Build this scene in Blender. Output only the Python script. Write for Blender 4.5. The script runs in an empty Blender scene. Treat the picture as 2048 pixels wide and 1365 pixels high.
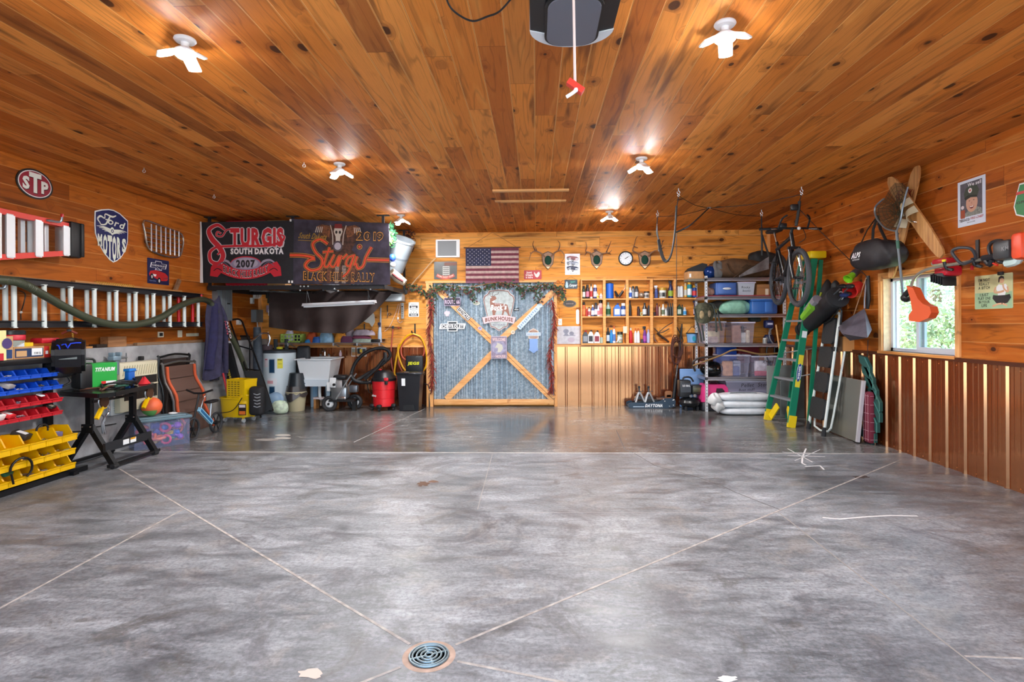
import bpy,bmesh,math,random
from mathutils import Vector as V,Matrix
random.seed(11)
S=bpy.context.scene
COL=S.collection
# ---------------------------------------------------------------- camera
FPX,CX,CY,CAMH=1100.0,1036.0,650.0,1.403
TH,RO=math.atan(.033),-.0049
_R=V((math.cos(TH),math.sin(TH),0));_U=V((0,0,1));FW=V((-math.sin(TH),math.cos(TH),0))
RR=math.cos(RO)*_R+math.sin(RO)*_U;UU=-math.sin(RO)*_R+math.cos(RO)*_U
CAM=V((0,0,CAMH))
cd=bpy.data.cameras.new('camera');cam=bpy.data.objects.new('camera',cd);COL.objects.link(cam)
cam.matrix_world=Matrix(((RR.x,UU.x,-FW.x,CAM.x),(RR.y,UU.y,-FW.y,CAM.y),(RR.z,UU.z,-FW.z,CAM.z),(0,0,0,1)))
cd.sensor_width=36;cd.sensor_fit='HORIZONTAL';cd.lens=FPX/2048*36
cd.shift_x=-(CX-1024)/2048;cd.shift_y=(CY-682.5)/2048;cd.clip_start=.02;cd.clip_end=500
S.camera=cam
# ---------------------------------------------------------------- room size (metres)
XL,XR,YB,YF,ZC=-4.86,3.98,9.52,-.45,3.01
XS=XL+.15          # face of the concrete stem wall on the left
OPX0,OPX1,OPZ=-2.6,3.6,2.42   # garage opening behind the photographer
# ---------------------------------------------------------------- sky, sun, exposure
wd=bpy.data.worlds.new('sky');S.world=wd;wd.use_nodes=True
wn,wl=wd.node_tree.nodes,wd.node_tree.links
bg=wn['Background'];wc=wn.new('ShaderNodeTexCoord');sx=wn.new('ShaderNodeSeparateXYZ');rp=wn.new('ShaderNodeValToRGB')
wl.new(wc.outputs['Generated'],sx.inputs[0]);wl.new(sx.outputs['Z'],rp.inputs[0]);wl.new(rp.outputs[0],bg.inputs['Color'])
rp.color_ramp.elements[0].color=(.80,.92,1,1);rp.color_ramp.elements[0].position=.0
rp.color_ramp.elements[1].color=(.36,.62,1,1);rp.color_ramp.elements[1].position=.7
bg.inputs['Strength'].default_value=3.8
sd=bpy.data.lights.new('sun','SUN');sun=bpy.data.objects.new('sun',sd);COL.objects.link(sun)
sd.energy=14;sd.angle=.01;sd.color=(1,.95,.86);sun.rotation_euler=(math.radians(32),0,math.radians(-150));sun.location=(0,-6,8)
for nm,loc,rot,w,h in(('sky_portal',((OPX0+OPX1)/2,YF-.02,OPZ/2),(math.radians(90),0,0),OPX1-OPX0,OPZ),
                           ('sky_portal',(XR+.1,5.7,1.36),(0,math.radians(-90),0),.9,1.2)):
    ad=bpy.data.lights.new(nm,'AREA');ao=bpy.data.objects.new(nm,ad);COL.objects.link(ao)
    ad.shape='RECTANGLE';ad.size=w;ad.size_y=h;ad.cycles.is_portal=True;ao.location=loc;ao.rotation_euler=rot
    if nm=='sky_portal' and loc[1]>0:ao.rotation_euler=(0,math.radians(90),0)
LED_E=1150
S.view_settings.view_transform='Standard';S.view_settings.look='None';S.view_settings.exposure=.75;S.view_settings.gamma=1
S.view_settings.use_curve_mapping=False
S.cycles.use_denoising=True;S.cycles.max_bounces=8;S.cycles.diffuse_bounces=5;S.cycles.transparent_max_bounces=12
S.cycles.sample_clamp_indirect=6;S.cycles.caustics_reflective=False;S.cycles.caustics_refractive=False
# ---------------------------------------------------------------- pixel -> place in the room
def ray(px,py):return FW+RR*((px-CX)/FPX)+UU*((CY-py)/FPX)
def A(px,py,Y):d=ray(px,py);return CAM+d*(Y/d.y)                 # at depth Y
def AX(px,py,X):d=ray(px,py);return CAM+d*(X/d.x)                # on a plane x = X
def AZ(px,py,Z):d=ray(px,py);return CAM+d*((Z-CAMH)/d.z)         # on a plane z = Z
def FL(px,py):return AZ(px,py,0)
def LW(px,py,o=0):return AX(px,py,XL+o)
def RW(px,py,o=0):return AX(px,py,XR-o)
def BW(px,py,o=0):return A(px,py,YB-o)
def CE(px,py,o=0):return AZ(px,py,ZC-o)
X3,Y3,Z3=V((1,0,0)),V((0,1,0)),V((0,0,1))
def fr(o,u=X3,v=Z3):
    u=V(u).normalized();w=u.cross(V(v)).normalized();v=w.cross(u);o=V(o)
    return Matrix(((u.x,v.x,w.x,o.x),(u.y,v.y,w.y,o.y),(u.z,v.z,w.z,o.z),(0,0,0,1)))
def T(x=0,y=0,z=0,rz=0,rx=0,ry=0,s=1):
    return Matrix.Translation((x,y,z))@Matrix.Rotation(math.radians(rz),4,'Z')@Matrix.Rotation(math.radians(ry),4,'Y')@Matrix.Rotation(math.radians(rx),4,'X')@Matrix.Scale(s,4)
def TV(v,**k):return T(v.x,v.y,v.z,**k)
# rectangles on the walls from photo pixels: frame at centre, width, height
def rB(x0,y0,x1,y1,o=.004):
    a,b=BW(x0,y0,o),BW(x1,y1,o);return fr((a+b)/2,X3),b.x-a.x,a.z-b.z
def rBY(x0,y0,x1,y1,Y):
    a,b=A(x0,y0,Y),A(x1,y1,Y);return fr((a+b)/2,X3),b.x-a.x,a.z-b.z
def rL(x0,x1,yt,yb,o=.004):
    xm=(x0+x1)/2;a,b=LW(x0,600,o),LW(x1,600,o);c,d=LW(xm,yt,o),LW(xm,yb,o)
    return fr(((XL+o),(a.y+b.y)/2,(c.z+d.z)/2),Y3),b.y-a.y,c.z-d.z
def rR(x0,x1,yt,yb,o=.004):
    xm=(x0+x1)/2;a,b=RW(x0,600,o),RW(x1,600,o);c,d=RW(xm,yt,o),RW(xm,yb,o)
    return fr(((XR-o),(a.y+b.y)/2,(c.z+d.z)/2),-Y3),a.y-b.y,c.z-d.z
# ---------------------------------------------------------------- materials
def lin(h):
    h=h.lstrip('#');r=[]
    for i in(0,2,4):
        c=int(h[i:i+2],16)/255;r.append(c/12.92 if c<=.04045 else((c+.055)/1.055)**2.4)
    return(*r,1)
_mc={}
def c(hexc,r=.5,m=0,n=0,b=0,a=1,e=0,sc=18,tr=0,coat=0):
    """plain surface: colour, roughness, metal, n = mottling, b = bump, a = alpha, e = emission"""
    k=(hexc,r,m,n,b,a,e,sc,tr,coat)
    if k in _mc:return _mc[k]
    mt=bpy.data.materials.new('surface_'+hexc);mt.use_nodes=True;nt=mt.node_tree;p=nt.nodes['Principled BSDF']
    col=lin(hexc);p.inputs['Base Color'].default_value=col;p.inputs['Roughness'].default_value=r;p.inputs['Metallic'].default_value=m
    if a<1:p.inputs['Alpha'].default_value=a
    if tr:p.inputs['Transmission Weight'].default_value=tr
    if coat:p.inputs['Coat Weight'].default_value=coat
    if e:p.inputs['Emission Color'].default_value=col;p.inputs['Emission Strength'].default_value=e
    if n or b:
        tc=nt.nodes.new('ShaderNodeTexCoord');nz=nt.nodes.new('ShaderNodeTexNoise');nz.inputs['Scale'].default_value=sc;nz.inputs['Detail'].default_value=4
        nt.links.new(tc.outputs['Object'],nz.inputs['Vector'])
        if n:
            rr=nt.nodes.new('ShaderNodeValToRGB');nt.links.new(nz.outputs['Fac'],rr.inputs[0])
            rr.color_ramp.elements[0].position=.35;rr.color_ramp.elements[1].position=.65
            rr.color_ramp.elements[0].color=tuple(x*(1-n)for x in col[:3])+(1,);rr.color_ramp.elements[1].color=tuple(min(1,x*(1+n*.6))for x in col[:3])+(1,)
            nt.links.new(rr.outputs[0],p.inputs['Base Color'])
        if b:
            bm=nt.nodes.new('ShaderNodeBump');bm.inputs['Strength'].default_value=b;bm.inputs['Distance'].default_value=.01
            nt.links.new(nz.outputs['Fac'],bm.inputs['Height']);nt.links.new(bm.outputs[0],p.inputs['Normal'])
    _mc[k]=mt;return mt
class NT:
    """tiny node writer"""
    def __init__(s,name):
        s.m=bpy.data.materials.new(name);s.m.use_nodes=True;s.t=s.m.node_tree;s.p=s.t.nodes['Principled BSDF']
    def n(s,ty,**k):
        x=s.t.nodes.new('ShaderNode'+ty)
        for a,b in k.items():setattr(x,a,b)
        return x
    def set(s,sock,v):
        if isinstance(v,(int,float)):sock.default_value=v
        elif isinstance(v,tuple):sock.default_value=v
        else:s.t.links.new(v,sock)
    def ma(s,op,a,b=0,cc=0):
        x=s.n('Math',operation=op);s.set(x.inputs[0],a);s.set(x.inputs[1],b)
        if op in('MULTIPLY_ADD','SMOOTH_MIN','COMPARE','PINGPONG'):s.set(x.inputs[2],cc)
        return x.outputs[0]
    def step(s,v,lo,hi,o0=0.,o1=1.):
        x=s.n('MapRange',interpolation_type='SMOOTHSTEP');s.set(x.inputs[0],v)
        for i,q in enumerate((lo,hi,o0,o1)):s.set(x.inputs[i+1],q)
        return x.outputs[0]
    def vec(s,x,y,z):
        q=s.n('CombineXYZ');s.set(q.inputs[0],x);s.set(q.inputs[1],y);s.set(q.inputs[2],z);return q.outputs[0]
    def noise(s,v,sc=1,det=4,ro=.5,dist=0):
        q=s.n('TexNoise');s.set(q.inputs['Vector'],v)
        for nm,x in(('Scale',sc),('Detail',det),('Roughness',ro),('Distortion',dist)):q.inputs[nm].default_value=x
        return q.outputs['Fac']
    def mix(s,f,a,b,mode='MIX'):
        q=s.n('Mix',data_type='RGBA',blend_type=mode);s.set(q.inputs[0],f);s.set(q.inputs[6],a);s.set(q.inputs[7],b);return q.outputs[2]
    def ramp(s,f,*st):
        q=s.n('ValToRGB');s.set(q.inputs[0],f);e=q.color_ramp.elements
        for i,(pos,col)in enumerate(st):
            if i>1:e.new(pos)
            e[i].position=pos;e[i].color=lin(col)if isinstance(col,str)else col
        return q.outputs[0]
    def pos(s,obj=False):
        if obj:g=s.n('TexCoord').outputs['Object']
        else:g=s.n('NewGeometry').outputs['Position']
        q=s.n('SeparateXYZ');s.t.links.new(g,q.inputs[0]);return q.outputs[0],q.outputs[1],q.outputs[2],g
    def bump(s,h,st=.5,d=.01):
        q=s.n('Bump');q.inputs['Strength'].default_value=st;q.inputs['Distance'].default_value=d;s.set(q.inputs['Height'],h);s.t.links.new(q.outputs[0],s.p.inputs['Normal'])
def boards(name,ax,cols,bw=.165,L=2.6,rough=.58,edge='ffb468',dark='5a2c10',off=0.,knot=1.,ph=0.):
    """knotty pine boards; ax = (along, across) as 'xyz' letters"""
    t=NT(name);x,y,z,g=t.pos();D=dict(x=x,y=y,z=z);u,v=D[ax[0]],D[ax[1]]
    vb=t.ma('DIVIDE',t.ma('ADD',v,off),bw);row=t.ma('FLOOR',vb);fv=t.ma('FRACT',vb)
    w1=t.n('TexWhiteNoise',noise_dimensions='1D');t.set(w1.inputs['W'],t.ma('ADD',row,ph))
    uu=t.ma('ADD',t.ma('DIVIDE',u,L),t.ma('MULTIPLY',w1.outputs[0],9));ci=t.ma('FLOOR',uu);fu=t.ma('FRACT',uu)
    w2=t.n('TexWhiteNoise',noise_dimensions='2D');t.set(w2.inputs['Vector'],t.vec(row,ci,0));h=w2.outputs[0]
    base=t.ramp(h,*cols)
    rnd=t.ma('MULTIPLY',h,37.)
    # knots
    vo=t.n('TexVoronoi',voronoi_dimensions='3D',feature='F1');vo.inputs['Scale'].default_value=1
    wob=t.noise(g,9,2)
    t.set(vo.inputs['Vector'],t.vec(t.ma('ADD',t.ma('DIVIDE',u,.27),rnd),t.ma('MULTIPLY',vb,.9),t.ma('MULTIPLY',rnd,3.)))
    cs=t.n('SeparateColor');t.t.links.new(vo.outputs['Color'],cs.inputs[0])
    d=t.ma('ADD',vo.outputs['Distance'],t.ma('MULTIPLY',t.ma('SUBTRACT',wob,.5),.10))
    gate=t.step(cs.outputs[0],.34,.36);rad=t.ma('ADD',t.ma('MULTIPLY',t.ma('MAXIMUM',t.ma('SUBTRACT',cs.outputs[0],.34),0.),.28*knot),.035)
    kn=t.ma('MULTIPLY',gate,t.step(d,t.ma('MULTIPLY',rad,.75),rad,1.,0.))
    halo=t.step(d,rad,t.ma('ADD',rad,.22),1.,0.);halo=t.ma('MULTIPLY',halo,gate)
    # grain
    gv=t.vec(t.ma('MULTIPLY',u,.55),t.ma('ADD',t.ma('MULTIPLY',v,7.),rnd),rnd)
    n1=t.noise(gv,1.0,2,.5,.3)
    bands=t.ma('PINGPONG',t.ma('ADD',t.ma('MULTIPLY',n1,16.),t.ma('MULTIPLY',halo,2.2)),1.,0)
    bands=t.step(bands,.0,.32,1.,0.)
    fine=t.noise(t.vec(t.ma('MULTIPLY',u,5.),t.ma('MULTIPLY',v,190.),rnd),1.,3,.6)
    blot=t.noise(t.vec(t.ma('MULTIPLY',u,1.1),t.ma('MULTIPLY',v,9.),rnd),1.,3,.5)
    col=t.mix(t.ma('MULTIPLY',bands,.32),base,lin(dark))
    col=t.mix(t.step(fine,.45,.8,0.,.28),col,lin(dark))
    col=t.mix(t.step(blot,.54,.72,0.,.70),col,lin(dark))
    col=t.mix(t.step(blot,.42,.25,0.,.35),col,lin('f0aa58'))
    col=t.mix(t.ma('MULTIPLY',halo,.42),col,lin('7c3810'))
    col=t.mix(t.ma('MULTIPLY',kn,.88),col,lin('341508'))
    # joints: dark gap, and a pale line painting the groove's lit edge
    e=t.ma('MINIMUM',fv,t.ma('SUBTRACT',1.,fv));e1=t.step(e,.012,.030,1.,0.);e2=t.step(e,.004,.012,1.,0.)
    col=t.mix(t.ma('MULTIPLY',e1,.9),col,lin(edge));col=t.mix(t.ma('MULTIPLY',e2,.8),col,lin('4a2008'))
    fe=t.step(fu,.0010,.0026,1.,0.);col=t.mix(t.ma('MULTIPLY',fe,.7),col,lin('6a3412'))
    t.set(t.p.inputs['Base Color'],col);t.p.inputs['Roughness'].default_value=rough;t.p.inputs['Specular IOR Level'].default_value=.22
    t.bump(t.ma('SUBTRACT',t.ma('MULTIPLY',fine,.06),e1),.35,.005)
    return t.m
def lumber(name,a,b,dark='8a5020',rough=.5,sc=1.0,ax='x'):
    """sawn wood on loose things: grain runs along the longest local axis given by ax"""
    t=NT(name);x,y,z,g=t.pos(True);D=dict(x=x,y=y,z=z);k=[t.ma('MULTIPLY',D[q],(2.5 if q==ax else 38)*sc)for q in 'xyz']
    n=t.noise(t.vec(*k),1,4,.6,.4);n2=t.noise(g,6,2)
    col=t.ramp(n,(.35,a),(.62,b));col=t.mix(t.step(n2,.66,.74,0.,.7),col,lin(dark))
    t.set(t.p.inputs['Base Color'],col);t.p.inputs['Roughness'].default_value=rough;t.bump(n,.2,.003);return t.m
# ---------------------------------------------------------------- letters: one flat mesh per character, read once
GL={}
def _glyphs():
    for wt,off in(('r',0.),('b',.018),('x',.05)):
        for ch in "ABCDEFGHIJKLMNOPQRSTUVWXYZabcdefghijklmnopqrstuvwxyz0123456789&'-.,:":
            cu=bpy.data.curves.new('g','FONT');cu.body=ch;cu.size=1;cu.offset=off;cu.resolution_u=2
            o=bpy.data.objects.new('g',cu);COL.objects.link(o);GL[wt+ch]=o
    dg=bpy.context.evaluated_depsgraph_get()
    for k,o in list(GL.items()):
        me=o.evaluated_get(dg).to_mesh();vs=[(q.co.x,q.co.y)for q in me.vertices];fs=[tuple(p.vertices)for p in me.polygons]
        GL[k]=(vs,fs,(max(q[0]for q in vs)if vs else .3));cu=o.data;bpy.data.objects.remove(o);bpy.data.curves.remove(cu)
_glyphs()
# ---------------------------------------------------------------- scene tree and mesh writer
ROOTS=[]
def catmull(P,n=6,closed=False):
    P=[V(p)for p in P];out=[]
    N=len(P)
    for i in range(N if closed else N-1):
        g=lambda j:P[j%N]if closed else P[max(0,min(N-1,j))]
        a,b,cc,d=g(i-1),g(i),g(i+1),g(i+2)
        for k in range(n):
            t=k/n;out.append(.5*((2*b)+(cc-a)*t+(2*a-5*b+4*cc-d)*t*t+(3*b-a-3*cc+d)*t**3))
    if not closed:out.append(P[-1])
    return out
def circ(r,n=24,ry=None,a0=0,a1=360): 
    full=abs(a1-a0)>=360
    return[(r*math.cos(math.radians(a0+(a1-a0)*i/(n if full else n-1))),(ry or r)*math.sin(math.radians(a0+(a1-a0)*i/(n if full else n-1))))for i in range(n)]
def rrect(w,h,r=.02,n=4):
    o=[]
    for cx,cy,a in((w/2-r,h/2-r,0),(-w/2+r,h/2-r,90),(-w/2+r,-h/2+r,180),(w/2-r,-h/2+r,270)):
        o+=[(cx+r*math.cos(math.radians(a+90*i/n)),cy+r*math.sin(math.radians(a+90*i/n)))for i in range(n+1)]
    return o
class N:
    def __init__(s,name,label=None,cat=None,group=None,kind=None,M=None,parent=None):
        s.name,s.label,s.cat,s.group,s.kind=name,label,cat,group,kind
        s.v,s.f,s.fm,s.mats,s.ch=[],[],[],[],[];s.M=M.copy()if M else Matrix();s.parent=parent;s.flat=False;s.mat0=None;s.lift=0
        (parent.ch if parent else ROOTS).append(s)
    def p(s,name,label=None,kind=None,M=None):return N(name,label,None,None,kind,s.M if M is None else M,s)
    def add(s,vs,fs,mat,M=None):
        m=s.M@M if M is not None else s.M
        if mat is None:mat=s.mat0
        if isinstance(mat,str):mat=c(mat)
        if mat not in s.mats:s.mats.append(mat)
        k=s.mats.index(mat);b=len(s.v);s.v+=[m@V(q)for q in vs]
        for f in fs:s.f.append([i+b for i in f]);s.fm.append(k)
        return s
    def bx(s,x0,x1,y0,y1,z0,z1,mat=None,M=None):
        return s.add([(x0,y0,z0),(x1,y0,z0),(x1,y1,z0),(x0,y1,z0),(x0,y0,z1),(x1,y0,z1),(x1,y1,z1),(x0,y1,z1)],
                     [(0,3,2,1),(4,5,6,7),(0,1,5,4),(1,2,6,5),(2,3,7,6),(3,0,4,7)],mat,M)
    def box(s,c_,d,mat=None,M=None):
        x,y,z=c_;a,b,e=d;return s.bx(x-a/2,x+a/2,y-b/2,y+b/2,z-e/2,z+e/2,mat,M)
    def rb(s,c_,d,r,mat=None,M=None,seg=2):
        bm=bmesh.new();bmesh.ops.create_cube(bm,size=1)
        for q in bm.verts:q.co=V((q.co.x*d[0]+c_[0],q.co.y*d[1]+c_[1],q.co.z*d[2]+c_[2]))
        bmesh.ops.bevel(bm,geom=list(bm.edges),offset=min(r,min(d)*.49),segments=seg,affect='EDGES',profile=.5)
        bm.verts.index_update();s.add([tuple(q.co)for q in bm.verts],[[q.index for q in f.verts]for f in bm.faces],mat,M);bm.free();return s
    def beam(s,a,b,w,h,mat=None,up=Z3):
        a,b=V(a),V(b);d=(b-a).normalized();L=(b-a).length
        sd=d.cross(V(up));sd=(sd if sd.length>1e-4 else d.cross(X3)).normalized();u2=sd.cross(d)
        M=Matrix(((d.x,sd.x,u2.x,a.x),(d.y,sd.y,u2.y,a.y),(d.z,sd.z,u2.z,a.z),(0,0,0,1)))
        return s.bx(0,L,-w/2,w/2,-h/2,h/2,mat,M)
    def cyl(s,a,b,r,mat=None,r2=None,n=14,cap=True):return s.tube([a,b],[r,r if r2 is None else r2],mat,n,cap=cap)
    def tube(s,P,r,mat=None,n=8,closed=False,cap=True,sm=0,flat=1.):
        if sm: 
            if isinstance(r,(list,tuple)):
                k=len(r)-1;P2=catmull(P,sm,closed);r=[r[min(k,int(i/sm))]*(1-(i/sm-int(i/sm)))+r[min(k,int(i/sm)+1)]*(i/sm-int(i/sm))for i in range(len(P2))];P=P2
            else:P=catmull(P,sm,closed)
        P=[V(p)for p in P];m=len(P);rs=r if isinstance(r,(list,tuple))else[r]*m
        tg=[]
        for i in range(m):
            a=P[(i-1)%m]if(closed or i>0)else P[i];b=P[(i+1)%m]if(closed or i<m-1)else P[i];d=b-a
            tg.append(d.normalized()if d.length>1e-9 else(tg[-1]if tg else Z3))
        t0=tg[0];q=t0.cross(Z3);q=(q if q.length>.05 else t0.cross(X3)).normalized();vs,fs=[],[]
        for i in range(m):
            q=q-tg[i]*q.dot(tg[i]);q=q.normalized()if q.length>1e-6 else tg[i].cross(X3).normalized();w=tg[i].cross(q)
            for k in range(n):
                a=2*math.pi*k/n;vs.append(P[i]+(q*math.cos(a)+w*math.sin(a)*flat)*rs[i])
        for i in range(m if closed else m-1):
            j=(i+1)%m
            for k in range(n):k2=(k+1)%n;fs.append((i*n+k,i*n+k2,j*n+k2,j*n+k))
        if cap and not closed:fs.append(tuple(range(n-1,-1,-1)));fs.append(tuple((m-1)*n+k for k in range(n)))
        return s.add(vs,fs,mat)
    def lathe(s,pr,mat=None,M=None,n=20,o=(0,0,0),sy=1.):
        vs,fs=[],[]
        for r,z in pr:
            for k in range(n):a=2*math.pi*k/n;vs.append((o[0]+r*math.cos(a),o[1]+r*math.sin(a)*sy,o[2]+z))
        for i in range(len(pr)-1):
            for k in range(n):k2=(k+1)%n;fs.append((i*n+k,i*n+k2,(i+1)*n+k2,(i+1)*n+k))
        if pr[0][0]>1e-4:fs.append(tuple(range(n-1,-1,-1)))
        if pr[-1][0]>1e-4:fs.append(tuple((len(pr)-1)*n+k for k in range(n)))
        return s.add(vs,fs,mat,M)
    def sph(s,c_,r,mat=None,n=14,M=None):
        rx,ry,rz=r if isinstance(r,(list,tuple))else(r,r,r);vs,fs=[],[];h=n//2
        for i in range(h+1):
            a=math.pi*i/h-math.pi/2
            for k in range(n):b=2*math.pi*k/n;vs.append((c_[0]+rx*math.cos(a)*math.cos(b),c_[1]+ry*math.cos(a)*math.sin(b),c_[2]+rz*math.sin(a)))
        for i in range(h):
            for k in range(n):k2=(k+1)%n;fs.append((i*n+k,i*n+k2,(i+1)*n+k2,(i+1)*n+k))
        return s.add(vs,fs,mat,M)
    def pr(s,out,M,t,mat=None,w0=0.):
        """outline in the frame's u,v plane, from w0 to w0+t along its normal"""
        n=len(out);vs=[(x,y,w0)for x,y in out]+[(x,y,w0+t)for x,y in out]
        fs=[tuple(range(n-1,-1,-1)),tuple(range(n,2*n))]+[(i,(i+1)%n,n+(i+1)%n,n+i)for i in range(n)]
        return s.add(vs,fs,mat,M)
    def up(s):s.lift+=1;return s.lift*1.5e-5   # every painted layer lies a hair above the last
    def fl(s,out,M,mat=None,w=.002):w+=s.up();return s.add([(x,y,w)for x,y in out],[tuple(range(len(out)))],mat,M)
    def rc(s,x0,y0,x1,y1,M,mat=None,w=.002):return s.fl([(x0,y0),(x1,y0),(x1,y1),(x0,y1)],M,mat,w)
    def line(s,pts,wd,M,mat=None,w=.003,sm=0,closed=False):
        """painted stroke: flat ribbon in the frame's plane; wd may be a list"""
        w+=s.up();P=[V((a,b,0))for a,b in pts]
        if sm:P=catmull(P,sm,closed)
        if closed:P=P+[P[0]]
        m=len(P);vs,fs=[],[]
        for i in range(m):
            d=P[min(m-1,i+1)]-P[max(0,i-1)]; 
            if d.length<1e-9:d=V((1,0,0))
            d.normalize();q=V((-d.y,d.x,0))
            if isinstance(wd,(list,tuple)):k=i/(m-1)*(len(wd)-1);j=min(int(k),len(wd)-2);ww=wd[j]*(1-k+j)+wd[j+1]*(k-j)
            else:ww=wd
            a,b=P[i]+q*ww/2,P[i]-q*ww/2;h=w+i*1.5e-5;vs+=[(a.x,a.y,h),(b.x,b.y,h)]
        for i in range(m-1):fs.append((2*i,2*i+1,2*i+3,2*i+2))
        return s.add(vs,fs,mat,M)
    def ring(s,r0,r1,M,mat=None,w=.003,n=28,ry=1.):
        vs,fs=[],[]
        for i in range(n):
            a=2*math.pi*i/n;cs,sn=math.cos(a),math.sin(a);vs+=[(r0*cs,r0*sn*ry,w),(r1*cs,r1*sn*ry,w)]
        for i in range(n):j=(i+1)%n;fs.append((2*i,2*i+1,2*j+1,2*j))
        return s.add(vs,fs,mat,M)
    def tx(s,body,M,size,mat,w=.004,wt='b',x=0,y=0,fit=None,al='c',sh=0,arc=0,sx=1.,rot=0,sp=0.):
        """lettering: size = capital height; fit = total width"""
        w+=s.up();k=size/.70;adv=[];tot=0
        for ch in body:
            if ch==' ':adv.append((None,tot));tot+=.32;continue
            g=GL[wt+ch];adv.append((g,tot));tot+=g[2]+.07+sp
        tot-=.07+sp;q=(fit/(tot*k))if fit else sx;W=tot*k*q;x0={'c':-W/2,'l':0,'r':-W}[al]
        cr,sr=math.cos(math.radians(rot)),math.sin(math.radians(rot));vs,fs=[],[]
        for g,off in adv:
            if not g:continue
            b=len(vs)
            for a,e in g[0]:
                X,Y=x0+(off+a)*k*q+e*k*sh,e*k-size/2
                if arc:Y+=arc*(1-(2*X/W)**2)
                vs.append((x+X*cr-Y*sr,y+X*sr+Y*cr,w))
            fs+=[[b+i for i in f]for f in g[1]]
        return s.add(vs,fs,mat,M)
    def grid(s,fn,nu,nv,mat=None,M=None,t=0.,cu=False):
        """surface fn(u,v) -> point, thickened by t"""
        pts=[[V(fn(i/nu,j/nv))for i in range(nu+(0 if cu else 1))]for j in range(nv+1)];w=nu if cu else nu+1
        vs=[q for r_ in pts for q in r_];fs=[]
        for j in range(nv):
            for i in range(nu):i2=(i+1)%w if cu else i+1;fs.append((j*w+i,j*w+i2,(j+1)*w+i2,(j+1)*w+i))
        if t:
            nr=[V((0,0,0))for _ in vs]
            for f in fs:
                nn=(vs[f[2]]-vs[f[0]]).cross(vs[f[3]]-vs[f[1]])
                for i in f:nr[i]+=nn
            nvx=len(vs);vs=vs+[vs[i]-nr[i].normalized()*t for i in range(nvx)];back=[tuple(nvx+i for i in reversed(f))for f in fs]
            rim=[]
            if not cu:
                b=[i for i in range(w)]+[j*w+w-1 for j in range(1,nv+1)]+[nv*w+i for i in range(w-2,-1,-1)]+[j*w for j in range(nv-1,0,-1)]
                for i in range(len(b)):a_,b_=b[i],b[(i+1)%len(b)];rim.append((b_,a_,a_+nvx,b_+nvx))
            fs=fs+back+rim
        return s.add(vs,fs,mat,M)
def bbox(n):
    P=list(n.v)
    for q in n.ch:P+=bbox(q)
    if len(P)>8:P=[V((min(p.x for p in P),min(p.y for p in P),min(p.z for p in P))),V((max(p.x for p in P),max(p.y for p in P),max(p.z for p in P)))]
    return P
def realize(n,parent=None,ploc=V((0,0,0))):
    if parent is None:
        P=bbox(n);lo=V([min(p[i]for p in P)for i in range(3)]);hi=V([max(p[i]for p in P)for i in range(3)]);loc=V(((lo.x+hi.x)/2,(lo.y+hi.y)/2,lo.z))
    elif n.v:loc=sum(n.v,V((0,0,0)))/len(n.v)
    else:loc=ploc.copy()
    if n.v:
        me=bpy.data.meshes.new(n.name);me.from_pydata([tuple(q-loc)for q in n.v],[],n.f)
        for m in n.mats:me.materials.append(m)
        me.polygons.foreach_set('material_index',n.fm);me.update()
        if not n.flat:
            me.polygons.foreach_set('use_smooth',[True]*len(n.f));me.set_sharp_from_angle(angle=math.radians(34))
        o=bpy.data.objects.new(n.name,me)
    else:o=bpy.data.objects.new(n.name,None);o.empty_display_size=.1
    COL.objects.link(o);o.location=loc-ploc
    if parent is not None:o.parent=parent
    for k,q in(('label',n.label),('category',n.cat),('group',n.group),('kind',n.kind)):
        if q:o[k]=q
    for q in n.ch:realize(q,o,loc)
    return o
BLACK=c('17181b',.45);BLKM=c('141518',.35,.3);CHROME=c('d8dade',.18,1);STEEL=c('a7adb3',.32,.9);WHITE=c('eef0f2',.45);ALU=c('c9cdd1',.35,.85)
RUB=c('1c1d20',.8);GOLDW=c('e3a465',.5)
# ================================================================ the room
PINE_C=boards('ceiling_pine_boards','yx',((0,'bc6826'),(.3,'ca742c'),(.62,'dc8434'),(.85,'e89444'),(1,'96501f')),bw=.1645,L=2.4,edge='ffb868',off=.002)
PINE_B=boards('end_wall_pine_boards','xz',((0,'e0913c'),(.35,'e89c44'),(.7,'f0aa54'),(1,'d88632')),bw=.175,L=3.1,edge='f0bc80',off=-.12,knot=.8)
PINE_L=boards('left_wall_pine_boards','yz',((0,'a85414'),(.4,'b45e1a'),(.8,'c06c22'),(1,'8c4410')),bw=.168,L=2.2,edge='f0a058',off=-.03,ph=3)  # pine darker than the end wall: weaker side light put into the colour
PINE_R=boards('right_wall_pine_boards','yz',((0,'a85414'),(.4,'b45e1a'),(.8,'c26c22'),(1,'964a12')),bw=.168,L=2.7,edge='f4a860',off=-.05,ph=8)  # also darkened, the dimmer light on this wall is in the board colours
TRIM=lumber('pine_trim','d8924c','edb070',ax='z');TRIMX=lumber('pine_trim_flat','d8924c','edb070',ax='x');TRIMY=lumber('pine_trim_side','cf8440','e2a058',ax='y')
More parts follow.
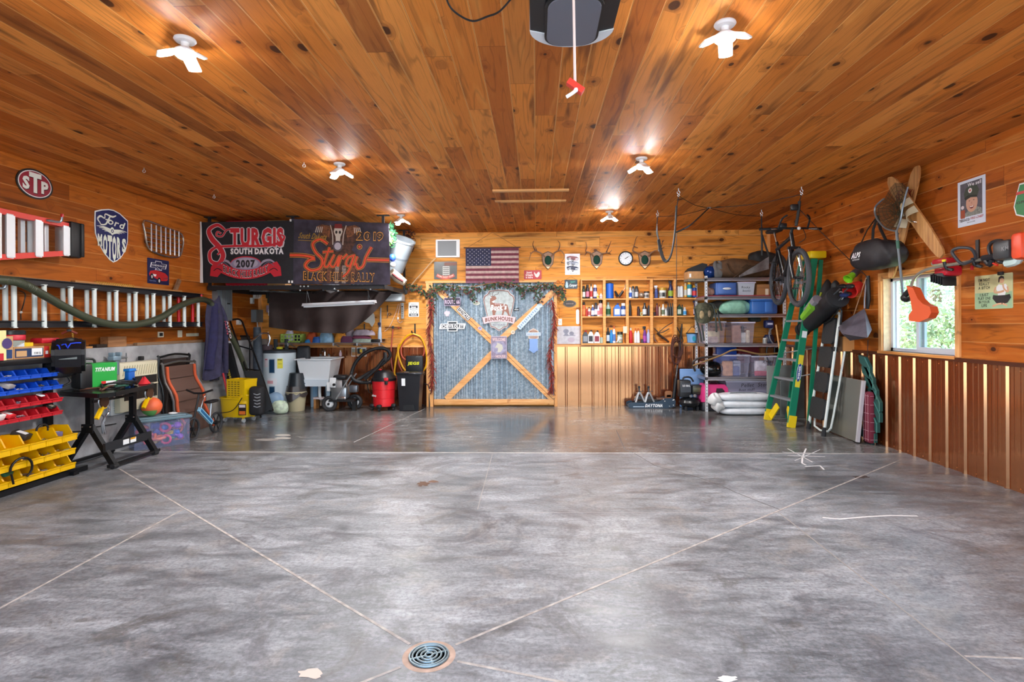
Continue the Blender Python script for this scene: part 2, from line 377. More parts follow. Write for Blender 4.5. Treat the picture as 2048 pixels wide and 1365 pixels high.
def concrete():
    t=NT('concrete_floor');x,y,z,g=t.pos()
    n1=t.noise(g,.75,6,.62,.6);n2=t.noise(t.vec(t.ma('MULTIPLY',x,1.),t.ma('MULTIPLY',y,3.2),0.),2.2,6,.68,.8);n3=t.noise(g,46,4,.7);n4=t.noise(t.vec(x,y,4.),2.3,5,.7,1.2)
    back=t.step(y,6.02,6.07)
    mid=t.step(t.ma('ABSOLUTE',t.ma('SUBTRACT',x,.6)),.8,5.2,1.,0.)
    n5=t.noise(t.vec(t.ma('MULTIPLY',x,5.),t.ma('MULTIPLY',y,16.),2.),1.,5,.75,1.5);n6=t.noise(t.vec(x,y,9.),1.1,6,.72,2.)
    s=t.ma('ADD',t.ma('ADD',t.ma('MULTIPLY',n1,.40),t.ma('MULTIPLY',n2,.35)),t.ma('MULTIPLY',n5,.25))
    col=t.ramp(s,(.36,'434549'),(.44,'5f6165'),(.51,'7b7d82'),(.58,'96989d'),(.68,'b6b8be'))
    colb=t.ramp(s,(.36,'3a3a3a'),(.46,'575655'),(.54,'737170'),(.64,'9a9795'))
    pinkd=t.mix(t.step(n4,.52,.66,0.,.40),col,lin('8f8781'))
    pinkd=t.mix(t.step(n6,.50,.34,0.,.60),pinkd,lin('48454a'))
    pinkd=t.mix(t.step(n4,.44,.30,0.,.55),pinkd,lin('4a453f'))
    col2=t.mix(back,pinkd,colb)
    col2=t.mix(t.step(n3,.38,.56,.34,0.),col2,lin('303036'));col2=t.mix(t.step(n3,.60,.75,0.,.3),col2,lin('c8c6cc'))
    t.set(t.p.inputs['Base Color'],col2)
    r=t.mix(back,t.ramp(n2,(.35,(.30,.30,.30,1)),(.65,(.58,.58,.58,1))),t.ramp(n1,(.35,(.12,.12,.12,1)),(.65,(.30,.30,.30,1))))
    t.set(t.p.inputs['Roughness'],r);t.bump(t.ma('ADD',t.ma('MULTIPLY',n3,.25),t.ma('MULTIPLY',n2,.6)),.25,.004);return t.m
CONC=concrete()
STEMC=c('a3a3a6',.8,0,.28,.35,sc=5)
MORT=c('a29a95',.85,0,.3)
fl=N('floor',kind='structure');fl.flat=True
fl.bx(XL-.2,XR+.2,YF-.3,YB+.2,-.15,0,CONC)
def joint(a,b,w=.014,mat=MORT,nm='control_joint'):
    a,b=V((a[0],a[1],0)),V((b[0],b[1],0));q=fl.p(nm);q.flat=True;q.beam(a+Z3*.0008,b+Z3*.0008,w,.0016,mat)
P=lambda x,y:FL(x,y)
DR=P(858,1313)
def toward(a,b,k):d=(b-a).normalized();return a+d*k
for e in((238,938),(1800,921)):q=P(*e);joint(toward(DR,q,.13),q)
q=P(1020,1345);joint(toward(DR,q,.13),toward(DR,q,1.9))
q=P(760,1352);joint(toward(DR,q,.13),toward(DR,q,1.9))
YJ=P(900,906).y;joint((XS,YJ),(XR-.02,YJ),.02,c('aca7a3',.8,0,.2));joint(P(365,1020),P(-60,1250));joint(P(708,885),P(850,818),.010);joint(P(985,908),P(955,1020),.006,c('9a9490',.8))
joint(P(1555,1024),P(1990,1365),.008,c('8f8884',.8));joint((P(985,1026).x,P(985,1026).y),P(1555,1026),.004,c('a09a98',.8));joint(P(1930,1314),P(2048,1318),.012)
cr=fl.p('crack');cr.flat=True
pts=[P(*p)for p in((1232,860),(1250,900),(1268,907),(1310,932),(1395,955),(1445,973),(1470,985),(1515,1003),(1562,1021))]
for a,b in zip(pts,pts[1:]):cr.beam(a+Z3*.0008,b+Z3*.0008,.007,.0012,c('5d5958',.8))
ck=fl.p('chalk_mark');ck.flat=True;CHK=c('d6d3d2',.9)
def floorline(pp,w):
    q=[P(*p)for p in pp]
    for a,b in zip(q,q[1:]):ck.beam(a+Z3*.001,b+Z3*.001,w,.001,CHK)
floorline([(1645,1036),(1680,1039),(1740,1034),(1780,1032),(1835,1033)],.016)
floorline([(1612,898),(1605,915),(1604,927),(1612,931)],.016);floorline([(1610,934),(1640,932),(1648,940)],.014);floorline([(1565,905),(1640,908)],.01);floorline([(1575,912),(1650,914)],.01);floorline([(1590,922),(1640,900)],.008);floorline([(1575,898),(1625,925)],.008)
st=fl.p('paint_spill');st.flat=True;SP=c('b9b4ad',.6)
def blob(cx,cy,rx,ry,mat,n=20,jit=.25):
    q=[P(cx+rx*math.cos(a)*(1+random.uniform(-jit,jit)),cy+ry*math.sin(a)*(1+random.uniform(-jit,jit)))for a in[2*math.pi*i/n for i in range(n)]]
    st.add([(p.x,p.y,.0012)for p in q],[tuple(range(n))],mat)
blob(566,871,15,2.2,SP,16,.1);blob(566,877,16,2,SP,16,.1);blob(535,880,26,2.5,c('8f8a86',.6),20,.2);blob(415,884,28,2.5,c('8f8a86',.6),20,.2)
blob(845,969,12,4,c('5c4436',.9),16,.5);blob(868,964,9,2,c('6a5040',.9),12,.5);blob(1722,955,16,2.5,c('3a2c26',.9),16,.4);blob(620,1349,26,10,c('c5b3a8',.8),18,.3);blob(1455,1359,20,6,c('d0ccc8',.8),16,.3)
# drain
dr=N('floor_drain','round metal floor drain with curved slots near the front of the concrete','drain')
g=dr.p('rim');g.lathe([(.085,.0005),(.10,.003),(.112,.0005)],c('a98f80',.8,0,.2),T(DR.x,DR.y,0),32)
g=dr.p('grate');g.lathe([(.0,.002),(.084,.002)],c('1d2225',.8),T(DR.x,DR.y,0),32)
for r in(.016,.034,.052,.07,.082):
    g.tube([V((DR.x+r*math.cos(a*math.pi/14),DR.y+r*math.sin(a*math.pi/14),.005))for a in range(28)],.0045,c('7d8d93',.4,.5),6,closed=True)
for k in range(4):a=math.radians(25+90*k);g.beam(DR+V((math.cos(a)*.01,math.sin(a)*.01,.005)),DR+V((math.cos(a)*.084,math.sin(a)*.084,.005)),.008,.004,c('7d8d93',.4,.5))
# ceiling
ce=N('ceiling',kind='structure');ce.flat=True;ce.bx(XL-.2,XR+.2,YF-.3,YB+.2,ZC,ZC+.2,PINE_C)
# walls
ZW=1.04
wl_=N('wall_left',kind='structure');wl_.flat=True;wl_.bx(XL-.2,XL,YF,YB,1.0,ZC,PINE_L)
g=wl_.p('concrete_stem_wall');g.flat=True;g.bx(XL-.2,XS,YF,YB-.01,0,1.175,STEMC)
wb=N('wall_back',kind='structure');wb.flat=True;wb.bx(XL-.2,XR+.2,YB,YB+.2,0,ZC,PINE_B)
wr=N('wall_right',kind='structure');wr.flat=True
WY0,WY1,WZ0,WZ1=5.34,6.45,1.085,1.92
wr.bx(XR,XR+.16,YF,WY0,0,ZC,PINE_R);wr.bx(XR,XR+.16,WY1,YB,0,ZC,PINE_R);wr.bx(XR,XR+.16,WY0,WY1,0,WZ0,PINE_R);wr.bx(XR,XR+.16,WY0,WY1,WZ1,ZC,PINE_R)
wf=N('wall_front',kind='structure');wf.flat=True
wf.bx(XL-.2,OPX0,YF-.2,YF,0,ZC,PINE_B);wf.bx(OPX1,XR+.2,YF-.2,YF,0,ZC,PINE_B);wf.bx(OPX0,OPX1,YF-.2,YF,OPZ,ZC,PINE_B)
# ribbed steel wainscot
def steel():
    t=NT('brown_ribbed_steel');x,y,z,g=t.pos();n=t.noise(t.vec(t.ma('MULTIPLY',x,9.),t.ma('MULTIPLY',y,9.),t.ma('MULTIPLY',z,.7)),1,3)
    t.set(t.p.inputs['Base Color'],t.mix(n,lin('54240f'),lin('6a3016')));t.p.inputs['Roughness'].default_value=.3
    gl=t.n('BsdfGlossy');gl.inputs['Color'].default_value=lin('f2ae74');gl.inputs['Roughness'].default_value=.14;ms=t.n('MixShader');ms.inputs[0].default_value=.42
    t.t.links.new(t.p.outputs[0],ms.inputs[1]);t.t.links.new(gl.outputs[0],ms.inputs[2]);t.t.links.new(ms.outputs[0],t.t.nodes['Material Output'].inputs[0]);t.bump(n,.10,.02);return t.m
RIBM=steel()
def ribbed(node,fp,u0,u1,ph,z0,z1,h=.020):
    """fp(u, h) -> (x, y): profile extruded upwards"""
    pit=.2286;prof=[]
    k=math.floor((u0-ph)/pit)-1
    while ph+k*pit<u1+pit:
        cc=ph+k*pit
        for du,hh in((-.021,0),(-.010,h),(.010,h),(.021,0),(.066,0),(.075,.0006),(.092,.0006),(.101,0),(.128,0),(.137,.0006),(.154,.0006),(.163,0)):prof.append((cc+du,hh))
        k+=1
    prof=[p for p in prof if u0<=p[0]<=u1];prof=[(u0,0)]+prof+[(u1,0)]
    vs=[]
    for u,hh in prof:x,y=fp(u,hh+.002);vs+=[(x,y,z0),(x,y,z1)]
    node.add(vs,[(2*i,2*i+2,2*i+3,2*i+1)for i in range(len(prof)-1)],RIBM);node.flat=True
phB=BW(1158.7,700).x;phR=RW(1860.5,740).y
DX0,DX1=BW(868,700).x,BW(1108,700).x
g=wb.p('ribbed_steel_wainscot');ribbed(g,lambda u,h:(u,YB-.004-h),XL+.16,DX0-.13,phB,0,ZW)
g=wb.p('ribbed_steel_wainscot');ribbed(g,lambda u,h:(u,YB-.004-h),DX1+.02,XR-.02,phB,0,ZW)
g=wr.p('ribbed_steel_wainscot');ribbed(g,lambda u,h:(XR-.004-h,u),YF,YB-.03,phR,0,ZW)
g=wr.p('screw_head',kind='stuff')
k=YF+.1
while k<YB-.1:
    for zz in(.03,1.0):g.sph((XR-.007,k+(phR-YF)%.2286,zz),(.003,.006,.006),c('c9844c',.3,.5),6)
    k+=.2286
g=wb.p('wainscot_cap');g.bx(XL,DX0-.13,YB-.03,YB,ZW-.02,ZW+.012,TRIMX);g.bx(DX1+.03,XR,YB-.03,YB,ZW-.02,ZW+.012,TRIMX)
g=wr.p('wainscot_cap');g.bx(XR-.03,XR,YF,YB-.03,ZW-.005,ZW+.03,c('4e2410',.3))
# corner boards
for i,(x,y0)in enumerate(((XL+.012,YB-.05),(XR-.03,YB-.045))):
    t_=N('trim_%d'%(i+1),kind='structure');t_.bx(x-.012,x+.03,YB-.045,YB-.001,ZW+.03,ZC-.001,TRIM)
# window in the right wall
w1=N('window_1',kind='structure');w1.mat0=TRIM
cz=.055
g=w1.p('casing');g.bx(XR-.02,XR,WY1,WY1+cz,WZ0-.01,WZ1+cz,TRIM);g.bx(XR-.02,XR,WY0-cz,WY0,WZ0-.01,WZ1+cz,TRIM);g.bx(XR-.021,XR,WY0-cz,WY1+cz,WZ1,WZ1+cz,TRIMY)
g=w1.p('sill');g.bx(XR-.035,XR+.11,WY0-.01,WY1+cz,WZ0-.03,WZ0,TRIMY)
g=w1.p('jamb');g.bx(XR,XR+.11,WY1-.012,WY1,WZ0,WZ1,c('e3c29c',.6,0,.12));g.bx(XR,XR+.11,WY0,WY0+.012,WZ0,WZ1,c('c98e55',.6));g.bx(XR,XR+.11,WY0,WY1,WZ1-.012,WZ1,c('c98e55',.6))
VIN=c('c8ccd6',.4)
g=w1.p('frame');a,b,z0,z1=WY0+.012,WY1-.012,WZ0,WZ1-.012;x0,x1=XR+.08,XR+.14
g.bx(x0,x1,a,a+.04,z0,z1,VIN);g.bx(x0,x1,b-.04,b,z0,z1,VIN);g.bx(x0,x1,a,b,z0,z0+.035,VIN);g.bx(x0,x1,a,b,z1-.035,z1,VIN)
ym=AX(1839,600,XR+.1).y
s1=w1.p('sash');s1.bx(x0+.005,x0+.03,ym-.01,ym+.03,z0+.03,z1-.03,VIN);s1.bx(x0+.005,x0+.03,ym-.01,a+.05,z0+.03,z0+.06,VIN);s1.bx(x0+.005,x0+.03,a+.04,a+.065,z0+.03,z1-.03,VIN)
s2=w1.p('sash');s2.bx(x0+.032,x0+.058,ym-.055,ym-.01,z0+.03,z1-.03,c('9aa0ac',.4));s2.bx(x0+.032,x0+.058,b-.055,b-.04,z0+.03,z1-.03,VIN)
GLS=NT('window_glass');tb=GLS.n('BsdfTransparent');gb=GLS.n('BsdfGlossy');ms=GLS.n('MixShader');gb.inputs['Roughness'].default_value=.02;ms.inputs[0].default_value=.06;tb.inputs[0].default_value=(.93,1,.99,1)
GLS.t.links.new(tb.outputs[0],ms.inputs[1]);GLS.t.links.new(gb.outputs[0],ms.inputs[2]);GLS.t.links.new(ms.outputs[0],GLS.t.nodes['Material Output'].inputs[0])
g=s1.p('pane');g.bx(x0+.014,x0+.018,a+.05,ym,z0+.05,z1-.03,GLS.m)
g=s2.p('pane');g.bx(x0+.042,x0+.046,ym-.02,b-.04,z0+.03,z1-.03,GLS.m)
# ---------------------------------------------------------------- outdoors
gr=N('ground',kind='structure');gr.flat=True
GRS=c('a9b27c',.9,0,.35,sc=.6)
gr.add([(XR+.3,-60,-.3),(140,-60,-.3),(140,160,-3.2),(XR+.3,160,-3.2)],[(0,1,2,3)],GRS)
dw=N('driveway',kind='structure');dw.flat=True;dw.bx(-14,12,-30,YF-.3,-.2,-.01,c('cfccc6',.85,0,.12,sc=3))
ho=N('neighbour_house','pale grey house with a low roof seen through the window','house')
HC=A(1798,640,42);g=ho.p('wall');g.bx(HC.x-2,HC.x+8,42,52,-2.5,2.0,c('c9cdcb',.8));g=ho.p('roof')
g.add([(HC.x-3.2,41,1.9),(HC.x+9,41,1.9),(HC.x+9,47,4.0),(HC.x-1.5,47,4.0),(HC.x-3.2,53,1.9),(HC.x+9,53,1.9)],[(0,1,2,3),(3,2,5,4),(0,3,4),(1,5,2)],c('b9bcc2',.8))
g=ho.p('garage_door');g.bx(HC.x-.6,HC.x+1.9,41.96,42,-2.3,1.0,c('b4b9b7',.7));g.flat=True
LEAF=c('a3b090',.9,0,.5,sc=2);LEAF2=c('b2be98',.9,0,.5,sc=2)
def cloud(g,c0,r,n,s,mat):
    vs,fs=[],[]
    for i in range(n):
        u=V((random.gauss(0,1),random.gauss(0,1),random.gauss(0,1))).normalized()*(random.random()**.33);p=V(c0)+V((u.x*r[0],u.y*r[1],u.z*r[2]))
        a=V((random.uniform(-1,1),random.uniform(-1,1),random.uniform(-1,1))).normalized()*s;b_=V((random.uniform(-1,1),random.uniform(-1,1),random.uniform(-1,1))).normalized()*s
        k=len(vs);vs+=[p,p+a,p+a+b_,p+b_];fs.append((k,k+1,k+2,k+3))
    g.add(vs,fs,mat)
for px,py,Y,h,w,lb,mt in((1872,580,15,4.6,1.9,'tall loose pine filling the right pane of the window',LEAF),(1812,672,11,1.6,1.0,'low round bush at the bottom of the left pane',LEAF2),(1770,680,12.4,1.4,1.3,'small bush at the lower left corner of the window',LEAF2),
                            (1797,602,60,6,2.2,'distant tree above the pale house roof',LEAF),(1777,604,72,5,1.6,'distant tree left of the pale house roof',LEAF),(1885,690,9,1.2,.8,'bush at the lower right corner of the window',LEAF2),(1826,630,18,3.0,1.0,'young pine behind the window mullion',LEAF)):
    p=A(px,py,Y);t_=N('tree',lb,'tree','trees outside the window');g=t_.p('trunk');gz=-.35-(Y*.013);g.cyl((p.x,Y,gz),(p.x,Y,p.z),.07*w,c('6d5a4a',.9),n=7)
    g=t_.p('crown',kind='stuff');cloud(g,(p.x,Y,p.z),(w,w,h*.5),int(2000+2400*(w>1.5)),.055*max(1,Y/13),mt);cloud(g,(p.x+w*.3,Y,p.z+h*.2),(w*.5,w*.5,h*.3),600,.05*max(1,Y/13),mt)
# ================================================================ left wall
RED=c('c3202c',.35);REDP=c('d21f26',.4);BLU=c('1350c8',.38);YEL=c('e8b400',.38);CARD=c('b98a5c',.85,0,.12);CARDL=c('caa070',.85)
def sign(name,label,cat,M,w,h,mat,r=.01,t=.004,group=None):
    n=N(name,label,cat,group,M=M);n.flat=True;n.pr(rrect(w,h,r),Matrix(),t,mat,-.002);return n
I4=Matrix()
# --- oval sign
M,w,h=rL(32,106,339,398);n=N('wall_sign','red oval STP sign with black and white border high on the left wall','sign',M=M);n.flat=True
n.pr(circ(w/2,40,h/2),I4,.006,c('14151a',.4));n.fl(circ(w*.455,40,h*.445),I4,WHITE,.0065);n.fl(circ(w*.43,40,h*.415),I4,c('9a1a34',.35),.0075)
for dx,dy,m_ in((.006,-.006,c('14151a')),(0,0,c('eef2ee'))):
    w_=.009 if dx else .0105
    n.tx('S',I4,h*.38,m_,w_,'x',-w*.25+dx,-h*.02+dy,sx=.95);n.tx('T',I4,h*.60,m_,w_,'x',0+dx,h*.04+dy,sx=.8);n.tx('P',I4,h*.38,m_,w_,'x',w*.25+dx,-h*.05+dy,sx=.95)
# --- red step ladder hung flat
X0=XL+.20
n=N('step_ladder','red fibreglass step ladder with aluminium steps hung sideways on the left wall','ladder')
g=n.p('rail');g.beam((X0,4.0,2.41),(X0,5.38,2.41),.07,.05,c('e0382c',.4));g=n.p('rail');g.beam((X0,4.0,1.90),(X0,5.38,2.15),.07,.05,c('e0382c',.4))
g=n.p('end_cap','black plastic ladder top');g.rb((X0,5.37,2.275),(.12,.13,.36),.02,BLACK);g.rb((X0+.02,5.43,2.28),(.11,.04,.34),.01,BLACK)
for px in(-20,8,66,122):
    y=AX(px,500,X0).y;zb=1.90+(y-4.1)/1.6*.255;g=n.p('step','ribbed aluminium step');g.bx(X0-.05,X0+.04,y-.012,y+.05,zb+.02,2.40,ALU);g.bx(X0+.03,X0+.045,y-.02,y+.06,zb+.03,2.39,c('dfe2e6',.4,.4))
for px in(50,97):
    y=AX(px,500,X0-.03).y;zb=1.92+(y-4.1)/1.6*.255;g=n.p('brace');g.bx(X0-.08,X0-.05,y-.02,y+.025,zb,2.40,c('dfe2e6',.4,.4))
for px,py,lb in((120,430,'grey steel ladder hook with red tip holding the red step ladder'),(8,562,'grey steel ladder hook with red tip at the left picture edge'),(400,586,'grey steel ladder hook near the hanging coverall')):
    a=AX(px,py+14,X0+.09);n=N('ladder_hook',lb,'hook','ladder hooks on the left wall');g=n.p('arm');g.tube([(XL+.002,a.y-.12,a.z),(a.x-.05,a.y-.08,a.z),(a.x,a.y,a.z),(a.x+.02,a.y,a.z+.05)],.011,STEEL,sm=4);n.p('tip').tube([(a.x+.02,a.y,a.z+.045),(a.x+.022,a.y,a.z+.075)],.013,RED)
# --- shield sign
M,w,h=rL(189,256,419,525);n=N('wall_sign','dark blue Ford Motors shield sign with wings on the left wall','sign',M=M);n.flat=True
def shield(k,q=0):return[(x*w*.5*k,y*h*.5*k)for x,y in([(math.sin(a)*1.0,.80+.20*math.cos(a*1.57/1.0))for a in[-1+i*.2 for i in range(11)]][0:0]+[(-.98,.78),(-.6,.90),(-.2,.985),(.1,1.0),(.5,.93),(1,.72),(1.0,.2),(.98,-.1),(.86,-.42),(.6,-.72),(.3,-.92),(.08,-1.0),(-.15,-.92),(-.5,-.68),(-.8,-.35),(-.97,-.02),(-1.0,.3)])]
n.pr(shield(1),I4,.005,WHITE);n.fl(shield(.955),I4,c('1a2460',.3),.0065)
CR=c('e8ecdf',.5)
n.tx('ord',I4,h*.13,CR,.008,'b',w*.10,h*.26,sh=.35,fit=w*.50,rot=-6)
n.line([(-.36*w,.20*h),(-.42*w,.26*h),(-.34*w,.32*h),(-.22*w,.30*h),(-.20*w,.38*h),(.0,.36*h),(.12*w,.40*h)],[.01,.02,.022,.012,.014,.022,.01],I4,CR,.008,sm=5)
n.line([(-.05*w,.37*h),(-.12*w,.28*h),(-.20*w,.19*h),(-.33*w,.17*h),(-.36*w,.21*h)],[.014,.024,.018,.012,.01],I4,CR,.0085,sm=5);n.line([(-.2*w,.28*h),(-.03*w,.29*h)],.012,I4,CR,.008)
for s_ in(-1,1):
    for k,(l,yy)in enumerate(((.40,.115),(.33,.092),(.25,.070),(.18,.05))):n.line([(s_*.05*w,yy*h),(s_*(.05+l*.5)*w,(yy+.022)*h),(s_*(.05+l)*w,(yy+.012)*h)],[.014,.013,.004],I4,CR,.008,sm=3)
n.fl(circ(w*.06,16,h*.075),T(0,h*.09,0),CR,.0086);n.ring(w*.02,w*.04,T(0,h*.09,0),c('1a2460'),.0092)
for ch,fx,hh,top in zip('MOTORS',(-.36,-.21,-.07,.06,.20,.36),(.20,.34,.42,.42,.36,.24),(-.02,)*6):n.tx(ch,I4,h*hh,CR,.008,'x',w*fx,h*(top-hh/2),fit=w*.125)
# --- chrome grille
M,w,h=rL(289,367,452,512,.03);n=N('car_grille','chrome oval car grille with square bars mounted on the left wall','grille',M=M)
OUT=[(-.5,.5),(-.1,.48),(.3,.42),(.47,.34),(.5,.1),(.45,-.25),(.34,-.46),(0,-.5),(-.3,-.42),(-.42,-.3),(-.48,.1)]
n.p('frame').tube([(x*w,y*h,0)for x,y in OUT],.012,c('b9b2a8',.25,.9),sm=3,closed=True)
g=n.p('bars'); 
for i in range(1,8):x=-.47+.945*i/8;g.tube([(x*w,-.43*h,.012),(x*w,.44*h,.012)],.011,CHROME,n=6)
for i in range(1,6):y=-.42+.85*i/6;g.tube([(-.45*w,y*h,0),(.45*w,(y-.01)*h,0)],.006,c('8a8078',.3,.8),n=6)
# --- blue metal sign with a red car
M,w,h=rL(295,338,519,569);n=sign('metal_sign','blue Chevrolet sign with a red and white convertible on the left wall','sign',M,w,h,c('1b2350',.4))
def bowtie(n,x,y,W,H,mo,mi,wz):
    def o(k):a,b,cc,d=W/2*k,H/2*k,W*.19*k,H*.27*k;return[(-a,-d),(-cc,-d),(-cc,-b),(cc,-b),(cc,-d),(a-W*.06,-d),(a,d),(cc,d),(cc,b),(-cc,b),(-cc,d),(-a+W*.06,d)]
    for k,m_,zz in((1,mo,wz),(.90,mi,wz+.0008)):
        q=o(k);n.pr([(x+a,y+b)for a,b in q],I4,.0006,m_,zz)
bowtie(n,.0,h*.24,w*.78,h*.36,WHITE,c('1b2350'),.003);n.tx('CHEVROLET',I4,h*.07,WHITE,.0055,'b',0,h*.24,fit=w*.62)
def car(n,M,x,y,W,body,trim=WHITE,z=.004):
    n.fl([(x+a*W,y+b*W)for a,b in((-.5,.02),(-.44,.12),(-.2,.17),(.05,.15),(.35,.10),(.5,.0),(.5,-.12),(.42,-.18),(.1,-.2),(-.3,-.08),(-.46,-.06))],M,body,z)
    n.fl([(x+a*W,y+b*W)for a,b in((-.40,.03),(-.12,.02),(-.16,-.06),(-.34,-.04))],M,trim,z+.001);n.line([(x-.2*W,y+.17*W),(x-.08*W,y+.27*W),(x+.1*W,y+.2*W)],.006,M,trim,z+.001)
    for fx,fy in((-.36,-.08),(.02,-.2)):n.fl([(x+fx*W+a,y+fy*W+b)for a,b in circ(W*.09,14,W*.12)],M,c('15161a'),z+.0015);n.fl([(x+fx*W+a,y+fy*W+b)for a,b in circ(W*.045,12,W*.06)],M,c('c8c8cc'),z+.002)
    n.line([(x+.25*W,y-.1*W),(x+.48*W,y-.08*W)],.008,M,CHROME,z+.002)
car(n,I4,0,-h*.14,w*.88,c('c22a2c',.35));n.tx('Corvette',I4,h*.05,c('8fb0e0'),.004,'r',-w*.28,-h*.38,fit=w*.3)
# --- black extension ladder with white rungs
n=N('extension_ladder','long black extension ladder with white rungs hung level along the left wall','ladder')
BLK2=c('15161c',.4);WR=c('dfe8e6',.35)
def lad(o,x0,y0,pxs,xend,mt,r,zl,zh,lb):
    X=XL+o; 
    for z in(1.43,1.82):
        g=n.p('rail');g.bx(X-.015,X+.02,3.9,xend,z-.03,z+.03,BLK2);g.bx(X-.015,X+.045,3.9,xend,z-.032,z-.024,BLK2);g.bx(X-.015,X+.045,3.9,xend,z+.024,z+.032,BLK2)
    for px in pxs:
        y=AX(px,620,X).y;red=px in(353,381);g=n.p('rung','red rung' if red else None);g.cyl((X+.03,y,zl),(X+.03,y,zh),.021,c('d01826',.35)if red else WR,n=12);g.lathe([(.028,0),(.028,.006),(.0,.008)],WR,T(X+.03,y,zh-.002),12);g.lathe([(.028,0),(.028,.006)],WR,T(X+.03,y,zl-.004),12)
lad(.12,0,0,(4,63,120,168,213,253,289,323,353,381),7.55,WR,.02,1.445,1.805,'')
lad(.20,0,0,(21.5,82,135,183,227,266,302,335,364,392),7.5,WR,.02,1.40,1.80,'')
# --- green suction hose
HP=[LW(-60,560,.34),LW(10,561,.34),LW(45,568,.34),LW(90,592,.34),LW(140,620,.34),LW(185,640,.34),LW(230,650,.34),LW(275,649,.34),LW(320,636,.34),LW(360,612,.33),LW(395,600,.32),LW(418,604,.26),LW(436,628,.3),LW(458,665,.34),LW(480,710,.38),LW(496,755,.4),LW(505,795,.42)]
HP=catmull(HP,26);n=N('suction_hose','thick dark green ribbed hose draped over the ladder hooks on the left wall','hose')
n.tube(HP,[.036+.003*(i%2)for i in range(len(HP))],c('3c4230',.45),n=12)
LUM=lumber('weathered_board','a8703c','c28a50','7a4c24',ax='y');LUM2=lumber('grey_board','7a5c44','96755a','50382a',ax='y')
n=N('wood_board','long narrow light wood strip lying on top of the black extension ladder','board');a,b=LW(146,563,.16),LW(361,586,.16);n.beam((a.x,a.y,1.866),(b.x,b.y,1.866),.05,.022,LUM)
n=N('wood_block','short upright wood offcut beside the end of the strip above the ladder','wood block');a=LW(354,580,.06);n.beam((a.x,a.y-.05,1.86),(a.x,a.y+.05,2.03),.03,.05,LUM2)
n=N('rope','yellow and black rope wrapped round the strip on the ladder','rope');P0,P1=LW(190,570,.16),LW(264,578,.16);k=[(XL+.16+.028*math.cos(i*.9),P0.y+(P1.y-P0.y)*i/120,1.868+.02*math.sin(i*.9))for i in range(121)];n.tube(k,.006,c('c99a3c',.8),n=5)
n=N('rope','yellow and black rope end hanging below the extension ladder','rope');n.tube([LW(168,652,.2),LW(150,640,.2),LW(143,655,.2),LW(145,668,.2),LW(146,687,.16)],.007,c('c99a3c',.8,0,.5,sc=60),sm=5)
n=N('wire_hook','thin dark wire loop hanging on the wall behind the ladder rungs','wire');n.tube([LW(38,582,.02),LW(50,588,.03),LW(48,606,.03),LW(42,625,.03),LW(42,640,.03)],.005,c('2a2420'),sm=4);n.sph(LW(42,625,.04),.012,WHITE)
# --- on the concrete ledge
def ledge(name,lb,cat,x0,x1,h,mat,dx=(.03,.12),grp=None):
    a,b=AX(x0,685,XS-.06),AX(x1,685,XS-.06);n=N(name,lb,cat,grp);n.bx(XL+dx[0],XL+dx[1],a.y,b.y,1.176,1.176+h,mat);return n
ledge('wood_block','thick weathered wood block standing on the concrete ledge','wood block',211,248,.115,lumber('block_wood','8a5c38','a87850','5c3a20',ax='y'))
ledge('wood_board','long thin grey board lying on the concrete ledge','board',250,395,.02,LUM2,(.02,.07));ledge('wood_board','second thin board on the ledge in front of the long grey board','board',268,400,.035,LUM2,(.08,.13))
ledge('wood_block','flat light wood offcut on the concrete ledge behind the welder','wood block',150,180,.02,LUM)
ledge('hand_brush','dark bristled brush lying on the concrete ledge','brush',188,209,.035,c('2c2018',.9))
def plate(px0,px1,y0,y1,lb,cat='outlet',nm='wall_outlet',col='e8dfc8',hole=None,side='L',o=.004):
    M,w,h=(rL if side=='L' else rB)(px0,px1,y0,y1,o)if side=='L' else rB(px0,y0,px1,y1,o)
    n=sign(nm,lb,cat,M,w,h,c(col,.4),.006,.01)
    if hole:n.rc(-w*.3,-h*.3,w*.3,h*.3,I4,c(hole,.4),.0105)
    return n
plate(315,326,664,675,'black and white double outlet low on the left wall',hole='15171a');plate(355,363,661,675,'cream switch plate low on the left wall','switch','light_switch');plate(372,396,667,673,'long cream plate low on the left wall beside the coverall')
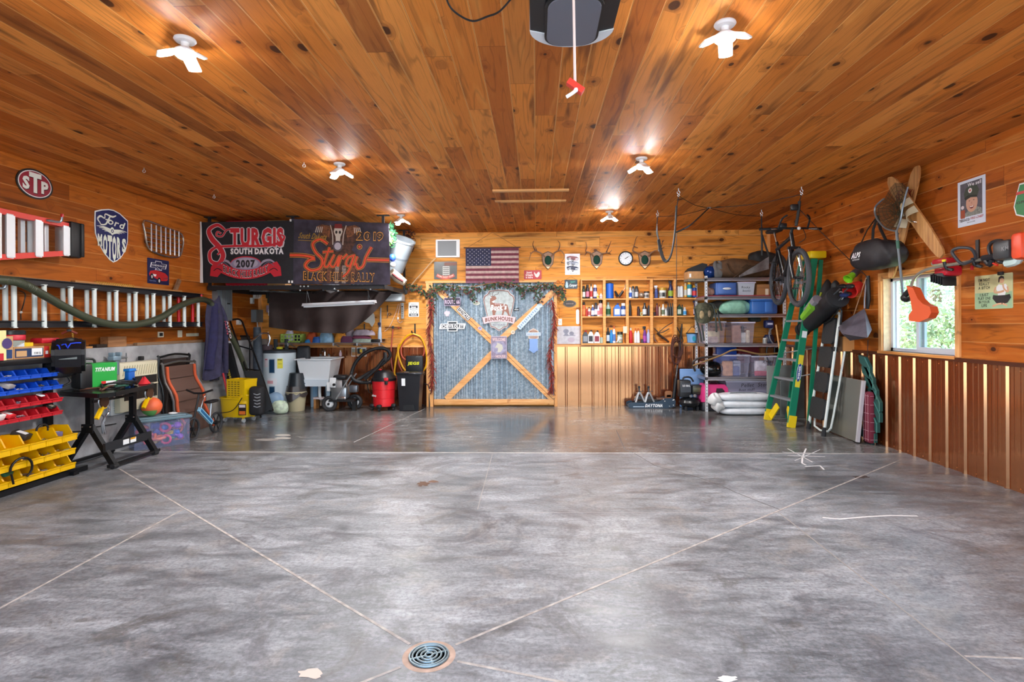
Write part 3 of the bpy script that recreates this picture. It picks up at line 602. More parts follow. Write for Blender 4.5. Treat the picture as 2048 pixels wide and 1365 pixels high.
# ================================================================ parts-bin rack
XF=-4.42
n=N('bin_rack','black steel rack holding rows of blue, red and yellow parts bins','rack')
for y in(4.05,5.07):
    g=n.p('post');g.bx(-4.66,-4.61,y-.03,y+.03,.03,1.08,BLKM);g=n.p('foot');g.bx(-4.70,-4.36,y-.03,y+.03,0,.035,BLKM)
g=n.p('bottom_rail');g.bx(-4.46,-4.40,3.95,5.25,.002,.05,BLKM)
g=n.p('shelf_top','black shelf board');g.rb((-4.565,4.52,1.10),(.27,1.2,.05),.006,BLKM)
for z in(.95,.83,.71,.59,.34,.205,.07):g=n.p('bin_rail');g.bx(-4.61,-4.595,4.0,5.09,z+.02,z+.05,BLKM)
def bin_(y,z,w,d,h,mat,label,grp):
    n=N('parts_bin',label,'bin',grp,M=T(-4.592,y,z));t=.004;hw=w/2-.002
    n.bx(0,d,-hw,hw,0,t,mat);n.bx(0,t,-hw,hw,0,h,mat)
    for s_ in(-1,1):
        q=[(0,0),(d,0),(d+.008,h*.42),(d*.80,h*.45),(d*.62,h),(0,h)]
        n.pr(q,fr((0,s_*hw-(.002 if s_>0 else-.002),0),X3,Z3),.004,mat,-.002)
        n.beam((0,s_*hw,h),(d*.62,s_*hw,h),.010,.006,mat);n.beam((d*.62,s_*hw,h),(d*.80,s_*hw,h*.45),.010,.006,mat)
    n.bx(d-.004,d+.002,-hw,hw,0,h*.42,mat);n.beam((d+.006,-hw,h*.42),(d+.006,hw,h*.42),.014,.008,mat);n.pr([(-hw*.8,h*.08),(hw*.8,h*.08),(hw*.8,h*.32),(-hw*.8,h*.32)],fr((d+.002,0,0),Y3,Z3),.002,mat)
    return n
ORD=['first','second','third','fourth','fifth','sixth','seventh','eighth']
BINY={}
for nm,z,mt,cnt,w,d,h,gp in(('blue|upper blue',.95,BLU,6,.108,.15,.075,'blue parts bins'),('blue|lower blue',.83,BLU,6,.108,.15,.075,'blue parts bins'),('red|upper red',.71,RED,6,.108,.15,.075,'red parts bins'),('red|lower red',.59,RED,6,.108,.15,.075,'red parts bins'),
                                ('yellow|top yellow',.34,YEL,5,.165,.24,.135,'yellow parts bins'),('yellow|middle yellow',.205,YEL,5,.165,.22,.12,'yellow parts bins'),('yellow|bottom yellow',.07,YEL,5,.165,.22,.12,'yellow parts bins')):
    cl,row=nm.split('|')
    for k in range(cnt):
        y=(5.01 if cl!='yellow' else 5.07)-w*(k+.5);bin_(y,z,w,d,h,mt,f'{cl} plastic parts bin, {ORD[k]} from the right in the {row} row',gp);BINY[row,k]=y
def bits(y,z,w,d,col,label,n_=14,s=.012,name='hardware_pile'):
    n=N(name,label,'hardware',None,'stuff')
    for i in range(n_):
        p=V((-4.592+.03+random.random()*(d-.06),y+random.uniform(-.35,.35)*w,z+.012+random.random()*.02));a=random.uniform(0,3.1);n.beam(p,p+V((math.cos(a),math.sin(a),random.uniform(-.2,.3)))*s*2.5,s*.5,s*.5,c(random.choice(col),.35,.6))
MET=['8f949b','b5b9c0','6a6d72','c8c4b8']
for row,k,z,w,d,cl,lb in(('top yellow',1,.345,.165,.2,['cfd0b8','a8b0a0','e0dcc8'],'clear bag of silver bolts heaped in the second bin of the top yellow row'),('middle yellow',1,.21,.165,.18,MET,'few bolts in the second bin of the middle yellow row'),('middle yellow',0,.22,.165,.2,['b8c8a8','d8d0b0','c89a60'],'screws heaped in the right end bin of the middle yellow row'),
                                ('middle yellow',2,.21,.165,.18,MET,'long bolts in the third bin of the middle yellow row'),('bottom yellow',0,.075,.165,.2,['7a6a50','b0a890','c8b888'],'flat metal strips in the right end bin of the bottom yellow row'),('bottom yellow',1,.075,.165,.18,MET,'grey fittings in the second bin of the bottom yellow row'),('bottom yellow',2,.075,.165,.18,['7a6a60','9a9088'],'brown fittings in the third bin of the bottom yellow row'),
                                ('upper blue',4,.955,.108,.12,['e8e8e8','a0a0a8'],'white clips in the fifth bin of the upper blue row'),('lower blue',0,.835,.108,.12,['3a3a3c','6a6a6c'],'dark fittings in the right end bin of the lower blue row'),('lower blue',1,.84,.108,.12,['d8c040','8a8a80'],'yellow and grey bits in the second bin of the lower blue row'),('lower blue',3,.84,.108,.12,['e8e8e8','c0c0c8'],'white bits in the fourth bin of the lower blue row'),
                                ('upper red',3,.715,.108,.12,['c8c8d0','a8a8b8'],'plastic bag bits in the fourth bin of the upper red row'),('lower red',3,.595,.108,.12,['e0e0e0','8a8a90'],'pins in the fourth bin of the lower red row')):
    bits(BINY[row,k],z,w,d,cl,lb,26 if 'bag' in lb else 12,.016 if w>.15 else .011)
def packet(y,z,sz,col,lb,mat2=None,rz=20,rx=25,nm='small_box',x=-4.50):
    n=N(nm,lb,'box',M=T(x,y,z,rz=rz,ry=rx));n.rb((0,0,0),sz,.003,c(col,.6)); 
    if mat2:n.bx(-sz[0]*.3,sz[0]*.3,-sz[1]*.3,sz[1]*.3,sz[2]/2,sz[2]/2+.002,mat2)
packet(BINY['lower blue',4]+.0,.91,(.09,.10,.03),'a8a29c','grey packet sticking up from the lower blue bins',c('d8d4d0'));packet(BINY['lower red',0],.665,(.05,.09,.02),'26231c','dark card packet standing in the right end bin of the lower red row',c('e0dcc0'),nm='card_packet')
packet(BINY['upper red',1],.785,(.05,.06,.01),'f0f0f0','white paper square in the second bin of the upper red row',nm='paper_slip');packet(BINY['top yellow',2],.46,(.12,.10,.05),'2c2620','black box with white label in the third bin of the top yellow row',WHITE)
packet(BINY['lower red',5],.67,(.12,.10,.05),'e8e8e8','white and yellow packet in the sixth bin of the lower red row',c('2a2a2a'));packet(BINY['lower red',4],.66,(.1,.09,.03),'d02028','red packet with white lettering in the fifth bin of the lower red row',WHITE)
packet(BINY['bottom yellow',3],.17,(.10,.09,.03),'1d6a4c','green box lying in the fourth bin of the bottom yellow row',WHITE,10,10)
packet(BINY['top yellow',0]+.0,.40,(.11,.06,.05),'7c78a8','purple and white tube box in the right end bin of the top yellow row',WHITE,70,5)
n=N('c_clamp','black C-shaped clamp hanging over the lower yellow bins','clamp');a=V((-4.36,BINY['middle yellow',3],.24));n.tube([a+V((.02,.1*math.cos(t),.09*math.sin(t)-.03))for t in[math.radians(q)for q in range(-60,200,20)]],.010,BLKM,n=7);n.tube([a+V((.02,-.09,-.05)),a+V((.02,-.07,-.14))],.008,BLKM)
n=N('hose_clamp_coil','black looped strap standing in the top yellow bins','strap');a=V((-4.48,BINY['top yellow',1]+.02,.47));n.tube([a+V((.0,.06*math.cos(t),.05*math.sin(t)))for t in[math.radians(q)for q in range(-20,200,20)]],.009,BLACK)
# --- on top of the rack
ZT=1.127
def fY(px,X=-4.47):return AX(px,690,X).y
n=N('cardboard_box','open cardboard box with blue print and white barcode label on the bin rack','box');a,b=fY(27),fY(88);n.bx(-4.68,-4.47,a,b,ZT,ZT+.105,CARD);g=n.p('printed_panel','dark blue printed panel');g.bx(-4.47,-4.468,a+.012,b-.01,ZT+.012,ZT+.09,c('1a3158',.6));g.bx(-4.468,-4.4665,fY(63),fY(84),ZT+.025,ZT+.088,WHITE);g.bx(-4.468,-4.4665,fY(32),fY(53),ZT+.02,ZT+.07,CARDL)
g.tx('33812',fr((-4.467,(fY(63)+fY(84))/2,ZT+.045),Y3),.018,c('202020'),.002,'b',fit=.07);g.flat=True
n=N('cardboard_box','tall cardboard box with blue band at the left picture edge on the bin rack','box');n.bx(-4.68,-4.47,4.3,fY(26),ZT,ZT+.20,CARDL);g=n.p('printed_panel','blue printed band');g.bx(-4.47,-4.468,4.3,fY(24),ZT+.01,ZT+.085,c('1f3f70',.6));g.bx(-4.47,-4.468,4.3,fY(17),ZT+.125,ZT+.15,c('26335a',.6))
n=N('product_box','white and yellow printed box in front of the tall cardboard box','box');n.bx(-4.455,-4.42,4.2,fY(8,-4.44),ZT,ZT+.25,c('e4dc9c',.6));g=n.p('printed_panel','red printed foot');g.bx(-4.42,-4.418,4.2,fY(7,-4.42),ZT,ZT+.06,c('c02030',.6));g.fl(circ(.045,14),fr((-4.418,4.45,ZT+.14),Y3),c('4a3a70'),.002)
n=N('plastic_tub','round clear and red tub with black lid on the bin rack','tub',M=T(-4.60,fY(20,-4.6),ZT));n.mat0=None
n.p('tub_body').lathe([(.09,0),(.098,.16)],c('9aa39c',.3));n.p('band').lathe([(.1,.17),(.105,.165),(.106,.20),(.1,.21)],c('c8243a',.35));n.p('lid').lathe([(.106,.212),(.107,.24),(.09,.25),(0,.25)],c('1e2226',.3));g=n.p('label_band');g.lathe([(.0962,.03),(.0995,.11)],c('c8d4dc',.4))
n=N('product_box','small red and yellow box on the bin rack beside the cardboard box','box');n.bx(-4.66,-4.48,fY(90),fY(105),ZT,ZT+.10,c('c02a24',.5));g=n.p('printed_panel','yellow stripe');g.bx(-4.48,-4.478,fY(101),fY(105),ZT+.03,ZT+.10,c('e0b020',.5));g.bx(-4.48,-4.478,fY(93),fY(98),ZT+.03,ZT+.06,WHITE)
n=N('product_box','thin yellow box lying on the cardboard box on the rack','box');n.box((-4.55,(fY(49)+fY(72))/2,ZT+.123),(.10,.12,.034),c('e6c21c',.5));n=N('plastic_tray','shallow red plastic tray on the bin rack near the welding helmet','tray');n.rb((-4.60,(fY(74,-4.6)+fY(106,-4.6))/2,ZT+.150),(.12,.19,.05),.012,c('c42030',.4))
n=N('paper_packet','white triangular packet beside the thin yellow box','packet');n.pr([(0,0),(.07,0),(.07,.035)],fr((-4.5,fY(36),ZT+.107),Y3),.02,c('d0d8e0',.5))
# welding helmet
h0=AX(138,708,-4.40);n=N('welding_helmet','black welding helmet with blue lightning hanging from the end of the rack','helmet',M=TV(h0,rz=32,s=.94))
FM=fr((0,0,0),V((.1,-1,0)),Z3);pf=[(-.10,-.15),(.02,-.20),(.10,-.13),(.14,-.01),(.13,.05),(.05,.13),(-.06,.15),(-.12,.08)]
g=n.p('shell');g.flat=True;g.pr([(a*.88,b*.9)for a,b in pf],FM,.03,c('131418',.3),.10);g.pr(pf,FM,.20,c('16171c',.25),-.10);g.pr([(a*.88,b*.9)for a,b in pf],FM,.03,c('131418',.3),-.13)
g=n.p('lens_window');g.add([(.134,-.05,-.07),(.134,.0,-.07),(.128,.0,.07),(.128,-.05,.07)],[(0,1,2,3)],c('0c0d10',.1),FM)
g=n.p('lightning_print','blue lightning streaks')
for q in(((-.10,.075,.11),(-.02,.10,.105),(0,.12,.06),(.02,.095,.10),(.05,.085,.09)),((.06,.125,.05),(.07,.10,.085),(.085,.09,.09))):g.tube([FM@V((b,c_,a))for a,b,c_ in((p[0],p[1]+.02,p[2])for p in q)],.006,c('1c48e8',.3),sm=2)
g=n.p('headband');g.tube([(.1*math.cos(a),.1*math.sin(a)*.8+.02,.10+.05*math.sin(a))for a in[math.radians(q)for q in range(0,181,15)]],.012,BLACK);g.tube([(-.06,.03,.2),(0,.02,.23),(.06,.03,.2)],.012,c('7a2c18'),sm=3);g.rb((0,.02,.235),(.04,.03,.025),.006,BLACK)
n=N('backpack','black bag with blue trim hanging below the welding helmet','bag',M=TV(AX(118,735,-4.5)));n.rb((0,0,-.02),(.16,.2,.16),.05,c('1b1c22',.7),seg=3);n.p('strap').tube([(0,.05,-.05),(.04,.08,-.14),(.02,.02,-.18)],.01,BLACK,sm=3)
# ================================================================ welding table
TX=lambda z:None
n=N('welding_table','black folding steel welding table with A-shaped legs in front of the concrete wall','table')
TZ=.775
g=n.p('table_top');q=[(-4.10,5.02),(-4.04,5.14),(-4.20,5.90),(-4.27,5.98),(-4.58,5.98),(-4.64,5.9),(-4.69,5.28),(-4.62,5.20)]
g.pr(q,T(0,0,TZ-.035),.035,c('24221f',.22,.7,.35)); 
for a,b in zip(q,q[1:]+q[:1]):g.beam((a[0],a[1],TZ-.02),(b[0],b[1],TZ-.02),.02,.042,BLKM)
n.p('edge_bolt').tube([(-4.06,5.16,TZ-.05),(-4.06,5.16,TZ-.005)],.01,CHROME);n.p('edge_bolt').tube([(-4.09,5.3,TZ-.05),(-4.09,5.3,TZ-.005)],.01,CHROME)
for y,yf in((5.30,5.3),(5.88,5.9)):
    g=n.p('upright');g.beam((-4.42,y,.38),(-4.42,y,TZ-.04),.05,.05,BLKM)
    for dx in(-.26,.25):
        g=n.p('leg');g.beam((-4.42,y,.43),(-4.42+dx,y,.03),.05,.05,BLKM);g.cyl((-4.42+dx,y-.03,.025),(-4.42+dx,y+.03,.025),.025,RUB)
    g=n.p('clamp_bracket');g.rb((-4.42,y-.03,.40),(.12,.015,.09),.006,BLKM)
    for dx,dz in((-.04,.02),(.04,.02)):g.sph((-4.42+dx,y-.042,.40+dz),.008,CHROME,8)
for dx in(-.26,.25):n.p('foot_bar').beam((-4.42+dx,5.22,.04),(-4.42+dx,5.94,.04),.03,.03,BLKM)
n.p('cross_bar').beam((-4.40,5.30,.66),(-4.40,5.88,.66),.025,.025,BLKM)
g=n.p('step_plate','grey step plate with warning labels');g.beam((-4.25,5.27,.21),(-4.25,5.92,.21),.025,.085,c('2c2e32',.4,.3)); 
for y,m_ in((5.54,WHITE),(5.64,WHITE)):g.beam((-4.235,y-.04,.215),(-4.235,y+.04,.215),.003,.05,m_)
g.beam((-4.234,5.60,.232),(-4.234,5.67,.232),.003,.018,c('e0a020'))
for y,x,nm in((5.18,-4.18,'clamp under the near end of the welding table'),(5.86,-4.22,'clamp under the far end of the welding table')):
    k=N('bar_clamp','black and brown round '+nm,'clamp','clamps under the welding table',M=T(x,y,.68,rz=5));k.p('jaw').lathe([(.0,-.012),(.06,-.012),(.06,.012),(0,.012)],c('4a2c18',.5),Matrix.Rotation(math.pi/2,4,'Y'),18);k.p('spring').tube([(0,.07*math.cos(a),.07*math.sin(a))for a in[math.radians(v)for v in range(-200,20,20)]],.008,STEEL);g=k.p('handle','yellow handle');g.beam((0,-.02,-.05),(0,-.10,-.15),.03,.03,c('e8b800',.4));g.beam((0,.03,-.055),(0,-.03,-.06),.02,.025,c('e8b800',.4))
k=N('locking_pliers','chrome clamp pliers hanging from the upright of the welding table','clamp',M=T(-4.36,5.40,.48));g=k.p('frame');g.tube([(0,.0,.10),(0,.06,.12),(0,.07,.06),(0,.03,.02),(0,0,-.06),(0,.02,-.16)],.009,CHROME,sm=4);g=k.p('handle');g.tube([(0,-.02,.12),(0,-.04,.06),(0,.01,.01),(0,-.02,-.05),(0,-.01,-.15)],.009,STEEL,sm=4)
# things on the table
k=N('welder','green and black welding machine marked TITANIUM on the welding table','welder',M=T(-4.58,5.50,TZ+.002,rz=-30));W_,D_,H_=.19,.30,.26
g=k.p('case','green side panel');g.bx(.0,.20,-.06,.16,.02,H_,c('27a343',.35));g.flat=True
FR_=fr((.202,.05,H_*.5),Y3);g.tx('TITANIUM',FR_,.036,WHITE,.001,'x',.0,.065,fit=.17,sh=.2);g.rc(-.03,-.10,.10,-.055,FR_,WHITE,.001);g.rc(-.03,-.10,0.01,-.055,FR_,c('d02020'),.002)
g=k.p('front_panel','black control panel');g.rb((.11,-.11,.135),(.22,.11,.25),.02,c('16171a',.4));g.cyl((.11,-.165,.18),(.11,-.185,.18),.025,BLACK);g.cyl((.05,-.165,.1),(.05,-.185,.1),.02,c('333'))if False else None
k.p('carry_handle').tube([(.11,-.14,.25),(.11,-.13,.30),(.11,-.02,.30),(.11,.0,.26)],.012,BLACK,sm=3)
k=N('cable_coil','heap of black welding cables on the welding table','cable')
for i in range(5):
    a0=random.random()*6;k.tube([(-4.32+.09*math.cos(a+a0)*(1+.1*i),5.56+.22*math.sin(a+a0)*(1-.05*i),TZ+.015+.012*i+.01*math.sin(3*a))for a in[j*.45 for j in range(12)]],.010,c('1a1c1c',.5),sm=2)
k=N('wire_bundle','dark green coil of cord on the welding table','cord');k.tube([(-4.22+.04*math.cos(a),5.46+.08*math.sin(a),TZ+.02+.004*a/3)for a in[j*.6 for j in range(22)]],.006,c('1d5040',.6))
k=N('brown_cord','brown cord lying across the near end of the welding table','cord');k.tube([(-4.50,5.28,TZ+.01),(-4.35,5.32,TZ+.02),(-4.25,5.24,TZ+.01),(-4.3,5.41,TZ+.03),(-4.2,5.46,TZ+.02)],.010,c('6b4636',.7),sm=4)
k=N('wood_block','small light wood stick on the near end of the welding table','wood block');k.beam((-4.52,5.34,TZ+.02),(-4.40,5.44,TZ+.03),.03,.025,LUM)
k=N('bench_vise','small blue vise on the far end of the welding table','vise',M=T(-4.33,5.72,TZ+.002));g=k.p('body','blue body');g.rb((0,0,.10),(.05,.09,.10),.008,c('1c5fb8',.4));g.rb((0,0,.165),(.07,.10,.03),.006,c('2a7ad0',.4));g.bx(-.02,.02,-.04,-.01,.0,.06,c('1c5fb8'));g.bx(-.02,.02,.01,.04,0,.06,c('1c5fb8'));k.p('screw').tube([(0,.05,.14),(0,.11,.16)],.008,STEEL);k.p('base').lathe([(.03,0),(.02,.015),(0,.02)],CHROME)
k=N('shop_rag','crumpled red cloth on the far end of the welding table','rag');k.grid(lambda u,v:(-4.28+.05*math.cos(u*6.28)*(1-v*.85)*(1+.3*math.sin(9*u)),5.86+.07*math.sin(u*6.28)*(1-v*.85),TZ+.004+.07*v+.012*math.sin(14*u)*v),26,5,c('c8222c',.8),cu=True)
k=N('bench_vise','pale blue steel vise behind the welder on the concrete ledge side','vise',M=TV(AX(232,717,-4.62)));g=k.p('body');g.rb((0,-.02,.0),(.07,.12,.05),.01,c('8fa8b8',.35,.4));g.rb((0,-.06,.045),(.06,.03,.04),.006,c('8fa8b8',.35,.4));g.rb((0,.04,.045),(.06,.03,.04),.006,c('8fa8b8',.35,.4));g.cyl((0,0,-.03),(0,0,-.18),.03,c('7a8c98',.4,.4));k.p('screw').tube([(0,.05,0),(0,.16,0)],.012,STEEL);k.p('handle').tube([(0,.15,-.05),(0,.15,.05)],.006,CHROME)
# gas heater on the stem wall
X1=XS+.10;a,b=AX(238,720,X1).y,AX(315,760,X1).y
k=N('wall_heater','beige vented gas wall heater with black grille on the concrete wall','heater');BEI=c('d6cfb4',.5)
z0,z1=.44,1.0
g=k.p('housing');g.rb(((XS+X1)/2+.01,(a+b)/2,(z0+z1)/2),(X1-XS+.0,b-a,z1-z0),.02,BEI); 
for i in range(14):y=a+.04+(b-a-.10)*i/13;g.beam((X1+.012,y+.03,z1-.04),(X1+.012,y,z1-.15),.010,.008,c('bfb89c',.5))
g=k.p('grille','black slotted grille');g.bx(X1,X1+.016,a+.06,b-.03,z0+.13,z1-.17,c('181512',.6)); 
for i in range(22):y=a+.08+(b-a-.13)*i/21;g.bx(X1+.016,X1+.02,y,y+.006,z0+.14,z1-.28,c('2d2621',.5))
g.bx(X1+.016,X1+.03,a+.06,b-.03,z1-.28,z1-.265,BEI);k.p('control_panel').bx(X1+.008,X1+.016,b-.28,b-.05,z0+.04,z0+.09,c('c2bca2',.5));k.p('flue_cap').rb((XS+.05,(a+b)/2+.1,z1+.03),(.05,.05,.05),.01,BLACK)
M,w,h=rL(218,245,781,830,XS-XL+.03);k=N('control_box','small white louvred box low on the concrete wall under the heater','box',M=M);k.pr(rrect(w,h,.015),I4,.05,c('d4dce0',.45),-.035);g=k.p('louvre_panel'); 
for i in range(7):g.bx(-w*.3,w*.3,-h*.32+i*h*.09,-h*.30+i*h*.09,.015,.02,c('aab4ba',.4))
k=N('power_cable','thin black cable running low along the concrete wall','cable');k.tube([AX(133,865,XS+.012),AX(170,862,XS+.012),AX(185,856,XS+.012),AX(232,848,XS+.012)],.006,BLACK,sm=4)
# --- toy bin
a,b=V((-4.53,6.05,0)),V((-4.17,6.48,0));u=(b-a).normalized();M=fr(a,u,V((-u.y,u.x,0)));Lb=(b-a).length;D=.24
k=N('storage_tote','clear plastic tote full of coloured toys with a blue-grey lid by the welding table','storage bin',M=M)
CLR=c('a8b4e0',.15,a=.13)
g=k.p('tub');t=.004
for q in((0,Lb,0,t,0,.30),(0,Lb,D-t,D,0,.30),(0,t,0,D,0,.30),(Lb-t,Lb,0,D,0,.30),(0,Lb,0,D,0,t)):g.bx(*q,CLR)
for i in range(5):g.bx(Lb*(i+.5)/5-.006,Lb*(i+.5)/5+.006,-.006,0,.01,.28,CLR)
g=k.p('lid','blue-grey lid');g.rb((Lb/2,D/2,.325),(Lb+.05,D+.05,.035),.01,c('5d7682',.45));g.rb((Lb/2,D/2,.345),(Lb-.06,D-.05,.02),.008,c('68828e',.45))
TOY=['f0702c','e8c02c','2a64d8','d83a6a','3aa05a','8a48c0','f08050','3a3f9a','e04848']
for i in range(26):
    x,y,z=random.uniform(.06,Lb-.06),random.uniform(.05,D-.05),.05+.2*(i/26);s_=random.uniform(.04,.065);col=TOY[i%9]
    k2=N('toy',['orange','yellow','blue','pink','green','purple','light orange','dark blue','red'][i%9]+' plastic toy jumbled in the clear tote','toy','toys in the clear tote',M=M@T(x,y,z,rz=i*50,rx=i*31))
    if i%3==0:k2.tube([(s_*math.cos(a_),s_*math.sin(a_),0)for a_ in[j*.628 for j in range(10)]],s_*.3,c(col,.4),closed=True)
    elif i%3==1:k2.rb((0,0,0),(s_*1.6,s_,s_*.8),.008,c(col,.4));k2.cyl((-s_*.4,0,s_*.3),(-s_*.4,0,s_*.7),s_*.25,c(col,.4));k2.cyl((s_*.4,0,s_*.3),(s_*.4,0,s_*.7),s_*.25,c(col,.4))
    else:k2.sph((0,0,0),s_*.8,c(col,.4),10);k2.cyl((0,0,0),(0,s_*1.4,0),s_*.3,c(col,.4))
bl=M@V((.20,.12,.36+.108));k=N('basketball','orange, green and blue basketball resting on the toy tote lid','ball');k.sph(bl,.108,c('e8683a',.5),24)
g=k.p('green_panel','green panel');g.add([tuple(bl+V((.1095*math.sin(t_)*math.cos(p_),.1095*math.sin(t_)*math.sin(p_),.1095*math.cos(t_))))for t_ in[1.9+.2*i for i in range(6)]for p_ in[-2.6+.22*j for j in range(11)]],[(i*11+j,(i+1)*11+j,(i+1)*11+j+1,i*11+j+1)for i in range(5)for j in range(10)],c('5f9a50',.5))
g=k.p('blue_panel','dark blue panel');g.add([tuple(bl+V((.1093*math.sin(t_)*math.cos(p_),.1093*math.sin(t_)*math.sin(p_),.1093*math.cos(t_))))for t_ in[.7+.2*i for i in range(9)]for p_ in[-3.3+.16*j for j in range(8)]],[(i*8+j,(i+1)*8+j,(i+1)*8+j+1,i*8+j+1)for i in range(8)for j in range(7)],c('2c3048',.5))
k=N('charging_cord','small coil of white cord on the toy tote lid','cord');k.tube([tuple(M@V((.42+.04*math.cos(a_),.10+.05*math.sin(a_)+.004*a_,.365)))for a_ in[j*.6 for j in range(24)]],.004,WHITE,n=6)
# --- folding lounge chairs
def lounger(lb,X0,X1,y0,y1,yt0,yt1,zt,fab,edge,frame):
    k=N('folding_lounge_chair',lb,'lounge chair','folded lounge chairs against the concrete wall');A_,B_,C_,D_=V((X0,y0,.02)),V((X0,y1,.02)),V((X1,yt1,zt)),V((X1,yt0,zt))
    def P(u,v):a=A_.lerp(B_,u);b=D_.lerp(C_,u);q=a.lerp(b,v);return q+V((.02*math.sin(v*14)+.0,0,0))
    k.p('fabric').grid(lambda u,v:tuple(P(.06+.88*u,.03+.94*v)),6,24,fab,t=.02)
    for u_ in(0,1):k.p('frame_tube').tube([P(u_,v/8)+V((.0,0,0))for v in range(9)]+[P(u_,1)+V((-.02,0,.02))],.014,frame)
    for u_ in(.08,.92):k.p('edge_trim').tube([P(u_,.03+v*.94/12)+V((.014,0,0))for v in range(13)],.018,edge)
    k.p('frame_tube').tube([P(0,1),P(.5,1.03),P(1,1)],.014,frame,sm=3)
    for v in(.3,.48,.62,.8):k.p('seam').tube([P(.12,v)+V((.012,0,0)),P(.88,v)+V((.012,0,0))],.003,c('3f302a'))
lounger('folded brown lounge chair with orange edging leaning by the toy tote',-4.42,-4.60,6.74,7.42,6.60,7.24,.93,c('63493f',.8),c('d05a32',.7),c('8c8e90',.3,.8))
lounger('folded dark brown padded chair behind the orange-edged lounge chair',-4.56,-4.66,6.66,7.16,6.62,7.22,1.02,c('33241e',.85),c('221813',.8),BLKM)
# --- balance bike
k=N('balance_bike','small black and blue childs bicycle leaning in front of the lounge chair','bicycle',M=T(-4.25,-.14,0));BB=k
for y,r in((6.80,.13),(7.30,.125)):
    g=k.p('wheel');g.tube([(0,y+r*math.cos(a),r+.002+r*math.sin(a)-.012*0)for a in[j*math.pi/14 for j in range(28)]],.016,c('2a2c30',.6),closed=True);g.cyl((-.02,y,r),(.02,y,r),.025,BLACK)
    for j in range(6):a=j*math.pi/3;g.beam((0,y,r),(0,y+(r-.01)*math.cos(a),r+(r-.01)*math.sin(a)),.008,.012,BLACK)
g=k.p('frame','blue and white frame');g.beam((0,6.93,.36),(0,7.20,.14),.03,.06,c('8fc4e0',.4));g.beam((.018,6.95,.345),(.018,7.18,.155),.004,.03,c('2a6a9a',.4));g.tube([(0,7.20,.14),(0,7.30,.125)],.014,BLACK)
k.p('fork').tube([(0,6.80,.13),(0,6.86,.33),(0,6.92,.50),(0,6.93,.56)],.013,BLACK,sm=3);k.p('handlebar').tube([(-.17,6.95,.60),(-.05,6.92,.56),(.05,6.92,.56),(.17,6.95,.60)],.013,BLACK);k.p('saddle').rb((0,7.20,.42),(.09,.2,.035),.015,BLACK);k.p('seat_post').tube([(0,7.16,.16),(0,7.20,.41)],.012,STEEL);k.p('brake_lever').tube([(.02,6.93,.37),(.03,6.99,.50),(.03,7.03,.53)],.008,CHROME,sm=3)
# --- coverall
MA=AX(425,680,XL+.22)
k=N('coverall','dark blue work coverall hanging from a hook on the left wall','coverall',M=T(MA.x,MA.y,0));NAV=c('35324e',.85,0,.22)
def cov(u,v):   # u across (y), v down
    wd=.06+.17*min(1,v*3.2)**.6+.03*v;return(.05*math.sin(u*13+v*3)*min(1,v*3)+.09*math.sin(u*math.pi),(u-.5)*2*wd,1.80-1.12*v-.04*math.sin(u*9))
k.p('body').grid(cov,30,24,NAV,t=.012)
k.p('sleeve').tube([(.06,.06,1.72),(.10,.12,1.50),(.09,.15,1.20),(.08,.17,.95),(.08,.18,.72)],[.05,.075,.08,.075,.07],NAV,n=14,sm=4,flat=.55);k.p('sleeve').tube([(.06,-.06,1.72),(.08,-.12,1.50),(.07,-.14,1.20),(.06,-.17,.98),(.05,-.17,.80)],[.05,.07,.08,.07,.065],c('2a2850',.85,0,.2),n=14,sm=4,flat=.55)
g=k.p('back_print','faded white and red lettering');g.tx('AUTO',fr((.185,.10,1.35),V((.15,.1,-1)),V((0,1,.1))),.045,c('c8b4c0'),.001,'x',fit=.26);g.tx('PARTS',fr((.175,.05,1.38),V((.15,.1,-1)),V((0,1,.1))),.03,c('c05060'),.001,'x',fit=.2)
k.p('inner_shirt').grid(lambda u,v:(.02*math.sin(u*11),(u-.5)*.26+.05,.98-.36*v),12,6,c('1c1c2a',.9),t=.01)
k=N('push_broom','red broom handle standing beside the mop bucket','broom');k.tube([(-4.50,7.93,.25),(-4.56,7.86,.72)],.014,c('b8202c',.4))
# --- electrical
M,w,h=rL(424,453,573,642,.0);k=N('breaker_panel','grey electrical breaker panel on the left wall by the coverall','electrical panel',M=M);k.pr(rrect(w,h,.01),I4,.09,c('7a828a',.4,.2));g=k.p('door');g.pr(rrect(w*.72,h*.93,.01),T(w*.10,0,0),.012,c('868e96',.4,.2),.09); 
for i in range(4):g.bx(-.02+i*.045,-.012+i*.045,-h*.42,h*.42,.102,.106,c('6c747c',.4,.2))
k.p('latch').bx(w*.08,w*.26,-h*.02,h*.02,.102,.112,BLACK)
M,w,h=rL(502,516,620,645,.0);k=N('disconnect_box','small grey electrical disconnect box near the back left corner','electrical box',M=M);k.pr(rrect(w,h,.01),I4,.09,c('76828a',.4,.2));k.p('conduit').tube([(0,-h/2,.045),(.02,-h/2-.12,.04),(-.03,-h/2-.24,.03)],.011,c('c8ccd0',.4),sm=3)
for x0,x1,y0,y1,lb in((506,510,582,598,'leftmost white controller box high in the back left corner'),(511,514,582,598,'second slim white controller box high in the back left corner'),(515,519,583,597,'third pale controller box high in the back left corner'),(500,504,596,608,'cream plate below the white controller boxes'),(472,478,639,650,'cream outlet plate behind the black tube frame')):
    M,w,h=rL(x0,x1,y0,y1,.0);k=N('controller_box',lb,'electrical box','small boxes in the back left corner',M=M);k.pr(rrect(w,h,.006),I4,.04,c('dfe3e4',.4));k.p('cover').pr(rrect(w*.7,h*.5,.004),I4,.004,c('b8bec4',.4),.04)
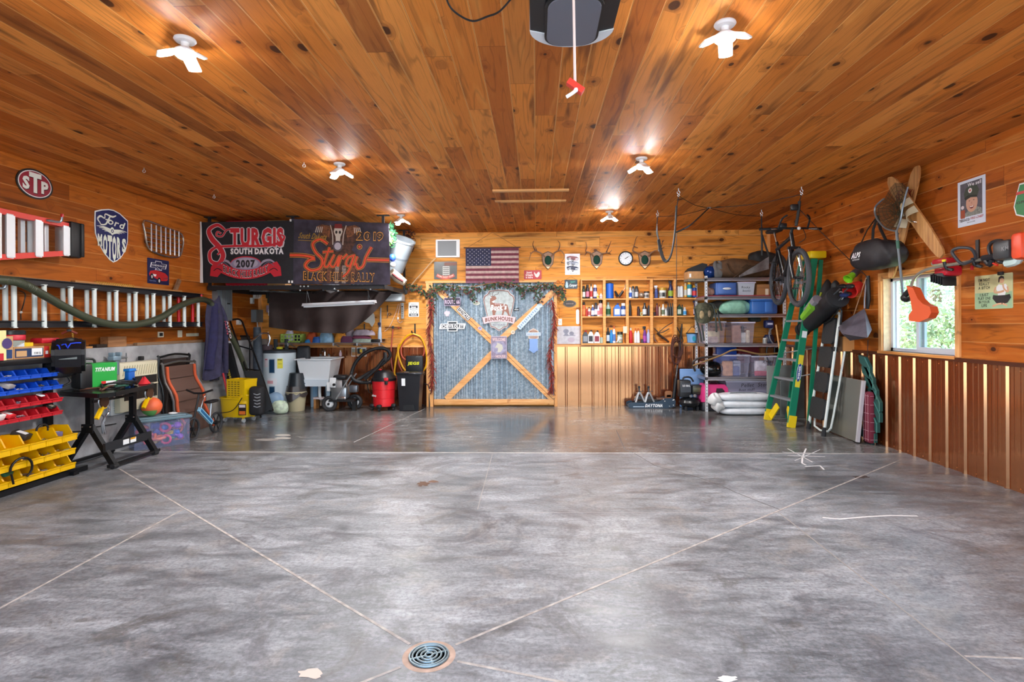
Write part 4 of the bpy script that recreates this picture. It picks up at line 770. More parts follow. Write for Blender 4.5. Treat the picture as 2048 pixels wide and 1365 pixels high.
# --- black frames and cases leaning in the corner
k=N('tube_frame','black tubular ramp frame with a loop top leaning in the back left corner','ramp')
P0=[A(522,836,7.98),A(484,712,8.25),A(461,645,8.5),A(466,640,8.5),A(482,641,8.5),A(492,665,8.4),A(520,740,8.2),A(546,822,8.02)]
k.p('tube').tube(P0,.014,BLKM,sm=3); 
for i,(a,b)in enumerate((((470,690),(505,700)),((490,738),(520,742)),((508,790),(538,796)))):k.p('cross_bar').tube([A(*a,8.25-.1*i),A(*b,8.25-.1*i)],.011,BLKM)
k.p('deck').grid(lambda u,v:tuple((A(488,742,8.15)*(1-u)+A(520,742,8.15)*u)*(1-v)+(A(522,832,7.98)*(1-u)+A(545,818,8.0)*u)*v),2,2,c('22252a',.7),t=.01)
k=N('gun_case','long black case with gold script lettering leaning beside the mop bucket','case');a,b=A(449,690,8.18),A(478,800,8.1);k.beam(a,b,.17,.07,c('17181b',.5),up=Y3);d=(b-a).normalized();g=k.p('gold_print','gold lettering');g.tx("Cabela's",fr(a.lerp(b,.56)+V((.0,-.092,0)),d,V((-d.z,0,d.x))*-1),.045,c('c8b040'),.002,'b',fit=.22,sh=.3)
k=N('mesh_panel','dark mesh panel standing behind the black frames','panel');q0=A(448,673,8.9);k.bx(q0.x,q0.x+.42,8.9,8.93,.02,q0.z,c('3a3a3c',.7,0,.3,sc=60));g=k.p('frame'); 
for a,b in(((0,.02),(.42,.02)),((0,q0.z),(.42,q0.z)),((0,.02),(0,q0.z)),((.42,.02),(.42,q0.z)),((0,q0.z*.55),(.42,q0.z*.55))):g.beam((q0.x+a[0],8.89,a[1]),(q0.x+b[0],8.89,b[1]),.03,.03,BLKM)
g.cyl((q0.x+.21,8.88,.62),(q0.x+.21,8.87,.62),.035,BLACK)
k=N('folded_canopy','tall grey bundled canopy standing left of the water heater','canopy');k.tube([A(514,655,8.75),A(516,720,8.72),A(516,790,8.7),A(516,826,8.72)],[.055,.075,.08,.06],c('3a4450',.7,0,.2),n=12,sm=4)
k=N('sports_bag','black bag with white print leaning at the foot of the ramp frame','bag');k.rb(tuple(A(514,802,7.85)),(.20,.14,.42),.05,c('1d1e22',.7,0,.2),seg=3);g=k.p('white_print');M=fr(A(514,802,7.775))
for i in range(5):g.line([(-.05+.012*(i%2),.10-.045*i),(.0,.085-.045*i),(.05,.10-.045*i)],.012,M,c('a8acb4'),.001)
k=N('rolled_tarp','mauve rolled tarpaulin standing behind the canopy bundle','tarp');k.tube([A(534,690,9.1),A(533,760,9.1)],.09,c('4a3a40',.8,0,.2),n=12)
k=N('bent_pipe','chrome curved pipe sticking up in the back left corner','pipe');k.tube([A(499,687,8.5),A(512,676,8.5),A(524,667,8.5),A(536,668,8.5),A(540,678,8.5),A(536,692,8.5)],.013,CHROME,sm=4)
# --- mop bucket
MB_=FL(468,846);k=N('mop_bucket','yellow wheeled mop bucket with wringer near the back left corner','bucket',M=T(MB_.x,MB_.y+.14,0,rz=-14));YB_=c('e9c00a',.35)
def tub(u,v):a=u*2*math.pi;r=1+.10*v;cx,sy=math.cos(a),math.sin(a);return(.235*r*(abs(cx)**.65)*(1 if cx>0 else-1),.155*r*(abs(sy)**.65)*(1 if sy>0 else-1),.08+.27*v+(.05*v if cx>.5 else 0))
g=k.p('tub');g.grid(tub,28,6,YB_,cu=True);g.add([tub(i/28,0)for i in range(28)],[tuple(range(28))],YB_);g.tube([tub(i/28,1)for i in range(28)],.012,YB_,closed=True);g.add([tuple(V(tub(i/28,.85))*.97)for i in range(28)],[tuple(range(28))],c('6a5a20',.3))
g=k.p('wringer');g.pr([(-.12,0),(.16,0),(.21,.27),(-.10,.27),(-.12,.24)],fr((.03,-.12,.36),X3),.02,YB_);g.pr([(-.12,0),(.16,0),(.21,.27),(-.10,.27)],fr((.03,.10,.36),X3),.02,YB_);g.bx(.18,.235,-.15,.09,.33,.63,YB_);g.bx(-.10,-.07,-.13,.09,.38,.63,YB_)
for i in range(4):
    for j in range(7):g.bx(-.06+i*.055,-.028+i*.055,-.145,-.139,.395+j*.032,.405+j*.032,c('5a4808',.6))
k.p('handle').tube([(.20,-.16,.37),(.1,-.22,.20),(-.1,-.22,.15),(-.22,-.15,.14)],.006,BLACK,sm=5)
g=k.p('warning_label','red and black warning label');Mq=fr((.205,-.158,.21),V((1,.25,0)));g.rc(-.055,-.09,.055,.07,Mq,c('241a18'),.006);g.rc(-.045,.02,.045,.06,Mq,c('d8d0d0'),.008);g.rc(-.045,-.08,.045,-.03,Mq,c('d8702c'),.008)
for x in(-.16,.17):
    for y in(-.10,.10):g=k.p('caster');g.cyl((x-.012,y,.03),(x+.012,y,.03),.03,c('b8bcc0',.4));g.bx(x-.006,x+.006,y-.02,y+.02,.04,.09,YB_)
# ================================================================ back left: water heater to shop stool
k=N('water_heater','white cylindrical electric water heater with blue element covers','water heater',M=T(-4.36,9.2,0));WHH=c('d9e6ee',.3)
g=k.p('tank');g.lathe([(.26,.01),(.268,.03),(.268,.95),(.262,.955)],WHH,n=36);k.p('top_cover','dark top ring').lathe([(.270,.95),(.272,.985),(.25,1.0),(0,1.005)],c('3a4048',.4),n=36)
def curved(g,x0,x1,z0,z1,mat,r=.2695): 
    a0,a1=math.asin(x0/r),math.asin(x1/r);g.grid(lambda u,v:(r*math.sin(a0+(a1-a0)*u),-r*math.cos(a0+(a1-a0)*u),z0+(z1-z0)*v),6,1,mat)
for z in(.62,.17):g=k.p('element_cover','dark blue cover');curved(g,-.05,.05,z-.0,z+.24,c('9fb4c4',.3),.271);curved(g,-.042,.042,z+.012,z+.228,c('1d4060',.3),.274)
g=k.p('energy_label','yellow energy label');curved(g,.085,.16,.70,.86,c('e6dc30',.5),.2705);curved(g,.09,.15,.835,.85,c('303010',.5),.272);curved(g,.10,.15,.77,.775,c('303010',.5),.272)
g=k.p('info_label','white and pink label');curved(g,-.14,-.07,.72,.87,c('e8dce4',.5),.2705);curved(g,-.13,-.08,.84,.855,c('c05070',.5),.272);curved(g,-.09,.08,.42,.54,c('dcdfe6',.5),.2705);curved(g,-.08,.02,.45,.50,c('d8a0a8',.5),.272)
for x,lb in((-.09,'left'),(.10,'right')):
    g=k.p('insulated_pipe','black foam covered pipe');g.tube([(x,.05,1.0),(x,.05,1.14),(x+(.0),.05,1.18)],.034,c('2e3338',.9)); 
g.tube([(.10,.05,1.15),(.10,.2,1.15),(.10,.3,1.15)],.034,c('2e3338',.9))
k.p('relief_pipe').tube([(-.16,0,1.0),(-.22,.05,1.02),(-.24,.1,1.2),(-.25,.12,1.3)],.010,CHROME,sm=3);k.p('fitting','yellow fitting').rb((.03,-.05,1.03),(.09,.06,.04),.012,c('c8c030',.5))
# --- bags by the heater
def bag(name,lb,cat,c0,s,mat,seed,mat2=None):
    random.seed(seed);k=N(name,lb,cat);ph=[random.uniform(0,6)for _ in range(4)]
    k.grid(lambda u,v:(c0[0]+s[0]*math.sin(math.pi*v)**.6*math.cos(6.283*u)*(1+.10*math.sin(5*6.283*u/2+ph[0]+4*v)),c0[1]+s[1]*math.sin(math.pi*v)**.6*math.sin(6.283*u)*(1+.08*math.sin(7*u+ph[1])),c0[2]+s[2]*(1-math.cos(math.pi*v))*.5*(1+.08*math.sin(9*u+ph[2]))),30,14,mat,cu=True);return k
bag('plastic_bag','blue-grey knotted plastic bag at the foot of the water heater','bag',(-3.98-.25,8.72,.12),(.15,.12,.20),c('7d98b4',.35),2)
bag('plastic_bag','pale green and white grocery bag on the floor by the tan bin','bag',(-4.09,8.66,.0),(.13,.11,.20),c('c8d8c0',.4,0,.3),3)
bag('plastic_bag','pale blue bag leaning on the ramp frame beside the heater','bag',(-4.36,8.6,.0),(.08,.08,.30),c('9db8d4',.35),5)
# --- tan bin with buckets
bx_,by_=-3.975,8.98
k=N('waste_bin','tan plastic waste bin with a black liner beside the sink','bin',M=T(bx_,by_,0));k.p('bin_body').lathe([(.125,0),(.13,.01),(.16,.30),(.168,.305),(.168,.32),(.158,.32)],c('b3a98a',.5),n=28)
k.p('liner').grid(lambda u,v:((.172-.03*v+.012*math.sin(u*40))*math.cos(6.283*u),(.172-.03*v+.012*math.cos(u*34))*math.sin(6.283*u),.25+.16*v+.02*math.sin(u*25)*(1-v)+(-.08*max(0,math.sin(6.283*(u-.62)*2))*(1-v)if .62<u<.9 else 0)),48,5,c('332c2c',.35),cu=True)
k=N('bucket','dark grey bucket stacked in the tan waste bin','bucket',M=T(bx_+.01,by_+.02,.36));k.p('bucket_body').lathe([(.155,0),(.12,.26),(.11,.265),(0,.265)],c('20262c',.35),n=26)
k=N('folded_chair_bag','dark grey folded bag standing on the buckets behind the sink','bag');k.rb((bx_+.0,by_+.30,.80),(.22,.1,.52),.04,c('2c3036',.6,0,.25),seg=3)
# --- utility sink
k=N('utility_sink','white plastic utility sink on four legs','sink',M=T(-3.66,9.18,0));SW=c('e4eaf0',.3);w0,d0=.285,.25
g=k.p('basin'); 
def rr4(w,d,z):return[(-w,-d,z),(w,-d,z),(w,d,z),(-w,d,z)]
vs=rr4(w0*.80,d0*.8,.50)+rr4(w0,d0,.85)+rr4(w0-.02,d0-.02,.85)+rr4(w0*.76,d0*.76,.53);fs=[(3,2,1,0),(12,13,14,15)]
for i in range(4):j=(i+1)%4;fs+=[(i,j,4+j,4+i),(4+i,4+j,8+j,8+i),(8+i,8+j,12+j,12+i)]
g.add(vs,fs,SW);k.p('rim').rb((0,-d0-.005,.848),(w0*2+.07,.05,.02),.006,SW);g=k.p('rim');g.rb((w0+.01,0,.848),(.05,d0*2+.03,.02),.006,SW);g=k.p('rim');g.rb((-w0-.01,0,.848),(.05,d0*2+.03,.02),.006,SW);g=k.p('rim');g.rb((0,d0-.005,.852),(w0*2+.07,.09,.025),.006,SW)
g=k.p('apron');g.add(rr4(w0*.80,d0*.86,.40)+rr4(w0*.82,d0*.88,.515),[(3,2,1,0),(0,1,5,4),(1,2,6,5),(2,3,7,6),(3,0,4,7),(4,5,6,7)],c('cfdae4',.35));g.fl(circ(.025,14,.01),fr((-w0*.62,-d0*.872,.45)),c('3a5878'),.002)
for sx_ in(-1,1):
    for sy_ in(-1,1):k.p('leg').tube([(sx_*w0*.74,sy_*d0*.78,.42),(sx_*w0*.76,sy_*d0*.80,.0)],[.042,.024],c('a8bccc',.4),n=4)
g=k.p('faucet');g.tube([(0,d0-.02,.86),(0,d0-.02,.98),(0,d0-.08,1.0),(0,d0-.12,.96)],.013,CHROME,sm=4);g.rb((0,d0-.02,.875),(.18,.04,.025),.008,CHROME)
for s_ in(-1,1):g.sph((s_*.07,d0-.02,.905),.02,CHROME,8)
k.p('drain_pipe').tube([(.0,0,.5),(.0,0,.2),(.02,.1,.15),(.02,.22,.15)],.025,WHITE,sm=3)
n=N('soap_bottle','small clear soap bottle on the right rim of the sink','bottle',M=TV(A(681,714,9.35)+V((0,0,.01))));n.p('bottle_body').lathe([(.022,0),(.024,.05),(.014,.075)],c('c0a8b8',.3));n.p('cap').lathe([(.012,.075),(.012,.10),(0,.10)],c('d8d0d0',.4))
n=N('step_stool','low wooden step stool under the sink','stool',M=T(-3.58,9.25,0));n.p('top_board').bx(-.19,.19,-.08,.10,.16,.19,c('d8c8c8',.6));n.p('back_panel').bx(-.13,.13,.06,.08,.03,.16,c('b09a8a',.7))
for s_ in(-1,1):n.p('leg').bx(s_*.17-.02,s_*.17+.02,-.06,.08,0,.16,LUM)
n=N('jug','black jug with a white cap on the stool under the sink','jug',M=T(-3.52,9.28,.192));n.p('jug_body').lathe([(.10,0),(.105,.10),(.06,.20),(.04,.22)],c('1a1c22',.3));n.p('cap').lathe([(.045,.22),(.045,.27),(0,.27)],c('9db8d8',.4))
n=N('paint_roller_tray','pale blue plastic panel behind the sink legs','panel');n.bx(-3.84,-3.76,9.33,9.36,.02,.40,c('88aac8',.5))
# --- pressure washer
k=N('pressure_washer','portable pressure washer with chrome engine and black wheels','pressure washer',M=T(-3.17,8.98,0))
for x,y in((-.22,-.08),(.13,.14)):
    g=k.p('wheel');g.tube([(x+.10*math.cos(a),y,.125+.10*math.sin(a))for a in[j*math.pi/12 for j in range(24)]],.030,c('2b2b2e',.7),closed=True,n=10);g.lathe([(0,-.02),(.07,-.02),(.055,.0),(.02,.01),(0,.012)],c('d8dce0',.35),fr((x,y-.01,.125),X3,Z3)@T(0,0,.01),20);g.lathe([(0,0),(.02,0),(.018,.02),(0,.02)],BLACK,fr((x,y-.035,.125)),12)
g=k.p('engine');g.rb((-.06,0,.30),(.26,.22,.20),.03,c('9aa0a6',.3,.8));g.rb((-.06,-.02,.43),(.20,.16,.16),.03,c('c4c8cc',.3,.7));g.rb((-.16,-.08,.47),(.10,.05,.16),.01,c('dcdfe2',.35));g.cyl((-.13,-.10,.44),(-.13,-.125,.44),.022,BLACK);g.rb((-.02,-.08,.22),(.16,.07,.05),.01,CHROME)
k.p('air_filter').rb((-.24,-.03,.40),(.06,.10,.15),.015,c('e8eaec',.4));k.p('fuel_tank').rb((-.06,.02,.555),(.22,.18,.07),.03,BLACK)
k.p('pump').rb((.16,0,.36),(.14,.10,.12),.02,c('6a7078',.35,.7));k.p('base_plate').bx(-.22,.2,-.12,.12,.16,.19,BLACK);k.p('foot').bx(.14,.20,-.04,.04,.0,.18,BLACK)
for s_ in(-.12,.13):k.p('handle_tube').tube([(-.10,s_,.20),(.10,s_,.52),(.16,s_,.60)],.013,c('b8bcc0',.3,.8),sm=3)
k.p('engine_cover').rb((.03,-.1,.46),(.06,.03,.12),.01,BLACK)
# --- shop vacuum
vx,vy=-2.53,9.05
k=N('shop_vacuum','red and black wet and dry shop vacuum','vacuum',M=T(vx,vy,0))
k.p('drum','red drum').lathe([(.165,.07),(.175,.08),(.178,.20),(.174,.205),(.180,.21),(.184,.34),(.180,.345),(.187,.35),(.19,.50),(.0,.50)],c('d8242c',.35),n=36)
k.p('lid').lathe([(.20,.49),(.205,.53),(.17,.56),(.15,.62),(.10,.66),(0,.67)],c('191a1e',.4),n=32);k.p('switch','red switch').rb((-.03,-.08,.675),(.035,.05,.02),.006,RED)
for s_ in(-1,1):k.p('latch','red latch').rb((s_*.06+.03,-.19,.525),(.07,.03,.05),.008,RED)if s_>0 else None
k.p('latch_base').rb((.09,-.19,.47),(.05,.03,.06),.006,BLACK)
for a in(200,262,340,80):x,y=.19*math.cos(math.radians(a)),.19*math.sin(math.radians(a));g=k.p('caster');g.rb((x,y,.085),(.08,.08,.06),.02,BLACK);g.cyl((x-.015,y,.032),(x+.015,y,.032),.03,RUB)
g=k.p('brand_print','white lettering');g.tx('shop',fr((-.12,-.146,.26),V((1,-.6,0))),.035,WHITE,.002,'x',fit=.10)
hz=[(-.19,-.02,.47),(-.36,-.02,.46),(-.50,0,.50),(-.56,.05,.60),(-.48,.06,.80),(-.32,.06,.95),(-.12,.06,1.02),(.04,.05,1.0),(.10,.02,.90),(.02,.0,.80),(-.14,0,.68),(-.34,0,.56),(-.44,0,.50)]
hz=catmull(hz,18);k.p('hose').tube(hz,[.028+.003*(i%2)for i in range(len(hz))],c('1d1e21',.5),n=12)
g=k.p('wand');g.tube([(-.30,-.06,.52),(-.10,-.05,.70),(.06,-.02,.92)],[.03,.028,.02],c('1a1b1e',.4));g.rb((.03,-.03,.88),(.06,.03,.16),.01,c('1a1b1e',.4),M=T(0,0,0))
k.p('cord').tube([(-.20,0,.28),(-.26,.02,.30),(-.30,.05,.45),(-.32,.08,.5)],.008,BLACK,sm=4)
# --- stool and trash can
k=N('shop_stool','black padded shop stool marked JEGS behind the black trash can','stool');q=A(829,728,9.32)
k.p('backrest').rb((q.x,9.32,q.z),(.30,.05,.28),.05,c('191b1f',.45),seg=4);g=k.p('yellow_print','yellow JEGS lettering');g.tx('JEGS',fr((q.x-.01,9.294,q.z+.01)),.045,c('d8dc20'),.002,'x',fit=.19,sh=.15);k.p('post').cyl((q.x,9.33,.1),(q.x,9.33,q.z-.1),.02,BLKM);k.p('seat').lathe([(.17,.55),(.18,.58),(.17,.62),(0,.63)],c('16171a',.5),T(q.x,9.32,0),24)
for a in range(5):k.p('foot').tube([(q.x,9.33,.1),(q.x+.16*math.cos(a*1.257),9.32+.16*math.sin(a*1.257),.03)],.014,BLKM)
k=N('trash_can','tall black plastic trash can with a white label','trash can',M=T(-2.08,9.03,0)); 
k.p('can_body').add(rr4(.155,.12,0)+rr4(.19,.15,.60),[(3,2,1,0),(0,1,5,4),(1,2,6,5),(2,3,7,6),(3,0,4,7)],c('17191f',.3));k.p('lid').rb((0,0,.615),(.41,.33,.045),.02,c('1b1d24',.25));k.p('paper_label').rc(-.03,.42,.03,.54,fr((-.08,-.138,0),X3,V((0,-.05,1))),c('e8ecee',.5),.004);k.p('kick_panel').pr([(-.10,0),(.10,0),(.08,.10),(-.08,.10)],fr((0,-.128,.01)),.012,c('101217',.4))
k.p('lid_sticker').rc(-.04,-.01,.04,.01,T(-.04,-.10,.639),WHITE,.001)
k=N('hand_tool_rack','thin black lever tools leaning between the trash can and door post','tool');g=k.p('shaft');g.tube([(-1.84,9.40,.0),(-1.85,9.42,.42)],.012,BLACK);g=k.p('clamp');g.tube([(-1.93,9.4,.40),(-1.86,9.4,.38),(-1.84,9.4,.30)],.010,BLACK);k.p('chrome_end').tube([(-1.84,9.39,.30),(-1.80,9.39,.27),(-1.82,9.39,.22)],.012,CHROME)
# --- air hoses on the wall hook
hk=BW(829,664,.05);k=N('hose_hook','black hook on the back wall holding the coiled air hoses','hook');k.p('plate').bx(hk.x-.012,hk.x+.012,YB-.02,YB-.002,hk.z-.04,hk.z+.14,BLACK);k.p('prong').tube([(hk.x-.03,YB-.02,hk.z-.02),(hk.x-.03,YB-.12,hk.z-.02),(hk.x-.03,YB-.13,hk.z+.02)],.012,BLACK)
YH=c('e6a90c',.4);OH=c('c05a44',.4)
def loop(px,y0):return[A(a,b,y0)for a,b in px]
k=N('air_hose','yellow air hose coiled over the black wall hook','hose');k.tube(loop([(825,668),(812,674),(800,692),(793,715),(789,745),(792,752)],9.40),.016,YH,sm=6);k.tube(loop([(826,668),(842,676),(852,700),(853,730),(845,744),(838,750)],9.41),.016,YH,sm=6);k.tube(loop([(818,749),(806,735),(798,715),(796,697),(800,688)],9.38),.016,YH,sm=6)
k=N('air_hose','faded red air hose coiled with the yellow hose','hose');k.tube(loop([(823,672),(808,684),(802,700),(806,716),(820,723),(836,720),(848,708),(848,690),(838,675),(824,671)],9.43),.013,OH,sm=5);k.tube(loop([(798,700),(797,725),(804,742),(810,750)],9.44),.013,OH,sm=5)
k=N('air_hose','faded red air hose hanging straight down from the wall fitting','hose');k.tube(loop([(786,657),(783,690),(782,715),(786,742),(793,755),(792,780)],9.46),.012,OH,sm=5);g=k.p('fitting');g.rb(tuple(A(786,655,9.46)),(.04,.04,.05),.01,c('3a3c42',.5))
k=N('air_pipe','dark copper air pipe fitting on the back wall','pipe');k.tube([A(770,655,9.49),A(803,656,9.49)],.009,c('6a3c2c',.4,.5));k.sph(A(797,656,9.48),.016,c('b03030'))
# --- wire shelf over the sink
ZS=A(660,686,9.35).z;x0,x1=A(562,686,9.33).x,A(765,686,9.33).x
k=N('wire_shelf','long white wire shelf over the sink','shelf');g=k.p('wire_deck')
for i in range(6):y=9.20+i*.058;g.beam((x0,y,ZS),(x1,y,ZS),.006,.006,c('9a9ca2',.4,.5))
i=0
while x0+i*.04<x1:g.beam((x0+i*.04,9.195,ZS+.003),(x0+i*.04,9.50,ZS+.003),.003,.003,c('b0b2b8',.4,.5));i+=1
g.beam((x0,9.195,ZS-.02),(x1,9.195,ZS-.02),.006,.006,c('9a9ca2',.4,.5))
for px in(581,671,718,762):x=A(px,690,9.3).x;g=k.p('bracket');g.beam((x,9.21,ZS-.005),(x,9.51,ZS-.24*.35),.012,.012,c('c0c4ca',.4,.5));g.bx(x-.01,x+.01,9.19,9.22,ZS-.05,ZS,c('c0c4ca',.4,.5))
def SX(px):return A(px,680,9.33).x
k=N('plastic_basket','lime green plastic basket with square holes on the wire shelf','basket');a,b=SX(565),SX(607);GR=c('b5d66a',.45);z=ZS+.006
k.bx(a,b,9.24,9.246,z,z+.03,GR);k.bx(a,b,9.24,9.246,z+.07,z+.085,GR);k.bx(a,b,9.24,9.246,z+.13,z+.15,GR)
for i in range(7):x=a+(b-a-.02)*i/6;k.bx(x,x+.016,9.24,9.246,z,z+.15,GR)
k.bx(a,b,9.42,9.426,z,z+.15,GR);k.bx(a,a+.006,9.24,9.42,z,z+.15,GR);k.bx(b-.006,b,9.24,9.42,z,z+.15,GR);k.bx(a,b,9.24,9.42,z,z+.006,GR)
def rag(lb,px0,px1,h,mat,seed,y=9.33,dz=0,cat='cloth',nm='folded_cloth',d=.10):
    a,b=SX(px0),SX(px1);random.seed(seed);p=[random.uniform(0,6)for _ in range(3)];k=N(nm,lb,cat);z=ZS+.008+dz
    k.grid(lambda u,v:((a+b)/2+(b-a)/2*(abs(math.cos(6.283*u))**.7)*(1 if math.cos(6.283*u)>0 else-1)*(1-.35*v**3),y+d*(abs(math.sin(6.283*u))**.7)*(1 if math.sin(6.283*u)>0 else-1)*(1-.25*v**2),z+h*v*(1+.12*math.sin(8*u+p[0])+.06*math.sin(21*u+p[1]))),34,5,mat,cu=True);k.add([tuple(V(((a+b)/2+(b-a)/2*.62*math.cos(t),y+d*.7*math.sin(t),z+h*1.02)))for t in[j*.349 for j in range(18)]],[tuple(range(18))],mat);return k
rag('white and grey rag hanging out of the green basket',570,588,.16,c('b8b4c4',.8,0,.2),1,9.32,.03,'rag','shop_rag',.06);rag('dark rag stuffed in the green basket',589,603,.12,c('2b2a30',.8),12,9.34,.02,'rag','shop_rag',.06)
rag('orange-red crumpled towel on the wire shelf',614,634,.17,c('c85428',.8,0,.2),2);rag('bright blue microfibre cloth low on the wire shelf',613,627,.05,c('2a84c8',.7),3,9.27,0,d=.05);rag('blue and white packet of wipes on the wire shelf',629,643,.09,c('2f6cc0',.5,0,.3),4,9.26,0,'packet','wipes_packet',.05)
rag('clear bag of light blue cloths on the wire shelf',640,668,.18,c('9cc8e8',.4,0,.35,sc=9),5);rag('orange folded towel on the wire shelf',670,694,.17,c('e89a34',.8,0,.2),6);rag('purple cloth draped beside the orange towel',684,708,.10,c('6a3a58',.8),7,9.26,d=.05);rag('grey rag behind the orange towel',688,706,.20,c('9a8f98',.8),8,9.40)
rag('folded grey and mint towels at the bottom of the towel pile',704,748,.06,c('a9b8ac',.85,0,.2),9);rag('folded maroon towel in the middle of the towel pile',705,742,.05,c('84405c',.85),10,dz=.065);rag('folded pale mauve towel on top of the towel pile',706,750,.09,c('b4a8b4',.85,0,.2),11,dz=.118)
def spray(lb,M,body,top,h=.20,r=.033,cat='spray bottle',grp=None,lab=None):
    k=N('spray_bottle',lb,cat,grp,M=M);k.p('bottle_body').lathe([(r*.95,0),(r,.01),(r*.95,h*.45),(r*.6,h*.70),(r*.38,h*.78)],c(body,.25));g=k.p('spray_head');g.lathe([(r*.42,h*.76),(r*.42,h*.86),(0,h*.87)],c(top,.4));g.rb((-.008,0,h*.93),(.055,.022,h*.14),.006,c(top,.4));g.beam((-.03,0,h*.88),(-.018,0,h*.72),.008,.006,c(top,.4))
    if lab:k.p('label_band').lathe([(r*1.01,h*.1),(r*1.0,h*.42)],c(lab,.5))
    return k
spray('clear spray bottle with navy head at the right end of the wire shelf',T(SX(760),9.32,ZS+.006),'b8c8dc','232848',.34,.035)
k=N('scrub_brush','grey plastic wand standing behind the spray bottle','wand');k.tube([(SX(757),9.44,ZS+.01),(SX(757)+.01,9.44,ZS+.60)],[.022,.012],c('a8acb4',.4))
k=N('hand_tool','small black drill bit case at the right end of the wire shelf','case');k.rb(((SX(744)+SX(763))/2,9.26,ZS+.035),(.15,.06,.05),.012,BLACK)
k=N('desk_fan_guard','white curved propeller blade leaning on the wall over the towels','fan blade');q=[(0,0),(.05,.02),(.10,.12),(.13,.22),(.20,.10),(.21,-.02),(.16,-.11),(.11,-.04),(.05,-.03)];k.pr([(a-.06,b)for a,b in q],fr(A(733,642,9.45)),.012,c('e4e4dc',.4));k.p('stand').tube([A(729,648,9.46),A(729,660,9.46)],.012,BLACK);k.p('power_cord','cream cord').tube([A(721,612,9.40),A(726,625,9.43),A(732,637,9.44)],.006,c('c8c0b4'),sm=3)
# upper right small wire shelf
zs2=A(790,603,9.35).z;a,b=A(768,603,9.3).x,A(806,603,9.3).x
k=N('wire_shelf','short white wire shelf to the right of the brown tarp','shelf'); 
for i in range(6):k.beam((a,9.22+i*.055,zs2),(b,9.22+i*.055,zs2),.005,.005,c('9a9ca2',.4,.5))
for i in range(10):k.beam((a+(b-a)*i/9,9.215,zs2),(a+(b-a)*i/9,9.51,zs2),.004,.004,c('9a9ca2',.4,.5))
k=N('plastic_box','white plastic box on the short wire shelf','box');k.rb(((a+b)/2+.01,9.36,zs2+.065),(b-a-.03,.22,.12),.012,c('d8e0e6',.5))
k=N('power_strip','long white power strip hanging on the back wall','power strip',M=fr(BW(805,622,.02),X3));k.p('strip_body').rb((0,0,0),(.05,.28,.03),.012,c('c8cccc',.4));k.p('switch').bx(-.012,.012,.06,.08,.015,.02,BLACK)
for i in range(4):k.p('outlet').bx(-.012,.012,-.10+i*.04,-.08+i*.04,.0145,.0165,c('9a9c9c'))
k=N('white_cable','thin white cord looping beside the power strip','cord');k.tube([A(801,606,9.49),A(797,625,9.49),A(795,640,9.49),A(800,646,9.49),A(805,643,9.49)],.005,c('e8d0c0'),sm=4);k.tube([A(797,608,9.49),A(790,630,9.49),A(778,655,9.49),A(769,663,9.49)],.005,c('e8c8b0'),sm=4);k.rb(tuple(A(796,637,9.47)),(.03,.02,.04),.008,WHITE)
k=N('screwdriver','small dark screwdriver hanging on the back wall','screwdriver');k.p('handle').cyl(BW(775,611,.02),BW(775,624,.02),.010,c('3c3028'));k.p('shaft').cyl(BW(775,624,.02),BW(775,634,.02),.004,STEEL)
k=N('pliers','small pliers hanging under the screwdriver on the back wall','pliers');k.tube([BW(774,637,.02),BW(777,628,.02),BW(781,627,.02),BW(782,630,.02),BW(778,632,.02)],.006,c('5a3a30'),sm=3)
M,w,h=rB(817,605,838,634);k=sign('metal_sign','white Jeep garage sign with black bars on the back wall','sign',M,w,h,c('e8ecec',.4));k.tx('DRIVE A',I4,h*.07,c('404448'),.004,'r',0,h*.36,fit=w*.5);k.rc(-w*.38,h*.10,w*.38,h*.26,I4,c('22252a'),.0035);k.tx('Jeep',I4,h*.10,WHITE,.005,'x',0,h*.18,fit=w*.45);k.tx('MOUNTAIN',I4,h*.06,c('404448'),.004,'b',0,h*.02,fit=w*.7);k.tx('WOODS',I4,h*.05,c('404448'),.004,'b',0,-h*.08,fit=w*.4)
for i in(-1,0,1):k.fl([(i*w*.25-.008,-h*.22),(i*w*.25+.008,-h*.22),(i*w*.25,-h*.14)],I4,c('22252a'),.004)
k.rc(-w*.42,-h*.45,w*.42,-h*.28,I4,c('22252a'),.0035);k.tx('PARKING',I4,h*.09,WHITE,.005,'x',0,-h*.365,fit=w*.6)
M,w,h=rB(703,693,733,713,.022);k=sign('photo_print','small photo print of yellow and black equipment tacked on the steel panel','picture',M,w,h,c('dfe4e8',.5),.003);k.rc(-w*.48,-h*.45,w*.48,-h*.1,I4,c('a87848'),.003);k.rc(-w*.48,-h*.1,w*.48,h*.25,I4,c('8a8c80'),.003);k.rc(-w*.1,-h*.25,w*.12,h*.3,I4,c('1c2024'),.004);k.rc(w*.06,-h*.1,w*.22,h*.2,I4,c('d8b82c'),.005);k.rc(w*.25,-h*.3,w*.42,h*.25,I4,c('28303c'),.004)
